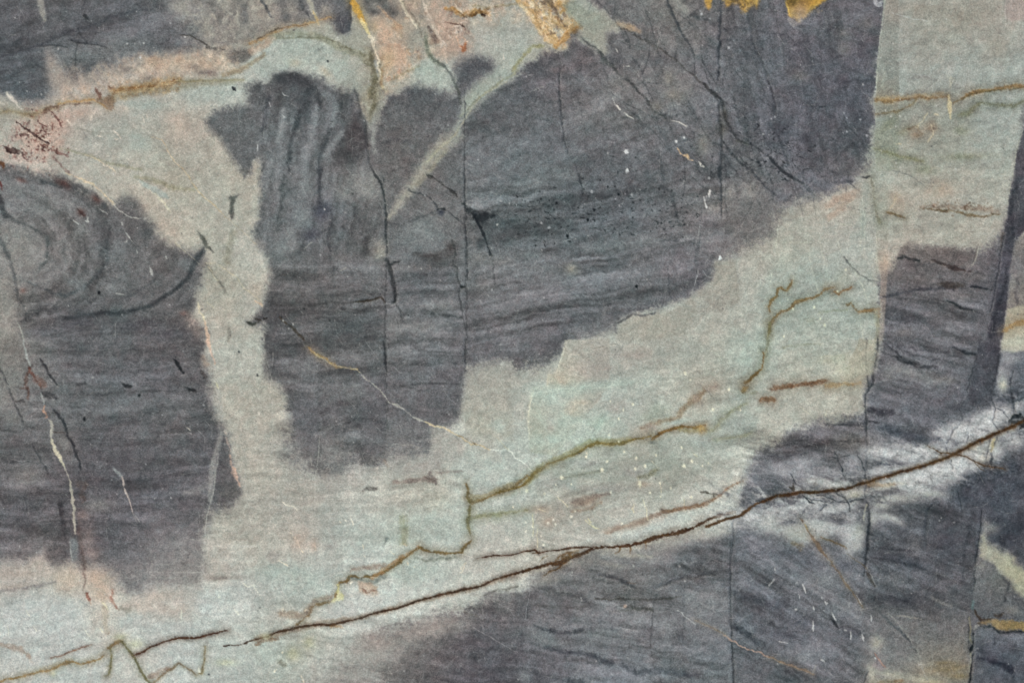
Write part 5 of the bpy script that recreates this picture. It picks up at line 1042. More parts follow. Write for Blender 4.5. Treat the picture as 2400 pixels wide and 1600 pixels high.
for t in ('1240,945,4 1330,945,7 1430,950,6 1500,975,5', '1440,1000,5 1530,995,7 1620,1000,5', '1600,970,4 1700,960,6 1850,970,4', '1250,1050,4 1400,1055,5', '585,870,6 570,1100,9 545,1250,7 540,1568,9', '790,1150,4 1000,1160,5', '200,1240,4 400,1260,5 700,1280,4', '280,1330,5 480,1375,6', '230,1330,4 330,1360,4', '1750,1100,5 1830,1085,6 1890,1105,5', '2250,220,8 2290,190,8', '2255,230,5 2260,380,6 2290,440,6', '150,520,4 150,880,6', '1250,1350,4 1300,1500,6', '830,1400,5 840,1568,6', '1120,1230,6 1160,1370,7', '160,100,3 130,400,3', '290,1150,4 270,1290,4'):
    S(None, 'c3c1b8', .55, 1.6, t, .3, 3)
S(None, '85776f', .8, 6, '1270,1290,40 1400,1280,40 1560,1260,40 1640,1280,50', .35, 3)
S(None, '665e5b', .75, 5, '1570,1250,30 1600,1200,16 1640,1260,26 1650,1310,14', .4, 4)
S(None, '857a74', .75, 6, '1660,1205,26 1780,1195,26 1890,1190,24', .35, 3)
S('dark_fleck', '5d5a54', .85, 4, '960,1390,8 1020,1350,26 1060,1360,36 1110,1360,16', .45, 5)
S(None, '8a7764', .5, 8, '1180,1100,30 1220,1150,26', .5)
S('white_fleck', 'd5cfc0', .9, 1.6, '240,1465,8 280,1500,14 350,1520,12 370,1545,8', .2, 3)
K('white_fleck', 'd8d0c4', .9, '30,660,40 1115,1165,26', 2)
K('black_speck', '2a2c2e', .9, '12,312,26', 2)
B('a9bbb6', .6, (2150, 1180, 200, 110, 0), (2000, 1060, 60, 60, 0), (2230, 780, 60, 60, 0))
S('olive_vein', '7a6844', .93, 3, '1930,1300,14 1950,1370,22 1945,1430,26 1985,1475,36 2060,1455,24 2160,1420,22 2250,1380,26 2300,1365,36 2360,1340,20 2410,1300,20 2500,1225,12', .1, 3, 'olive vein with an upturned left end', .0)
S(None, '9a8a62', .5, 8, '1970,1440,60 2100,1430,50 2250,1370,60 2352,1310,60', .4)
S('olive_vein', '6d6844', .92, 3, '1945,1440,14 1970,1500,18 1965,1600,30 1940,1660,36 1960,1720,24 1970,1780,8', .15, 3)
Q(0, 800)
B('8b8885', .5, (1350, 500, 90, 70, 0), (1560, 540, 130, 60, 0), (1850, 500, 120, 60, 0), (620, 1050, 120, 60, 0), (830, 1010, 110, 80, 0))
B('9b9892', .5, (1650, 1480, 170, 90, -20), (1800, 1390, 200, 60, -15), (1500, 1560, 120, 60, 0), (2050, 1310, 180, 40, -14))
T(600, 1200)
S('olive_vein', '858560', .75, 6, '1960,60,10 2050,40,34 2200,20,40 2352,0,20 2500,-20,10', .35, 3)
B('9db0ab', .7, (1700, 160, 200, 90, 0), (1100, 240, 180, 80, 0), (500, 650, 200, 130, 0), (1350, 600, 130, 70, 0), (1500, 520, 200, 60, 0), (100, 1280, 100, 90, 0), (250, 560, 200, 80, 0), (1600, 640, 150, 60, 0))
S('olive_vein', '76623f', .95, 2.6, '1980,255,16 1930,300,22 1890,360,30 1800,375,22 1720,375,24 1610,360,22 1540,340,26 1500,315,36 1460,355,24 1400,400,24 1330,440,36 1280,490,30 1220,520,24 1150,555,22 1050,590,22 960,600,14 870,585,26 830,630,24 760,650,20 750,730,20 720,800,20 640,830,22 560,850,26 500,890,26 480,950,18 430,990,16 370,1030,12', .1, 3.5, 'long olive vein stepping down to the left', .0)
S(None, 'b58c60', .7, 3, '1340,400,16 1250,470,30 1180,540,14 1070,600,26 1500,310,10', .6, 5)
S(None, '8f7a6c', .6, 9, '880,520,40 1050,510,50 1180,480,40', .4)
S(None, '91806f', .6, 9, '230,930,60 330,940,70 440,950,60 560,800,50 680,780,50', .4)
S(None, '5f706c', .6, 8, '860,600,20 1000,630,26 1080,640,30 1180,590,26', .4, 5)
S(None, '6a6f62', .7, 6, '1470,420,14 1560,440,20 1700,425,26 1850,420,14', .4, 4)
S('pale_streak', 'd2cf9e', .9, 4, '760,660,20 750,730,30 780,780,50 700,820,30', .35, 5, 'pale yellow patch by the olive vein')
F('pink_nodule', '950,640 1060,640 1120,690 1130,740 1090,780 1010,770 950,720', '1000,700,b89a86 1090,710,aa8468 1050,750,b5a08e', 5, 6, 5, 'pinkish nodule under the olive vein', .6, 16.)
S(None, '7b5744', .8, 2, '960,690,8 1010,740,12 1060,700,10 1110,720,14', .6, 6)
for t in ('870,650,16 900,640,10', '1060,600,12 1100,605,10', '1080,770,14 1085,780,10', '1880,520,8 1900,480,8 1930,460,10 1885,560,8', '210,440,6 250,470,10 290,490,12', '250,880,8 240,900,8', '880,60,8 890,120,14', '320,190,14 340,200,8', '360,230,12 400,310,14 430,370,12', '540,300,14 550,350,10', '450,900,14 470,890,10', '980,300,10 990,330,10', '1240,360,8 1270,390,8', '1000,400,8 1010,420,8', '170,1460,16 190,1440,8', '420,1500,8 440,1550,8', '240,1290,18 250,1280,10', '1390,460,12 1395,480,12', '820,70,12 830,85,10', '770,80,10 775,90,10', '1450,500,10 1470,510,8', '1360,290,18 1370,300,12'):
    S('white_fleck', 'dccfb8' if t[0] != '8' else 'e2dccc', .85, 1.6, t, .25, 3)
B('b8a598', .7, (400, 270, 70, 90, 20), (530, 300, 40, 60, 0))
B('8f8a88', .5, (690, 310, 50, 40, 0), (150, 400, 60, 40, 0))
S(None, '5b6663', .75, 4, '1180,290,10 1200,240,26', .4)
S('black_speck', '3c4446', .85, 2.5, '1650,650,10 1660,620,26', .3)
S(None, '87886c', .6, 12, '1340,40,60 1370,160,70 1350,280,50', .45, 5)
B('b9bab4', .7, (900, 850, 260, 70, -8), (1250, 780, 200, 60, -14), (1650, 660, 160, 50, 0), (1750, 780, 160, 40, -8), (1000, 960, 260, 40, -12))
F('white_band', '640,1000 900,940 1200,860 1500,760 1800,680 2000,640 2000,560 1700,620 1400,700 1150,780 800,850 680,880', '800,920,b3b5b2 1200,810,b6b7b2 1600,690,b3b6b0 1900,620,b1b0a8', 16, 8, 6, 'whitish band above the main brown vein', .6)
S(None, '4b3527', .97, 1.7, '-300,1225,10 -150,1215,12 0,1165,18 100,1140,18 200,1095,18 300,1080,20 400,1050,18 500,1040,18 580,1030,22 680,1035,20 800,1010,20 900,985,16 1000,955,18 1100,925,18 1200,900,18 1300,880,18 1380,850,18 1500,810,18 1600,780,17 1700,755,16 1800,735,16 1900,710,22 2000,695,20 2100,660,16 2200,615,16 2300,580,16 2400,560,17 2450,535,18', .05, 2.2, 'main brown vein, left half', .0)
S(None, 'a58f78', .5, 8, '0,1165,50 300,1080,50 600,1020,50 1000,955,40 1500,810,40 2000,695,40 2352,575,40', .4)
S('rust_vein', '4d3829', .95, 2.0, '0,1165,18 100,1140,18 200,1095,18 300,1080,20 400,1050,18 500,1040,18 580,1030,22 680,1035,20 800,1010,20 900,985,16 1000,955,18 1100,925,18 1200,900,18 1300,880,18 1380,850,18 1500,810,18 1600,780,17 1700,755,16 1800,735,16 1900,710,22 2000,695,20 2100,660,16 2200,615,16 2300,580,16 2400,560,17 2450,535,18', .05, 2.2, 'main brown vein, left half', .0)
S(None, '7a5a40', .7, 3, '60,1165,14 130,1190,20 200,1150,26 0,1210,30', .6, 5)
S(None, 'a07a50', .6, 5, '690,1050,20 770,1040,30 800,1060,14', .5)
S(None, '5c5a50', .75, 5, '2090,760,14 2170,730,20 2260,710,20 2352,690,14 2400,670,10', .45, 5)
S(None, '6b6660', .7, 6, '1920,920,30 1960,940,30 2050,950,14', .5, 5)
B('9b8f89', .6, (1700, 1020, 200, 80, 0), (1500, 1100, 160, 60, 0), (1100, 1180, 200, 90, 0))
S(None, 'a6a49e', .6, 2, '600,1060,6 590,1300,10 580,1568,10', .3, 3)
B('b0ad8c', .6, (330, 1300, 60, 60, 0), (480, 1200, 50, 50, 0), (100, 1140, 60, 30, 0))
S(None, '6e6c5c', .6, 9, '220,1370,40 260,1400,30', .5)
S(None, '4a484c', .6, 8, '2090,1000,14 2300,1010,14 2500,1010,14', .4)
S(None, '5a585c', .5, 9, '2100,900,40 2200,950,30 2352,960,20', .4)
F(None, '2085,720 2110,830 2090,1010 2085,1240 2110,1400 2140,1570 2900,1570 2900,760', '2250,1000,66646a 2300,1200,5c595f 2250,1450,5b5a62 2200,850,7b7876', 10, 6, 4, None, .45, 60.)
for t in ('1900,1000,4 2300,1230,5 2400,1280,4', '2150,800,4 2400,920,5', '2200,800,4 2450,870,4', '2080,830,5 2085,1100,6', '1100,1250,4 1280,1260,4', '900,1340,4 1040,1350,5', '1450,1380,4 1700,1400,4', '1000,1450,4 1250,1480,4'):
    S(None, 'b3b0ac', .5, 1.5, t, .35, 3)
# ---- centre right pale band
T(1200, 800)
F(None, '485,-20 475,60 462,140 430,220 400,290 335,300 320,400 230,420 190,430 160,560 150,700 155,850 165,1020 400,1050 900,400 900,-20', '600,60,a09d95 520,200,a4a096 480,260,b3ad9b 400,350,b0aa98 250,480,a5b1a8 200,600,aaa99c 250,800,a5a79a 400,480,a5b2ad 700,150,a09c95 800,250,9f9b94', 2.4, 2, 2.5, None, .9, 26.)
S(None, 'c9c6b4', .85, 2.5, '475,60,12 460,140,14 430,220,12 400,290,14', .2, 2)
S(None, 'c3bba6', .8, 2, '335,300,8 325,400,14', .25, 2)
S('white_vein', 'cac8b6', .85, 2.4, '220,420,14 190,460,20 165,560,20 150,680,18 150,760,14 160,900,8', .2, 2.5, 'pale upright edge of the teal panel')
S(None, 'c2bdb0', .75, 1.6, '520,130,6 620,120,8 720,85,8 820,50,9 950,30,6', .2, 3)
S(None, '6b6860', .6, 2, '700,85,4 850,40,6 960,20,4', .3, 3)
S(None, '60615f', .5, 6, '100,180,20 300,190,20 420,160,14', .5)
for t in ('560,240,6 570,290,8 660,330,7', '360,470,6 400,530,10 470,570,7', '480,580,5 560,570,9 640,570,9 740,580,6', '1050,720,4 1180,770,7 1330,700,5', '1790,80,5 1850,85,8 1900,150,10 1950,190,7', '1400,570,4 1420,700,4', '700,430,3 900,420,4', '620,790,4 740,860,6', '1650,1000,5 1790,1100,8 1900,1180,6', '1800,420,5 1900,470,6', '1760,550,5 1850,670,5'):
    S(None, 'c9cbbb', .65, 1.8, t, .25, 3)
B('9dbab4', .75, (600, 430, 260, 40, -3), (1000, 380, 220, 30, -6), (280, 480, 130, 60, 20), (820, 740, 130, 70, 0), (500, 730, 160, 60, 0), (400, 900, 260, 50, -6), (2200, 100, 140, 130, 0), (650, 920, 120, 40, -10))
B('8fb3ab', .6, (810, 740, 80, 50, 0))
B('b2a898', .7, (560, 640, 90, 70, 0), (640, 560, 90, 30, 0), (450, 350, 110, 50, 15))
B('a79c95', .5, (700, 260, 300, 60, -5), (950, 600, 200, 90, 0), (1100, 130, 200, 60, 0), (350, 760, 50, 90, 0))
B('9aa395', .5, (1350, 640, 120, 80, 0), (1250, 700, 80, 40, 0))
S('rust_band', '907b60', .7, 10, '1180,790,20 1300,750,36 1420,730,40 1520,700,40 1560,640,60 1620,580,60 1700,510,60 1760,440,40', .45, 5, 'diffuse brown streak above the olive vein')
B('958377', .6, (1250, 790, 100, 40, -15), (1850, 420, 80, 50, -20), (1700, 540, 60, 60, 0))
S('olive_vein', '70572f', .92, 3, '2310,100,8 2310,180,14 2300,250,20 2250,290,40 2200,330,26 2140,385,16', .15, 3.5, 'olive vein hooking down from the teal panel')
S('olive_vein', '84683c', .8, 5, '2110,470,20 2140,440,50 2170,420,20', .4, 5)
S(None, '6b6a4a', .7, 5, '2200,480,20 2240,470,26', .5)
S('olive_vein', '6f5c30', .95, 3.2, '-140,1390,10 0,1360,22 110,1320,26 160,1260,34 200,1210,34 260,1170,34 350,1120,26 450,1090,26 520,1055,26 620,1010,26 700,960,28 780,930,28 900,940,30 1000,940,30 1080,910,26 1200,890,22 1270,865,16', .1, 3, 'olive brown vein under the teal panel', .0)
S(None, '8f8a5c', .5, 9, '140,1290,60 260,1160,70 520,1040,60 700,930,60 900,930,70 1080,905,50', .4)
S('olive_vein', '7a5b33', .95, 3, '1290,900,20 1330,870,34 1400,830,26 1480,805,30 1570,780,30 1650,790,20 1700,790,20 1780,770,14', .15, 3.5, 'right end of the olive brown vein')
S(None, '857a4c', .7, 7, '1550,800,50 1620,830,40 1720,800,60 1770,820,40', .5, 5)
S(None, '4f5f5f', .6, 6, '1280,930,26 1310,930,26', .3)
B('b79a66', .7, (1745, 810, 40, 40, 0))
S('olive_vein', '8b8a68', .55, 8, '1820,830,16 1900,760,26 1960,690,30 2020,640,30 2150,560,20', .5, 5)
S('olive_vein', '8e8b6a', .6, 6, '1850,900,16 1980,885,22 2100,870,20 2200,840,16', .45, 4)
B('8a9088', .5, (450, 1130, 220, 50, -14), (900, 1000, 260, 40, -8), (1300, 1100, 260, 50, -10), (650, 1230, 260, 40, -8), (1000, 1250, 160, 50, -10), (1500, 1150, 160, 60, 0), (1350, 930, 80, 40, 0))
B('8e8a88', .45, (700, 1120, 120, 40, 0), (1100, 1200, 120, 60, 0), (850, 1350, 200, 40, 0), (400, 1300, 120, 50, 0))
B('9daaa6', .6, (2080, 760, 130, 70, 0), (2080, 520, 70, 60, 0), (1750, 920, 120, 40, 0), (550, 1320, 60, 60, 0), (1500, 740, 120, 20, -10), (600, 1110, 70, 30, 0))
S(None, '6f6c4e', .7, 7, '1170,1240,26 1230,1240,36 1280,1210,36 1340,1180,14', .5, 5)
S(None, '6c705c', .5, 9, '480,1250,20 620,1220,20 800,1190,16', .5)
S('rust_band', '85756a', .65, 10, '560,1490,40 680,1450,70 800,1420,60 900,1390,30', .45, 5)
S(None, '8a6f55', .6, 5, '560,1560,20 700,1540,20 820,1480,20', .5, 5)
B('a4907f', .6, (260, 1540, 100, 40, 0), (680, 1480, 120, 40, -15), (1200, 1310, 60, 30, 0))
K('white_fleck', 'e2dcc4', .92, '1590,292,46 685,1025,30 680,1060,30 455,1250,50 135,1370,36 875,1100,40 830,1180,40 1140,1070,34 1220,1140,36 1135,1170,34 1585,1145,50 1655,1100,40 1325,1045,26 1560,975,34 1750,1145,24 1805,1115,26 1175,1310,44 1360,1300,24 905,1385,24 1460,1345,30 1645,1430,34 1270,1390,36 1365,1425,20 545,1310,24 405,1315,20 1110,575,30 1025,630,24 980,710,22 905,550,20 1850,625,34 1995,440,34 2100,630,20 1640,355,24 980,920,20 1030,1015,26 890,860,22 580,1560,20 10,1520,20 300,1400,24 1180,1290,26', 1.8)
for t in ('1160,1260,6 1180,1320,12 1185,1360,6', '1360,1300,6 1370,1380,8', '1210,1450,6 1225,1520,8 1240,1568,6', '1580,1440,8 1582,1540,14 1590,1568,8', '1120,1500,8 1105,1540,18 1120,1570,10', '420,1430,6 480,1480,8 510,1520,6', '1280,1090,4 1340,1160,6', '1660,1020,6 1700,1060,8', '240,1530,6 300,1560,6'):
    S('white_fleck', 'd8cfb0', .8, 1.8, t, .3, 3)
S('rust_vein', '85664c', .85, 3.4, '1390,1562,30 1500,1545,34 1600,1530,30 1720,1505,32 1820,1475,30 1880,1430,26 1930,1400,22 1960,1360,20 2030,1310,18 2120,1280,12', .25, 3, 'paler brown vein above the main one')
S(None, '4e4a40', .8, 3, '1860,1410,30 1885,1405,20 1735,1380,16 1755,1380,16', .4)
F('white_band', '2130,1300 2060,1330 1960,1400 1880,1480 1720,1530 1500,1568 1380,1640 1100,1750 730,1850 760,1870 1050,1860 1300,1780 1560,1690 1800,1600 2000,1540 2080,1500 2090,1420', '2060,1400,babbb4 1900,1520,bbbdb5 1700,1580,b9bcb4 1450,1680,b6bab4 1200,1780,b0b4b0 900,1850,aeb0aa', 9, 6, 5, 'white band above the main brown vein, middle', .9, 30.)
S('rust_band', '88705f', .75, 7, '1390,1562,40 1300,1600,50 1200,1650,60 1080,1690,40 950,1720,30 860,1760,14', .4, 4, 'brown stain along the white band')
T(1200, 1200)
B('a79587', .6, (1150, 110, 130, 30, -12), (950, 150, 120, 30, -10), (320, 90, 90, 60, 0))
K('white_fleck', 'ded8c8', .92, '1012,102,32 330,100,40 380,70,30 400,110,36 190,130,26 130,175,24 265,215,24 290,300,36 190,210,16 125,90,20 540,40,36 230,260,16', 1.8)
for t in ('670,70,6 720,110,9 760,140,8 800,150,5', '700,60,10 720,95,14', '1240,0,6 1245,70,8', '190,20,5 195,220,7', '230,150,6 240,330,7'):
    S('white_fleck', 'd6d0aa', .8, 1.8, t, .3, 3)
B('b3b0a8', .6, (100, 480, 160, 40, -12), (1500, 250, 120, 50, -20), (1000, 370, 160, 40, 0), (1800, 200, 200, 60, -10))
S('rust_vein', '4a3020', .97, 1.8, '-320,420,4 -200,400,14 0,388,12 100,365,14 210,345,18 240,370,22 340,355,14 450,340,17 520,330,18 620,322,13 740,322,8', .08, 2.5, 'upper dark strand where the main vein forks', .0)
S(None, '5a3e28', .85, 2, '190,378,8 240,370,14 260,350,6', .1)
S('rust_vein', '4d3422', .97, 1.9, '-60,590,20 0,572,22 120,535,24 200,515,24 300,490,30 360,465,40 450,460,44 520,425,40 620,390,34 700,350,28 760,325,20 860,315,17 950,318,20 1010,315,34 1100,300,26 1160,285,26 1220,265,36 1300,235,40 1380,215,36 1470,195,34 1570,175,32 1670,140,28 1760,90,28 1860,40,28 1950,20,26 2050,-5,22', .08, 2.5, 'main brown vein, middle', .0)
S(None, '6b4d30', .8, 3, '340,470,14 430,410,24 500,380,26 560,360,16 400,480,10', .6, 6)
S(None, '7b6344', .7, 3, '430,430,30 520,395,40 600,365,26', .7, 6)
S('rust_vein', '5d4227', .92, 2, '290,580,8 360,545,20 430,510,16 480,470,14 520,440,10', .2, 4)
for t in ('1000,320,20 985,350,16 950,380,8', '1080,310,10 1090,350,16 1085,380,6', '1230,270,14 1235,310,16 1230,330,6', '1350,210,10 1430,205,8', '260,450,6 300,410,8 330,400,4'):
    S(None, '63431f', .85, 2.4, t, .3, 4)
# dark lower middle
B('8d8a84', .7, (1150, 400, 200, 40, 5), (650, 470, 120, 60, -20), (900, 480, 150, 30, 10), (300, 620, 140, 50, -14), (1400, 310, 200, 60, -10))
S(None, 'b0ad9f', .5, 8, '1000,400,20 1150,395,26 1280,410,20', .5, 5)
S(None, '54545a', .35, 20, '180,760,30 300,700,40 450,690,50 600,730,50 720,850,30', .4, 5)
S('crack', '3f4045', .7, 6, '790,570,10 860,580,18 950,610,26 1040,645,24 1130,690,16', .2, 4)
S(None, '6b5a50', .6, 3, '1060,640,8 1130,650,8', .3)
S('crack', '45464a', .65, 6, '1320,700,16 1400,670,24 1480,640,22 1560,610,20', .3, 5)
S('crack', '464648', .65, 6, '1560,600,20 1640,600,30 1740,585,22 1850,570,14', .25, 4)
S(None, '4b4b4d', .6, 10, '1500,490,40 1600,510,50 1750,520,50 1850,560,40', .4, 5)
S(None, '44413d', .75, 5, '760,800,14 900,800,18 1020,790,20 1150,800,14 1300,800,14 1450,790,20 1560,770,14', .35, 5)
S(None, '4c4b49', .5, 7, '190,855,14 300,860,20 400,875,24 600,880,14 700,860,14 720,830,14', .35, 5)
S(None, '3f3f3c', .75, 5, '980,850,8 1080,870,20 1160,880,26 1290,890,16', .4, 5)
S(None, '55564f', .6, 5, '900,910,8 1100,900,10 1290,905,8', .4)
K('pink_fleck', 'b59a8c', .9, '1040,860,44', 3)
K('white_fleck', 'b8b8b4', .8, '635,785,14 640,810,14 555,550,20 1115,490,26 1540,495,20 1590,630,16 1510,715,14', 1.8)
S(None, '44464d', .7, 10, '200,1040,14 350,1090,26 460,1115,30 560,1100,30 640,1070,30 720,1060,16', .35, 5)
S(None, '404248', .75, 6, '915,1045,10 920,1075,14', .2)
S(None, '44474f', .75, 12, '320,1240,16 460,1280,30 600,1290,34 720,1310,34 820,1350,40 920,1390,40', .3, 5)
S(None, '454850', .6, 14, '1000,1400,30 1150,1470,50 1350,1450,60 1550,1480,50 1700,1500,30', .4, 5)
S(None, '4b4d54', .55, 14, '150,1470,30 400,1530,40 650,1568,40', .4, 5)
B('7c8283', .55, (250, 1120, 160, 60, 15), (800, 1120, 160, 60, 0), (1700, 860, 120, 60, 0), (1650, 760, 80, 40, 0), (400, 1200, 160, 40, 10), (120, 1500, 60, 50, 0), (1420, 1060, 100, 90, 0))
B('56585d', .5, (100, 900, 90, 90, 0), (60, 1180, 60, 80, 0), (1550, 1150, 80, 60, 0), (1250, 1100, 60, 80, 0))
S(None, '4b4c50', .7, 2.5, '150,700,6 140,850,10 135,980,8', .3, 3)
S(None, '4e5054', .7, 2.5, '1300,820,8 1295,900,12 1280,1060,12 1270,1250,8', .3, 3)
S(None, '505257', .6, 3, '1580,680,8 1575,900,10 1570,1190,10', .35, 3)
F(None, '1590,700 1700,710 1900,700 2010,750 2005,1150 1590,1190', '1700,800,7a7c7d 1900,850,777878 1700,1000,717275 1900,1100,6b6e71', 6, 4, 3, None, .5, 60.)
S(None, '94989a', .7, 1.6, '170,700,5 140,850,7 120,990,5', .25, 2)
S('crack', '43464b', .65, 5, '2035,60,8 2030,250,10 2010,500,8 2005,700,10 2010,850,16 2005,960,14 2015,1100,16 2025,1300,12 2040,1500,14 2030,1600,12', .25, 3, 'upright fault line in the lower dark stone')
S(None, '4b4f56', .6, 12, '2020,720,40 2100,760,60 2250,800,60 2352,850,50', .4, 5)
S(None, '44474f', .7, 10, '2040,1050,40 2100,1090,50 2200,1150,40 2260,1200,20', .35, 5)
S('white_vein', 'a9abac', .85, 1.6, '1500,900,4 1560,920,8 1600,965,9 1650,1005,9 1700,1030,6', .15, 4, 'grey white upper end of a slanting vein')
S('ochre_vein', '7d7264', .85, 2.4, '1680,985,8 1760,1020,14 1840,1060,14 1900,1100,12 1960,1130,12', .3, 4)
S('pink_vein', 'a88e80', .92, 1.8, '1940,1120,10 2000,1160,16 2060,1200,12 2120,1240,14 2200,1260,10 2280,1290,12 2360,1330,12', .2, 4, 'pinkish slanting vein in the lower dark stone')
S('ochre_vein', '847260', .9, 2, '2352,1325,10 2420,1350,14 2500,1385,14 2600,1415,14 2700,1450,20 2760,1480,16', .25, 4, 'tan lower end of the slanting vein')
S(None, '77797c', .5, 3, '820,1170,8 870,1210,10', .3)

# ---- lower right: white fringe and dendrites round the main vein
T(1800, 800)
B('a0a5aa', .7, (200, 1180, 220, 60, 0), (650, 1200, 160, 60, 0), (350, 1100, 160, 50, 0), (780, 1120, 90, 60, 0))
B('b7b3ab', .75, (600, 1320, 160, 40, -5), (450, 1290, 90, 40, 0), (800, 1370, 90, 60, -10), (1150, 1310, 160, 50, 5))
B('bfc2c4', .85, (1010, 1040, 110, 50, 10), (1250, 1040, 200, 55, 10), (1480, 1000, 160, 60, 0), (1050, 1180, 140, 40, -5), (1300, 1150, 180, 40, -14), (1600, 850, 120, 60, 0), (1720, 880, 120, 60, 0), (1950, 780, 120, 90, 0), (2050, 700, 60, 110, 15), (2170, 650, 90, 60, 0), (1850, 900, 130, 60, -20), (2300, 590, 60, 60, 0), (1980, 880, 80, 60, 0))
B('c8cac9', .85, (2250, 920, 110, 70, 0), (2090, 1010, 70, 80, 0), (1950, 1020, 70, 60, 0), (1500, 1290, 150, 60, 0), (1380, 1350, 150, 50, 5), (1700, 1230, 160, 60, 0), (1780, 1130, 120, 60, 0), (1290, 1260, 160, 36, -10), (1600, 1180, 120, 40, -14), (1900, 1160, 60, 60, 0))
B('c4c4bc', .7, (1500, 1410, 160, 40, 0), (1200, 1440, 160, 40, 0), (1050, 1500, 90, 50, 0), (1850, 1010, 90, 50, 0))
B('cdbfa4', .6, (1900, 980, 60, 50, 0), (2060, 930, 40, 80, 20), (1980, 1060, 60, 60, 0), (1140, 1320, 160, 24, -14), (1600, 1020, 60, 20, -10))
B('515660', .75, (1250, 850, 200, 40, 14), (1100, 800, 100, 40, 10), (1420, 900, 120, 40, 14), (1300, 1010, 160, 16, 8), (1150, 980, 120, 20, 8), (1080, 1130, 100, 14, 8))
B('4f535d', .75, (2250, 1150, 120, 70, 0), (1850, 1300, 90, 120, 0), (2100, 1250, 160, 120, 0), (1780, 1420, 120, 80, 0), (2100, 1450, 200, 120, 0), (2300, 1330, 90, 90, 0), (1950, 1250, 60, 60, 0), (2250, 480, 80, 60, 0), (2150, 530, 60, 30, 0))
B('a9aeb0', .6, (2150, 380, 60, 80, 0), (2130, 300, 40, 60, 10), (2200, 150, 60, 60, 0))
B('8f9396', .6, (2170, 280, 90, 60, 20), (2280, 160, 80, 40, -20))
B('c2bfae', .8, (2270, 10, 160, 34, 0), (2160, 400, 36, 60, 0))
# mottled grain of the white fringe
S(None, '3d4146', .85, 4, '905,-30,8 900,200,10 920,420,8', .3, 3)
S('crack', '3a3d42', .85, 4, '1010,-20,20 1000,120,26 975,240,22 960,380,14 900,480,12 890,600,14 905,720,24 900,830,14', .3, 3, 'fault line at the left of the lower right block')
F(None, '830,-20 990,-20 1005,120 960,300 850,350 860,440 885,600 890,640 760,640 700,300', '930,100,a6a08f 900,280,9b9684 800,450,a5a299 870,550,a19d95', 4, 3, 3, None, .7, 40.)
S('crack', '43474c', .75, 4, '905,830,10 912,960,10 905,1130,8 895,1250,10 905,1300,14 885,1400,12 905,1460,22 925,1568,20 930,1660,16 920,1800,24 900,1960,16 880,2150,10', .15, 2.5, 'upright fault line crossing the main vein')
S(None, '44484c', .8, 2.2, '815,1010,6 850,1080,10 880,1170,10 900,1240,10', .2, 4)
S(None, '484b50', .75, 2.2, '570,900,6 600,990,9 640,1080,9 680,1160,9 690,1240,6', .25, 4)
S(None, '44484d', .75, 2.2, '560,1060,6 640,1065,10 760,1030,8', .3, 4)
S(None, '3f3f46', .8, 3.5, '640,915,8 740,920,20 870,920,10', .35, 4)
S(None, '443f42', .75, 4, '230,960,8 300,970,20 370,965,8', .4, 4)
S(None, '4e4f57', .6, 5, '0,1050,16 150,1060,14 340,1020,10', .35, 4)
B('7b6f66', .4, (780, 920, 200, 80, 0))
S(None, '44474d', .8, 4, '540,760,8 700,770,14 850,755,14 930,740,10', .35, 4)
S(None, '42444c', .75, 8, '920,620,40 1000,650,60 1150,650,40', .35, 5)
S(None, '34363c', .85, 4, '930,740,10 1000,740,20 1050,735,8', .35, 5)
S('rust_seam', '80644c', .85, 5, '60,420,34 200,405,44 350,390,44 480,375,44 540,370,40', .35, 5, 'broad brown seam in the pale band')
S(None, '7a5840', .8, 4, '40,440,20 150,415,20 350,385,20 530,365,24', .45, 5)
S('rust_seam', 'a08660', .8, 5, '540,400,40 620,395,50 700,390,30 780,385,18 850,380,12', .4, 5)
S('rust_seam', '7d5d43', .9, 5, '-60,535,36 0,535,44 50,540,36', .3, 5, 'short brown seam beside a step')
B('b3b4a0', .5, (620, 160, 160, 40, -10), (700, 250, 120, 90, 0))
for t in ('480,150,6 520,135,10 560,140,7', '560,140,5 700,120,6', '850,100,5 860,240,6', '300,600,4 420,700,5', '540,640,6 530,680,8'):
    S(None, 'c9c6ac', .65, 1.6, t, .3, 3)
S(None, '8b8a70', .5, 6, '130,60,16 300,30,20 480,20,10', .5, 4)
# laminae of the right block
S(None, '3d3e44', .75, 5, '1060,0,10 1140,60,20 1250,170,16 1340,225,22 1450,240,22 1560,235,10', .3, 5)
S(None, '3c3d42', .8, 5, '1180,150,10 1280,200,20 1400,210,10', .3, 5)
S(None, '46474d', .65, 6, '1150,50,20 1300,110,20 1500,160,18 1700,190,14', .4, 5)
S('crack', '3d4046', .85, 4, '1700,50,10 1790,95,20 1880,120,18 1920,125,10', .25, 4)
S(None, '4b4b52', .6, 6, '1100,20,20 1300,60,20 1600,100,14 1800,160,12', .4, 5)
S(None, '50555c', .6, 9, '1370,260,30 1450,320,20 1550,420,12', .35, 4)
S(None, '56575d', .5, 8, '1080,440,20 1200,470,24 1300,470,10 1600,560,16', .4, 5)
S(None, '46474e', .8, 3, '1945,0,8 1920,130,16 1890,240,14 1860,320,14 1830,450,10', .25, 4)
F(None, '1940,0 2140,-20 2120,180 2105,330 2080,480 2050,620 1900,640 1840,520 1870,330 1920,150', '2030,60,57565e 2080,100,4d4c55 1980,300,5b5a62 2060,320,494950 1900,520,52525a 2030,500,55565d', 6, 4, 4, None, .75, 30.)
S(None, '3a3b42', .75, 5, '2120,120,20 2110,230,30 2080,360,14', .3, 4)
B('8b8985', .5, (1250, 270, 120, 50, 20), (1450, 330, 150, 60, 20), (1100, 300, 60, 60, 0), (1650, 350, 90, 40, 0))
B('55565d', .5, (1050, 650, 80, 40, 0), (1750, 600, 120, 40, 0))
MM()
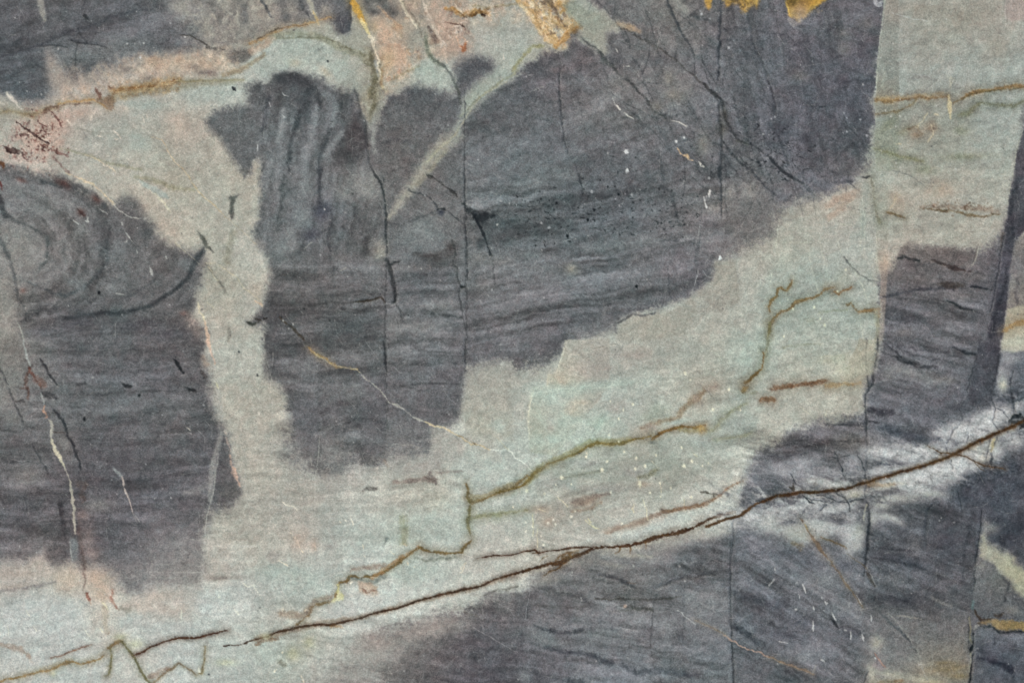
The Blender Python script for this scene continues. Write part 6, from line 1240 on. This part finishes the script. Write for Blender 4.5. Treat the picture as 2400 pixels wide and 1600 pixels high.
B('c3c6c6', .8, (1755, 1212, 70, 20, 4), (1850, 1228, 80, 20, 3), (1930, 1232, 50, 26, 0), (1992, 1248, 22, 60, 0), (1960, 1190, 60, 10, -12), (1870, 1190, 60, 9, -8))
B('d4d7d7', .85, (2090, 1060, 60, 14, 6), (2170, 1058, 60, 16, 6), (2250, 1010, 40, 26, -20), (2320, 985, 40, 26, -20), (2150, 1110, 90, 14, -16), (2250, 1085, 60, 20, -20))
# the fringe feathers into the grey stone in streaks along the bedding
MM()
rngs = np.random.RandomState(5)
def vein_y(x): return np.interp(x, [1650, 1800, 1935, 2030, 2200, 2300, 2420], [1190, 1170, 1152, 1130, 1075, 1035, 978])
for q in range(330):
    x_ = 1690 + rngs.rand() * 720; up = rngs.rand() < .5; t_ = rngs.rand() ** 1.5
    far = (30 + 45 * np.clip((x_ - 1900) / 300, 0, 1)) if up else 70
    if up and x_ < 2040: far = 24
    y_ = vein_y(x_) + (-1 if up else 1) * (6 + far * t_)
    a_ = np.radians((24 if up else 14) + rngs.randn() * 9 - (26 if rngs.rand() < .2 else 0)); l_ = 14 + 46 * rngs.rand()
    w_ = 2 + 8 * rngs.rand() ** 2
    c_, al_ = (('d0d2d1', .5), ('c8cac9', .5), ('c2c4c4', .4), ('565b62', .36))[rngs.randint(4)]
    if t_ > .5 and q % 3: c_, al_ = ('565b62', .38)
    S(None, c_, al_ * (1 - .4 * t_), 5, '%f,%f,%f %f,%f,%f %f,%f,%f' % (x_ - l_ * np.cos(a_), y_ - l_ * np.sin(a_), .8, x_, y_, w_, x_ + l_ * np.cos(a_), y_ + l_ * np.sin(a_), .8), .5, 4)
for q in range(60):
    x_ = 1720 + rngs.rand() * 690; y_ = vein_y(x_) + rngs.randn() * 38
    a_ = rngs.rand() * 3.14; l_ = 5 + 12 * rngs.rand(); p_ = []
    for k in range(4):
        p_.append('%f,%f,%f' % (x_, y_, .7 + 1.2 * rngs.rand())); a_ += rngs.randn() * .5
        x_ += l_ * np.cos(a_); y_ += l_ * np.sin(a_)
    S(None, '4a4f56', .4, 3, ' '.join(p_), .4, 3)
T(1800, 800)
for t in ('2250,280,10 2220,400,14 2240,500,14 2265,600,20 2265,690,16', '2050,480,10 2080,620,12 2070,760,12 2110,800,14 2120,840,10', '1850,840,8 1840,920,10', '1640,980,8 1610,1070,10', '1650,930,8 1700,820,10 1770,760,8', '2050,870,10 2020,1000,14 2015,1120,14', '2110,880,10 2060,960,14 2045,1140,14', '2100,620,10 2160,640,16 2210,690,16', '1740,1380,10 1770,1460,16 1780,1568,14', '1680,1090,6 1700,1160,8', '2150,500,8 2230,560,12 2352,520,12', '1500,1500,10 1460,1568,10'):
    S('crack', '3e4349', .65, 3.4, t, .35, 5)
S('black_stain', '15181b', .95, 4, '2220,750,20 2260,700,40 2310,690,44 2352,710,40 2420,730,30', .5, 6, 'black stain on the main vein near the right edge')
S(None, '1d2023', .9, 4, '2260,740,30 2320,760,40 2400,750,60 2310,800,30', .55, 6)
S(None, 'c89d78', .6, 4, '2250,790,20 2300,760,14', .3)
S(None, '573c24', .95, 3, '-560,1700,26 -400,1640,26 -250,1590,26 -100,1490,26 0,1450,30 80,1415,30 200,1405,34 300,1385,30 400,1385,26 520,1375,26 640,1365,26 740,1345,24 840,1310,24 920,1290,24 1000,1260,24 1100,1235,26 1250,1190,26 1400,1150,26 1550,1100,26 1700,1040,28 1800,990,28 1900,930,28 2000,890,28 2100,840,28 2200,800,28 2300,755,26 2420,700,26', .05, 2.5, 'main brown vein, right half', .0)
S(None, '8f7250', .45, 7, '840,1310,40 1250,1190,44 1700,1040,50 2000,890,50 2250,790,44', .4)
S('rust_vein', '553d27', .95, 3.0, '0,1450,16 80,1415,17 200,1405,19 300,1385,17 400,1385,14 520,1375,14 640,1365,14 740,1345,14 840,1310,14 920,1290,14 1000,1260,14 1100,1235,15 1250,1190,15 1400,1150,15 1550,1100,16 1700,1040,17 1800,990,17 1900,930,17 2000,890,17 2100,840,17 2200,800,17 2300,755,17 2420,700,17', .05, 2.2, 'main brown vein, right half', .0)
S('rust_vein', '5d452e', .9, 2, '1460,955,6 1530,990,12 1600,1025,14 1680,1030,14 1760,1045,12 1830,1060,16 1900,1100,16 1980,1130,14 2080,1150,12 2180,1175,10', .2, 3.5, 'thin brown branch crossing the main vein')
S(None, '5f4830', .8, 2, '1900,1110,8 1960,1180,10 1990,1190,6', .3, 3)
S(None, '3b332a', .85, 3, '200,1340,14 240,1360,24 230,1300,8', .3)
for t in ('320,1410,10 380,1470,12 430,1490,6', '440,1400,8 560,1430,8 640,1480,8 750,1470,10 880,1440,9', '640,1400,8 710,1430,12 740,1490,10 750,1568,10', '540,1500,8 480,1550,10', '210,1220,10 260,1310,10', '660,1120,8 700,1240,8', '330,1430,6 420,1450,5 540,1470,6'):
    S('crack', '3f4449', .85, 2.2, t, .3, 4)
B('b5ac98', .6, (790, 1410, 80, 30, -8))
S('pale_streak', 'c9c4ac', .8, 3, '890,1568,20 905,1500,14 880,1640,14', .3)
S(None, 'cbb98e', .8, 3, '2060,950,26 2080,900,20 2050,1010,12', .3)
S(None, 'a58562', .5, 10, '920,1310,30 1050,1320,50 1150,1300,30', .4)

# ---- bottom right
T(1800, 1200)
B('b3b4b0', .7, (60, 130, 160, 60, 0), (300, 170, 160, 50, 0), (480, 130, 90, 60, 0), (30, 60, 60, 60, 0), (830, 200, 60, 60, 0), (350, 230, 140, 40, 0), (820, 290, 50, 80, 0), (960, 60, 50, 60, 0), (1080, 40, 120, 40, 10), (1200, 90, 90, 30, 30))
B('a5a79c', .5, (250, 200, 120, 90, 0), (850, 150, 60, 60, 0))
B('5b5f66', .6, (200, 90, 100, 30, -10), (60, 380, 160, 40, 10), (400, 460, 160, 40, 10), (650, 80, 120, 30, 10), (1250, 150, 120, 60, 20), (250, 370, 140, 30, 8))
B('50535d', .5, (80, 850, 120, 60, 0), (300, 1000, 160, 60, 10), (150, 1130, 160, 50, 10), (780, 1120, 90, 50, 0), (1150, 420, 160, 40, 10), (1350, 480, 120, 40, 10), (1200, 820, 160, 60, 0), (1650, 300, 160, 160, 0), (700, 480, 100, 60, 0))
B('7d8081', .5, (500, 620, 200, 80, 0), (700, 860, 120, 60, 0), (1350, 300, 60, 90, 0), (1250, 1050, 160, 80, 20), (1150, 620, 120, 60, 0), (300, 1330, 120, 50, 0))
S('crack', '3e4147', .88, 4, '935,-20,16 930,120,20 915,220,26 915,330,20 900,470,12', .2, 3)
S(None, '35373c', .85, 4, '930,200,14 970,215,20 1000,220,8', .3)
S('crack', '4a4e54', .5, 7, '1460,-20,10 1450,120,20 1440,210,26 1460,330,10', .25, 3)
S(None, '46484f', .5, 12, '1880,-20,26 1860,120,30 1840,250,30 1800,330,14 1790,560,20 1780,640,14', .4, 5)
S(None, '46484f', .6, 8, '950,420,10 1100,430,20 1250,470,24 1450,520,24', .35, 5)
S(None, '44464d', .55, 9, '960,320,10 1150,340,16 1350,360,12', .4, 5)
S(None, '494b52', .5, 10, '950,800,20 1100,780,26 1300,830,20 1400,940,12', .4, 5)
F(None, '905,1000 960,1010 1000,880 1400,950 1830,960 1850,1250 1850,1600 905,1600', '1000,1150,77777a 1250,1300,737477 1600,1100,727275 1600,1350,8d8a80 1700,1480,938a76 1300,1500,97938a 1000,1500,8f8a84 1450,1540,a09880 1100,1250,7c7c7e 1800,1400,8d8478', 26, 10, 8, None, .7, 40.)
B('8b7a58', .55, (1650, 1430, 180, 40, -6), (1750, 1500, 100, 30, 0), (1100, 1560, 160, 30, 0), (1500, 1560, 90, 20, 0), (1620, 1380, 90, 20, 0))
B('b5b1a0', .6, (1130, 1490, 120, 40, 15), (1420, 1540, 160, 30, 10), (960, 1480, 40, 90, 0), (1000, 1200, 60, 70, 0))
S(None, '7a5c3c', .7, 5, '1170,1550,20 1230,1545,26 1200,1590,20', .4)
S('crack', '4f5459', .7, 4, '1040,930,8 1130,1010,14 1250,1130,22 1330,1230,16 1370,1290,10', .3, 4)
S(None, '9b9a94', .6, 3, '1100,920,12 1180,1000,12 1250,1080,10 1370,1280,12 1430,1460,12 1470,1568,10', .3, 4)
S(None, 'aaa49a', .75, 2, '1170,950,6 1280,952,10 1320,972,9 1420,980,7', .25, 3)
S(None, '9c9890', .5, 6, '1500,780,20 1600,830,22 1690,860,12', .3)
S('red_fleck', '9b6a58', .85, 2.4, '975,1290,6 1000,1330,12 1050,1390,14 1080,1420,8', .25, 3, 'pinkish red streak near the bottom edge')
S(None, 'cba690', .9, 1.8, '1010,1345,6 1040,1375,12 1065,1410,9', .2, 3)
F('pink_nodule', '985,1350 1010,1340 1060,1400 1070,1440 1050,1460 980,1430 960,1410', '1020,1410,8b8083', 5, 3, 3, None, .6)
S('ochre_vein', '7f6a54', .8, 2.6, '300,60,8 340,120,14 380,190,20 430,260,34 480,340,36 520,390,26 570,440,12', .2, 3, 'brown slanting streak in the lower right stone')
S(None, 'b0a06c', .7, 3, '340,110,10 360,150,20', .3)
S('ochre_vein', '7d6d58', .85, 2.4, '570,440,10 620,520,18 670,570,14 710,640,18 740,700,14 800,770,12 850,840,10 880,880,6', .35, 4, 'lower thin end of the brown slanting streak')
S('ochre_vein', '7a6648', .85, 2.2, '480,225,6 560,255,12 640,285,12 720,325,10', .25, 3)
S(None, '70634e', .75, 2.4, '730,380,10 790,420,10 860,480,9 920,540,10', .3, 4)
S('crack', '57504a', .85, 4, '910,540,20 940,610,30 980,680,20', .3, 4)
S(None, '9a9a94', .6, 2, '910,490,6 960,600,8 1000,690,8', .3, 3)
S(None, '7a6a4c', .5, 9, '230,290,40 320,300,40 300,340,30', .5)
for t in ('60,510,6 65,545,8', '20,660,6 10,670,9 60,610,5', '265,640,8 275,655,6', '320,660,6 330,700,11 345,740,5', '280,750,5 290,780,5', '490,760,5 495,790,8', '520,815,7 540,840,16 555,830,6', '420,870,8 422,895,13', '255,890,12 265,888,8', '410,1000,9 415,1040,16 420,1090,8', '580,910,6 600,950,13 625,990,8', '945,945,8 950,980,11 945,1000,6', '755,1095,5 760,1130,12 760,1165,7', '865,1125,8 875,1155,17 880,1185,8', '100,1185,5 130,1192,6 180,1198,5', '510,900,7 520,905,6', '485,1350,7 510,1360,12', '985,1335,11 990,1345,8', '700,1075,6 720,1080,7', '820,760,5 830,790,5 860,850,5'):
    S('white_fleck', 'cfd0d0', .85, 1.8, t, .12, 2)
S(None, '3a3a3e', .85, 4, '590,980,14 620,1030,20 650,1075,10', .3)
S(None, '94908a', .7, 4, '440,1400,8 420,1440,16 400,1480,14', .3)
S(None, '494b51', .55, 8, '0,1010,20 100,1050,24 250,1090,16', .4, 5)
S('crack', '44464b', .8, 3, '930,1450,6 900,1500,12 880,1568,14 870,1640,10', .25, 3)
# far right column: dark corner with a cream band
S('crack', '30343a', .88, 4, '1960,-20,8 1950,180,8 1930,300,10 1910,420,10 1900,540,10 1895,700,8', .2, 3)
F('cream_band', '1960,220 1985,200 2030,290 2140,360 2260,410 2270,480 2400,540 2900,700 2900,1000 2380,800 2250,720 2230,640 2130,560 2060,470 1930,400', '2000,320,aaa694 2100,450,aba893 2200,560,a9a68e 2300,640,a5a28b 2350,560,aca88e 2050,420,a3a196 2320,740,a5a290', 9, 6, 6, 'cream slanting band in the lower right corner', .92, 26.)
F('grey_patch', '1910,470 2050,470 2140,570 2230,650 2240,700 2280,780 2420,850 2420,960 2000,970 1930,960 1890,860 1895,620', '1980,540,7c7e7f 2000,700,717476 2100,650,75776f 2150,800,67696b 2000,880,64666a 2250,880,66676b', 8, 5, 4, 'grey panel between the cream band and the ochre band', .75, 30.)
S(None, '3e4247', .7, 6, '2150,590,14 2220,660,20 2200,740,26 2150,850,14', .35, 5)
B('8f8d84', .5, (2250, 900, 90, 40, 10), (1960, 470, 50, 60, 0), (2050, 150, 60, 50, 0), (2000, 120, 30, 60, 0))
B('3f434c', .6, (2250, 150, 120, 90, 0), (2200, 260, 160, 60, 0), (2320, 80, 60, 100, 0), (2080, 70, 60, 40, 0))
F('ochre_band', '1925,1010 2030,985 2080,980 2200,985 2500,1000 2500,1080 2300,1075 2200,1090 2110,1080 2050,1020 1960,1030', '2100,1000,9b8660 2200,1040,8f7b52 2300,1030,937f55 2000,1010,7d6c54', 5, 6, 6, 'ochre band in the lower right corner', .9, 20.)
S(None, '4a3a2c', .85, 4, '1900,900,10 1915,940,20 1960,985,24 2010,985,16 2060,970,10', .3, 4)
S(None, '2f3336', .85, 4, '1940,1020,10 1980,1050,14 2060,1045,16 2110,1090,24 2180,1110,26 2240,1090,14 2352,1110,20 2500,1110,14', .35, 5)
S(None, '4a3c2e', .75, 4, '2080,940,14 2130,950,30 2160,930,16', .4)
S(None, '6b9a96', .5, 8, '1890,820,20 1880,880,26', .4)
S('pale_streak', 'b0b0aa', .85, 3, '1895,1080,14 1915,1045,26 1945,1040,14', .25, 3)
S(None, '8a8468', .8, 4, '1850,960,14 1860,1050,16 1850,1150,20 1870,1200,14', .4, 3)
S('crack', '1f2225', .95, 3, '1890,1110,8 1885,1200,14 1865,1260,30 1860,1290,12', .2, 3)
S('crack', '2b2e33', .9, 3, '1880,1290,10 1870,1400,16 1855,1480,18 1860,1600,16', .25, 3)
S(None, 'a9a792', .75, 3, '1865,1290,14 1860,1370,12 1845,1460,10', .35, 3)
S(None, '47494e', .7, 3, '1840,950,10 1845,1100,12 1840,1250,8', .35, 3)
F(None, '1900,1100 1960,1050 2060,1060 2110,1110 2200,1130 2500,1120 2900,1130 2900,1700 1870,1700 1880,1400', '1950,1150,6c7072 2080,1150,70737a 2150,1140,74777d 2000,1280,565966 2100,1380,494c5a 2250,1300,5d6069 2300,1180,7d8187 1950,1430,606469 2100,1500,62646b 2300,1450,585c64', 6, 5, 5, None, .8, 30.)
S(None, '3b3e4a', .75, 12, '1920,1330,14 2030,1350,40 2120,1390,50 2220,1430,60 2250,1500,30', .35, 6)
S(None, '40434c', .7, 6, '2080,1160,12 2085,1230,16', .35)
B('45474f', .5, (2250, 1260, 90, 40, 0), (1950, 1260, 60, 60, 0))
# ---- speckle of the whitish fringe along the main vein
Q(1200, 800); _p = pts('1040,700 1250,640 1630,560 1640,400 1900,420 2100,280 2200,230 2500,150 2500,640 2200,650 2000,700 1640,800 1620,900 1030,880', 2)
_m = sstep(.5 + .5 * polyd(_p, X + 12 * N_C, Y + 12 * N_D) / 30)
C *= (1 - _m * (.16 * np.clip(N_F + .1, 0, 1) + .20 * np.clip(fbm(X / 10, Y / 8, 3, 151) + .05, 0, 1)))[..., None]
# the teal of the pale bands is faint
_c = np.clip((C[..., 1] + C[..., 2]) * .5 - C[..., 0], 0, 40); _w = np.clip((C.mean(2) - 115) / 30, 0, 1) * _c * .52
C += _w[..., None] * np.array([1., -.35, -.65], np.float32)
# ---- tone: the mottling of the stone is a little stronger than the patches laid so far
_l = C.mean(2)
_d = .38 * np.clip(_l - blur(_l, 9), -14, 20) + .30 * np.clip(_l - blur(_l, 32), -22, 22)
_k = np.clip((150 - _l) / 60, 0, 1)
C *= ((_l + _d * (.45 + .55 * _k)) / np.maximum(_l, 5))[..., None]
C += _k[..., None] * (np.array([.3, 1.0, -.5], np.float32) + 1.)
C += ((1 - _k) * np.clip((_l - 120) / 30, 0, 1))[..., None] * np.array([-.6, 1.2, -1.8], np.float32)
# the grain itself: felted light threads between darker quartz grains
_f = 1 - 2.4 * np.abs(fbm(X / 11, Y / 9, 2, 181)); _g = fbm(X / 6, Y / 5.2, 2, 191); _h = fbm(X / 15, Y / 12, 3, 196)
C *= (1 + (.45 + .55 * _k) * (.05 * _f + .085 * _g + .07 * _h))[..., None]
# cloudy tones within the dark patches, greenish and rosy
_n = fbm(X / 34, Y / 24, 4, 161); _t = fbm(X / 38, Y / 30, 3, 171)
C *= (1 + _k * .085 * _n)[..., None]
C += (_k * _t * 3.6)[..., None] * np.array([-1., .35, .25], np.float32)
# ---- each patch of stone is a little lighter or darker than the next: levels of the dark and of the pale stone
def level(s):
    k = []
    for t in s.split():
        x, y, d = (float(v) for v in t.split(',')); k.append((x, y, np.array([d, d, d], np.float32)))
    return idw(k, X, Y, 70.)[..., 0]
_l = blur(C.mean(2), 3); _k = sstep((150 - _l) / 26)
_dk = level('120,77,-9 250,487,-3 320,797,-8 300,957,-2 310,1247,0 300,1100,-12 690,417,5 760,737,-5 760,947,1 1000,777,0 1200,247,0 1350,477,5 1300,727,10 1300,600,5 1600,637,5 1940,197,15 1800,150,6 1750,380,2 2180,697,-6 2150,947,-3 1600,1447,2 1500,1500,13 1300,1400,0 1900,1427,0 2120,1297,-15 2300,1250,-5 1000,1557,-11 900,1450,0 600,80,0 100,600,0 80,900,0 1000,560,0')
_pl = level('440,297,-8 300,380,-4 700,130,-2 580,857,0 560,620,0 640,1147,1 1180,927,4 1300,950,11 1520,827,2 1720,717,-2 1920,567,-1 1900,700,0 2150,97,-17 2200,250,-17 2150,380,-12 2240,537,-10 1540,1107,2 1500,1230,3 640,1397,9 200,1420,9 900,1350,8 800,1200,3 1000,1250,4 1880,950,0')
_d = _k * _dk + (1 - _k) * _pl
C *= ((_l + _d) / np.maximum(_l, 5))[..., None]
C[..., 2] += (1 - _k) * 1 - _k * .6
# ---- fine pale hair lines all over, as on a honed and lightly scratched face
MM()
rh = np.random.RandomState(23)
for q in range(6500):
    x_, y_ = rh.rand() * 2500 - 50, rh.rand() * 1700 - 50
    a_ = rh.rand() * 3.14; l_ = 4 + 14 * rh.rand() ** 2 * 2; k_ = rh.randn() * .5
    p_ = '%f,%f,.5 %f,%f,1.2 %f,%f,.5' % (x_, y_, x_ + l_ * np.cos(a_), y_ + l_ * np.sin(a_), x_ + l_ * np.cos(a_) + l_ * np.cos(a_ + k_), y_ + l_ * np.sin(a_) + l_ * np.sin(a_ + k_))
    S(None, ('c6c8c2', 'd0cfc6', '60646a')[q % 3], .10 + .24 * rh.rand(), 1.6, p_, 0, 1)
K(None, 'd4d4d0', .6, ' '.join('%f,%f,%f' % (rh.rand() * 2400, rh.rand() * 1600, 2.5 + 3 * rh.rand() ** 3) for q in range(500)))
K(None, '303438', .5, ' '.join('%f,%f,%f' % (rh.rand() * 2400, rh.rand() * 1600, 2.5 + 3 * rh.rand() ** 3) for q in range(400)))
LIGHT = (.883, .966, 1.153)
# ---------------------------------------------------------------- relief
REL = .35 * fbm(X / 60, Y / 60, 3, 131) + .22 * N_F + .25 * np.abs(fbm(X / 22, Y / 20, 3, 137))            # mm
OFF = {'crack': -.9, 'rust_vein': -.35, 'olive_vein': -.2, 'white_vein': .25, 'pink_vein': .25, 'white_fleck': .3, 'black_speck': -.4,
       'ochre_crust': .8, 'ochre_stain': .6, 'rust_seam': -.2, 'red_dendrite': -.15}
off = np.array([OFF.get(p[0], 0.) for p in PARTS], np.float32)
o = off[ID]
for _ in range(2):
    o[1:-1, 1:-1] = (o[1:-1, 1:-1] * 2 + o[:-2, 1:-1] + o[2:, 1:-1] + o[1:-1, :-2] + o[1:-1, 2:]) / 6
REL = (REL + o).astype(np.float32)
ZW = TOP + REL / 1000.
# normals of the whole face, so that the parts meet without a seam
gx = np.gradient(ZW, axis=1) / np.gradient(AX / 1000.)[None, :]
gy = np.gradient(ZW, axis=0) / np.gradient(AY / 1000.)[:, None]
NR = np.stack([-gx, gy, np.ones_like(gx)], -1); NR /= np.linalg.norm(NR, axis=-1, keepdims=True)
# ---------------------------------------------------------------- material
GAIN = np.array(LIGHT, np.float32); SHEEN = .0105   # light falling on the face, and its faint sheen: the rest is the stone's own colour
s_ = np.clip(C, 0, 255) / 255.
LIN = (np.where(s_ <= .04045, s_ / 12.92, ((s_ + .055) / 1.055) ** 2.4) - SHEEN) / GAIN
LIN = np.clip(LIN, .002, .9).astype(np.float32)
def stone_material(name, attr=True, base=(.3, .3, .28), rough=.55):
    m = bpy.data.materials.new(name); m.use_nodes = True; n = m.node_tree.nodes; l = m.node_tree.links
    b = n['Principled BSDF']; b.inputs['Roughness'].default_value = rough
    b.inputs['Specular IOR Level'].default_value = .2
    tc = n.new('ShaderNodeTexCoord')
    def noise(scale, det, dist=0.):
        t = n.new('ShaderNodeTexNoise'); t.inputs['Scale'].default_value = scale; t.inputs['Detail'].default_value = det
        t.inputs['Roughness'].default_value = .6; t.inputs['Distortion'].default_value = dist
        l.new(tc.outputs['Object'], t.inputs['Vector']); return t
    def rng_(sock, a, b_, c, d):
        t = n.new('ShaderNodeMapRange'); t.inputs[1].default_value = a; t.inputs[2].default_value = b_
        t.inputs[3].default_value = c; t.inputs[4].default_value = d; t.clamp = True; l.new(sock, t.inputs[0]); return t
    def mul(a, b_):
        t = n.new('ShaderNodeMath'); t.operation = 'MULTIPLY'; l.new(a, t.inputs[0]); l.new(b_, t.inputs[1]); return t
    g1 = noise(310., 3., .3); g2 = noise(75., 3., .8); g3 = noise(26., 4., 1.)
    f = mul(mul(rng_(g1.outputs[0], .28, .72, 1 - GR[0], 1 + GR[0]).outputs[0], rng_(g2.outputs[0], .28, .72, 1 - GR[1], 1 + GR[1]).outputs[0]).outputs[0],
            rng_(g3.outputs[0], .25, .75, 1 - GR[2], 1 + GR[2]).outputs[0])
    # faint tint of the single grains: some greenish, some rosy
    h = noise(48., 3., .6)
    tint = n.new('ShaderNodeValToRGB'); e = tint.color_ramp.elements
    e[0].position = .34; e[0].color = (.965, 1.01, 1.01, 1); e[1].position = .66; e[1].color = (1.028, .993, .988, 1)
    l.new(h.outputs[0], tint.inputs[0])
    if attr:
        a = n.new('ShaderNodeVertexColor'); a.layer_name = 'stone'; src = a.outputs[0]
    else:
        a = n.new('ShaderNodeRGB'); a.outputs[0].default_value = (*base, 1); src = a.outputs[0]
    v = n.new('ShaderNodeVectorMath'); v.operation = 'MULTIPLY'; l.new(src, v.inputs[0]); l.new(tint.outputs[0], v.inputs[1])
    # the pale stone is closer grained than the dark: its grain shows less
    lum = n.new('ShaderNodeRGBToBW'); l.new(src, lum.inputs[0]); am = rng_(lum.outputs[0], .10, .34, 1., .66)
    f1 = n.new('ShaderNodeMath'); f1.operation = 'SUBTRACT'; l.new(f.outputs[0], f1.inputs[0]); f1.inputs[1].default_value = 1.
    f2 = n.new('ShaderNodeMath'); f2.operation = 'MULTIPLY_ADD'; l.new(f1.outputs[0], f2.inputs[0]); l.new(am.outputs[0], f2.inputs[1]); f2.inputs[2].default_value = 1.
    w = n.new('ShaderNodeVectorMath'); w.operation = 'SCALE'; l.new(v.outputs[0], w.inputs[0]); l.new(f2.outputs[0], w.inputs['Scale'])
    l.new(w.outputs[0], b.inputs['Base Color'])
    l.new(rng_(g2.outputs[0], .3, .7, rough - .08, rough + .1).outputs[0], b.inputs['Roughness'])
    bp = n.new('ShaderNodeBump'); bp.inputs['Strength'].default_value = .6; bp.inputs['Distance'].default_value = .0010
    l.new(g1.outputs[0], bp.inputs['Height']); l.new(bp.outputs[0], b.inputs['Normal'])
    return m
GR = (.46, .28, .12)
M_FACE = stone_material('honed_quartzite')
M_BODY = stone_material('sawn_stone', False, (.20, .20, .19), .8)
M_GROUND = stone_material('concrete', False, (.32, .31, .29), .85)
# ---------------------------------------------------------------- the slab and its parts
slab = bpy.data.objects.new('stone_slab', None); sc.collection.objects.link(slab)
slab.location = (0, 0, 0); slab.empty_display_size = .2
slab['label'] = 'honed stone slab with dark grey patches, pale green and beige bands and brown veins'
slab['category'] = 'stone slab'; slab['kind'] = 'thing'

def link(name, me, parent, label=None):
    ob = bpy.data.objects.new(name, me); sc.collection.objects.link(ob); ob.parent = parent
    if label: ob['label'] = label
    return ob
# one part, one piece: loose crumbs go back to what surrounds them, larger pieces become parts of their own
def pieces():
    lab = np.arange(H * W).reshape(H, W)
    sv = ID[1:] == ID[:-1]; sh = ID[:, 1:] == ID[:, :-1]
    while True:
        old = lab.copy()
        for a, b, s in ((lab[1:], lab[:-1], sv), (lab[:, 1:], lab[:, :-1], sh)):
            np.minimum(a, b, out=a, where=s); np.minimum(b, a, out=b, where=s)
        lab = lab.ravel()[lab.ravel()]; lab = lab[lab].reshape(H, W)
        if (lab == old).all(): return lab
lab = pieces(); n_ = np.bincount(lab.ravel(), minlength=H * W)
big = np.zeros(len(PARTS), np.int64); rt = np.unique(lab); np.maximum.at(big, ID.ravel()[rt], n_[rt])
spread((n_[lab] < 5) | ((n_[lab] < 45) & (n_[lab] < big[ID])))
lab = pieces(); roots = np.unique(lab); n_ = np.bincount(lab.ravel(), minlength=H * W)
seen = {}
for r_ in roots[np.argsort(-n_[roots])]:
    k = int(ID.ravel()[r_])
    if k in seen:
        PARTS.append([PARTS[k][0], None, PARTS[k][2]]); seen[k].append((r_, len(PARTS) - 1))
    else: seen[k] = []
new = np.full(H * W, -1)
for k in seen:
    for r_, q_ in seen[k]: new[r_] = q_
ID = np.where(new[lab] >= 0, new[lab], ID)
FID = ID[:-1, :-1]
order = np.argsort(FID, axis=None, kind='stable'); ff = FID.ravel()[order]
starts = np.searchsorted(ff, np.arange(len(PARTS) + 1))
vx = (X / 1000.).ravel(); vy = (-Y / 1000.).ravel(); vz = ZW.ravel(); cl = np.concatenate([LIN.reshape(-1, 3), np.ones((H * W, 1), np.float32)], 1); nr = NR.reshape(-1, 3)
OBJ = {}
loc = np.full(H * W, -1, np.int64)
def build(k):
    f = order[starts[k]:starts[k + 1]]
    if not len(f): return None
    r = f // (W - 1); c = f % (W - 1); a = r * W + c
    q = np.stack([a, a + W, a + W + 1, a + 1], 1)
    used = np.unique(q); loc[used] = np.arange(len(used)); q = loc[q]
    me = bpy.data.meshes.new(PARTS[k][0])
    me.vertices.add(len(used)); me.loops.add(q.size); me.polygons.add(len(q))
    me.vertices.foreach_set('co', np.stack([vx[used], vy[used], vz[used]], 1).astype(np.float32).ravel())
    me.loops.foreach_set('vertex_index', q.ravel().astype(np.int32))
    me.polygons.foreach_set('loop_start', np.arange(0, q.size, 4, dtype=np.int32))
    me.polygons.foreach_set('loop_total', np.full(len(q), 4, np.int32))
    me.update(calc_edges=True)
    ca = me.color_attributes.new('stone', 'FLOAT_COLOR', 'POINT')
    ca.data.foreach_set('color', cl[used].ravel())
    me.polygons.foreach_set('use_smooth', np.ones(len(q), bool))
    me.normals_split_custom_set_from_vertices(nr[used].tolist())
    me.materials.append(M_FACE)
    return me
for k in range(len(PARTS)):
    if PARTS[k][2]: continue
    me = build(k)
    if me: OBJ[k] = link(PARTS[k][0], me, slab, PARTS[k][1])
for k in range(len(PARTS)):
    if not PARTS[k][2]: continue
    me = build(k)
    if me: OBJ[k] = link(PARTS[k][0], me, OBJ.get(PARTS[k][2], slab), PARTS[k][1])
# the body of the slab under its face, with a sawn, chamfered rim
x0, x1, y0, y1 = AX[0] / 1000, AX[-1] / 1000, -AY[-1] / 1000, -AY[0] / 1000
def ring(d, z): return [(x0 - d, y0 - d, z), (x1 + d, y0 - d, z), (x1 + d, y1 + d, z), (x0 - d, y1 + d, z)]
V = ring(.02, 0.) + ring(.02, TOP - .003) + ring(.016, TOP + .001) + ring(.0004, TOP + .001) + ring(.0004, TOP - .004)
Fc = [(3, 2, 1, 0), (16, 17, 18, 19)]
for i in range(4):
    for j in range(4):
        a, b = i * 4 + j, i * 4 + (j + 1) % 4
        Fc.append((a, b, b + 4, a + 4))
me = bpy.data.meshes.new('slab_body'); me.from_pydata(V, [], Fc); me.materials.append(M_BODY); me.update()
link('slab_body', me, slab)
me = bpy.data.meshes.new('ground'); g = 12.
me.from_pydata([(1.2 - g, -.8 - g, 0), (1.2 + g, -.8 - g, 0), (1.2 + g, -.8 + g, 0), (1.2 - g, -.8 + g, 0)], [], [(0, 1, 2, 3)]); me.materials.append(M_GROUND)
gr = bpy.data.objects.new('ground', me); sc.collection.objects.link(gr); gr['kind'] = 'structure'; gr.location = (0, 0, -.001)
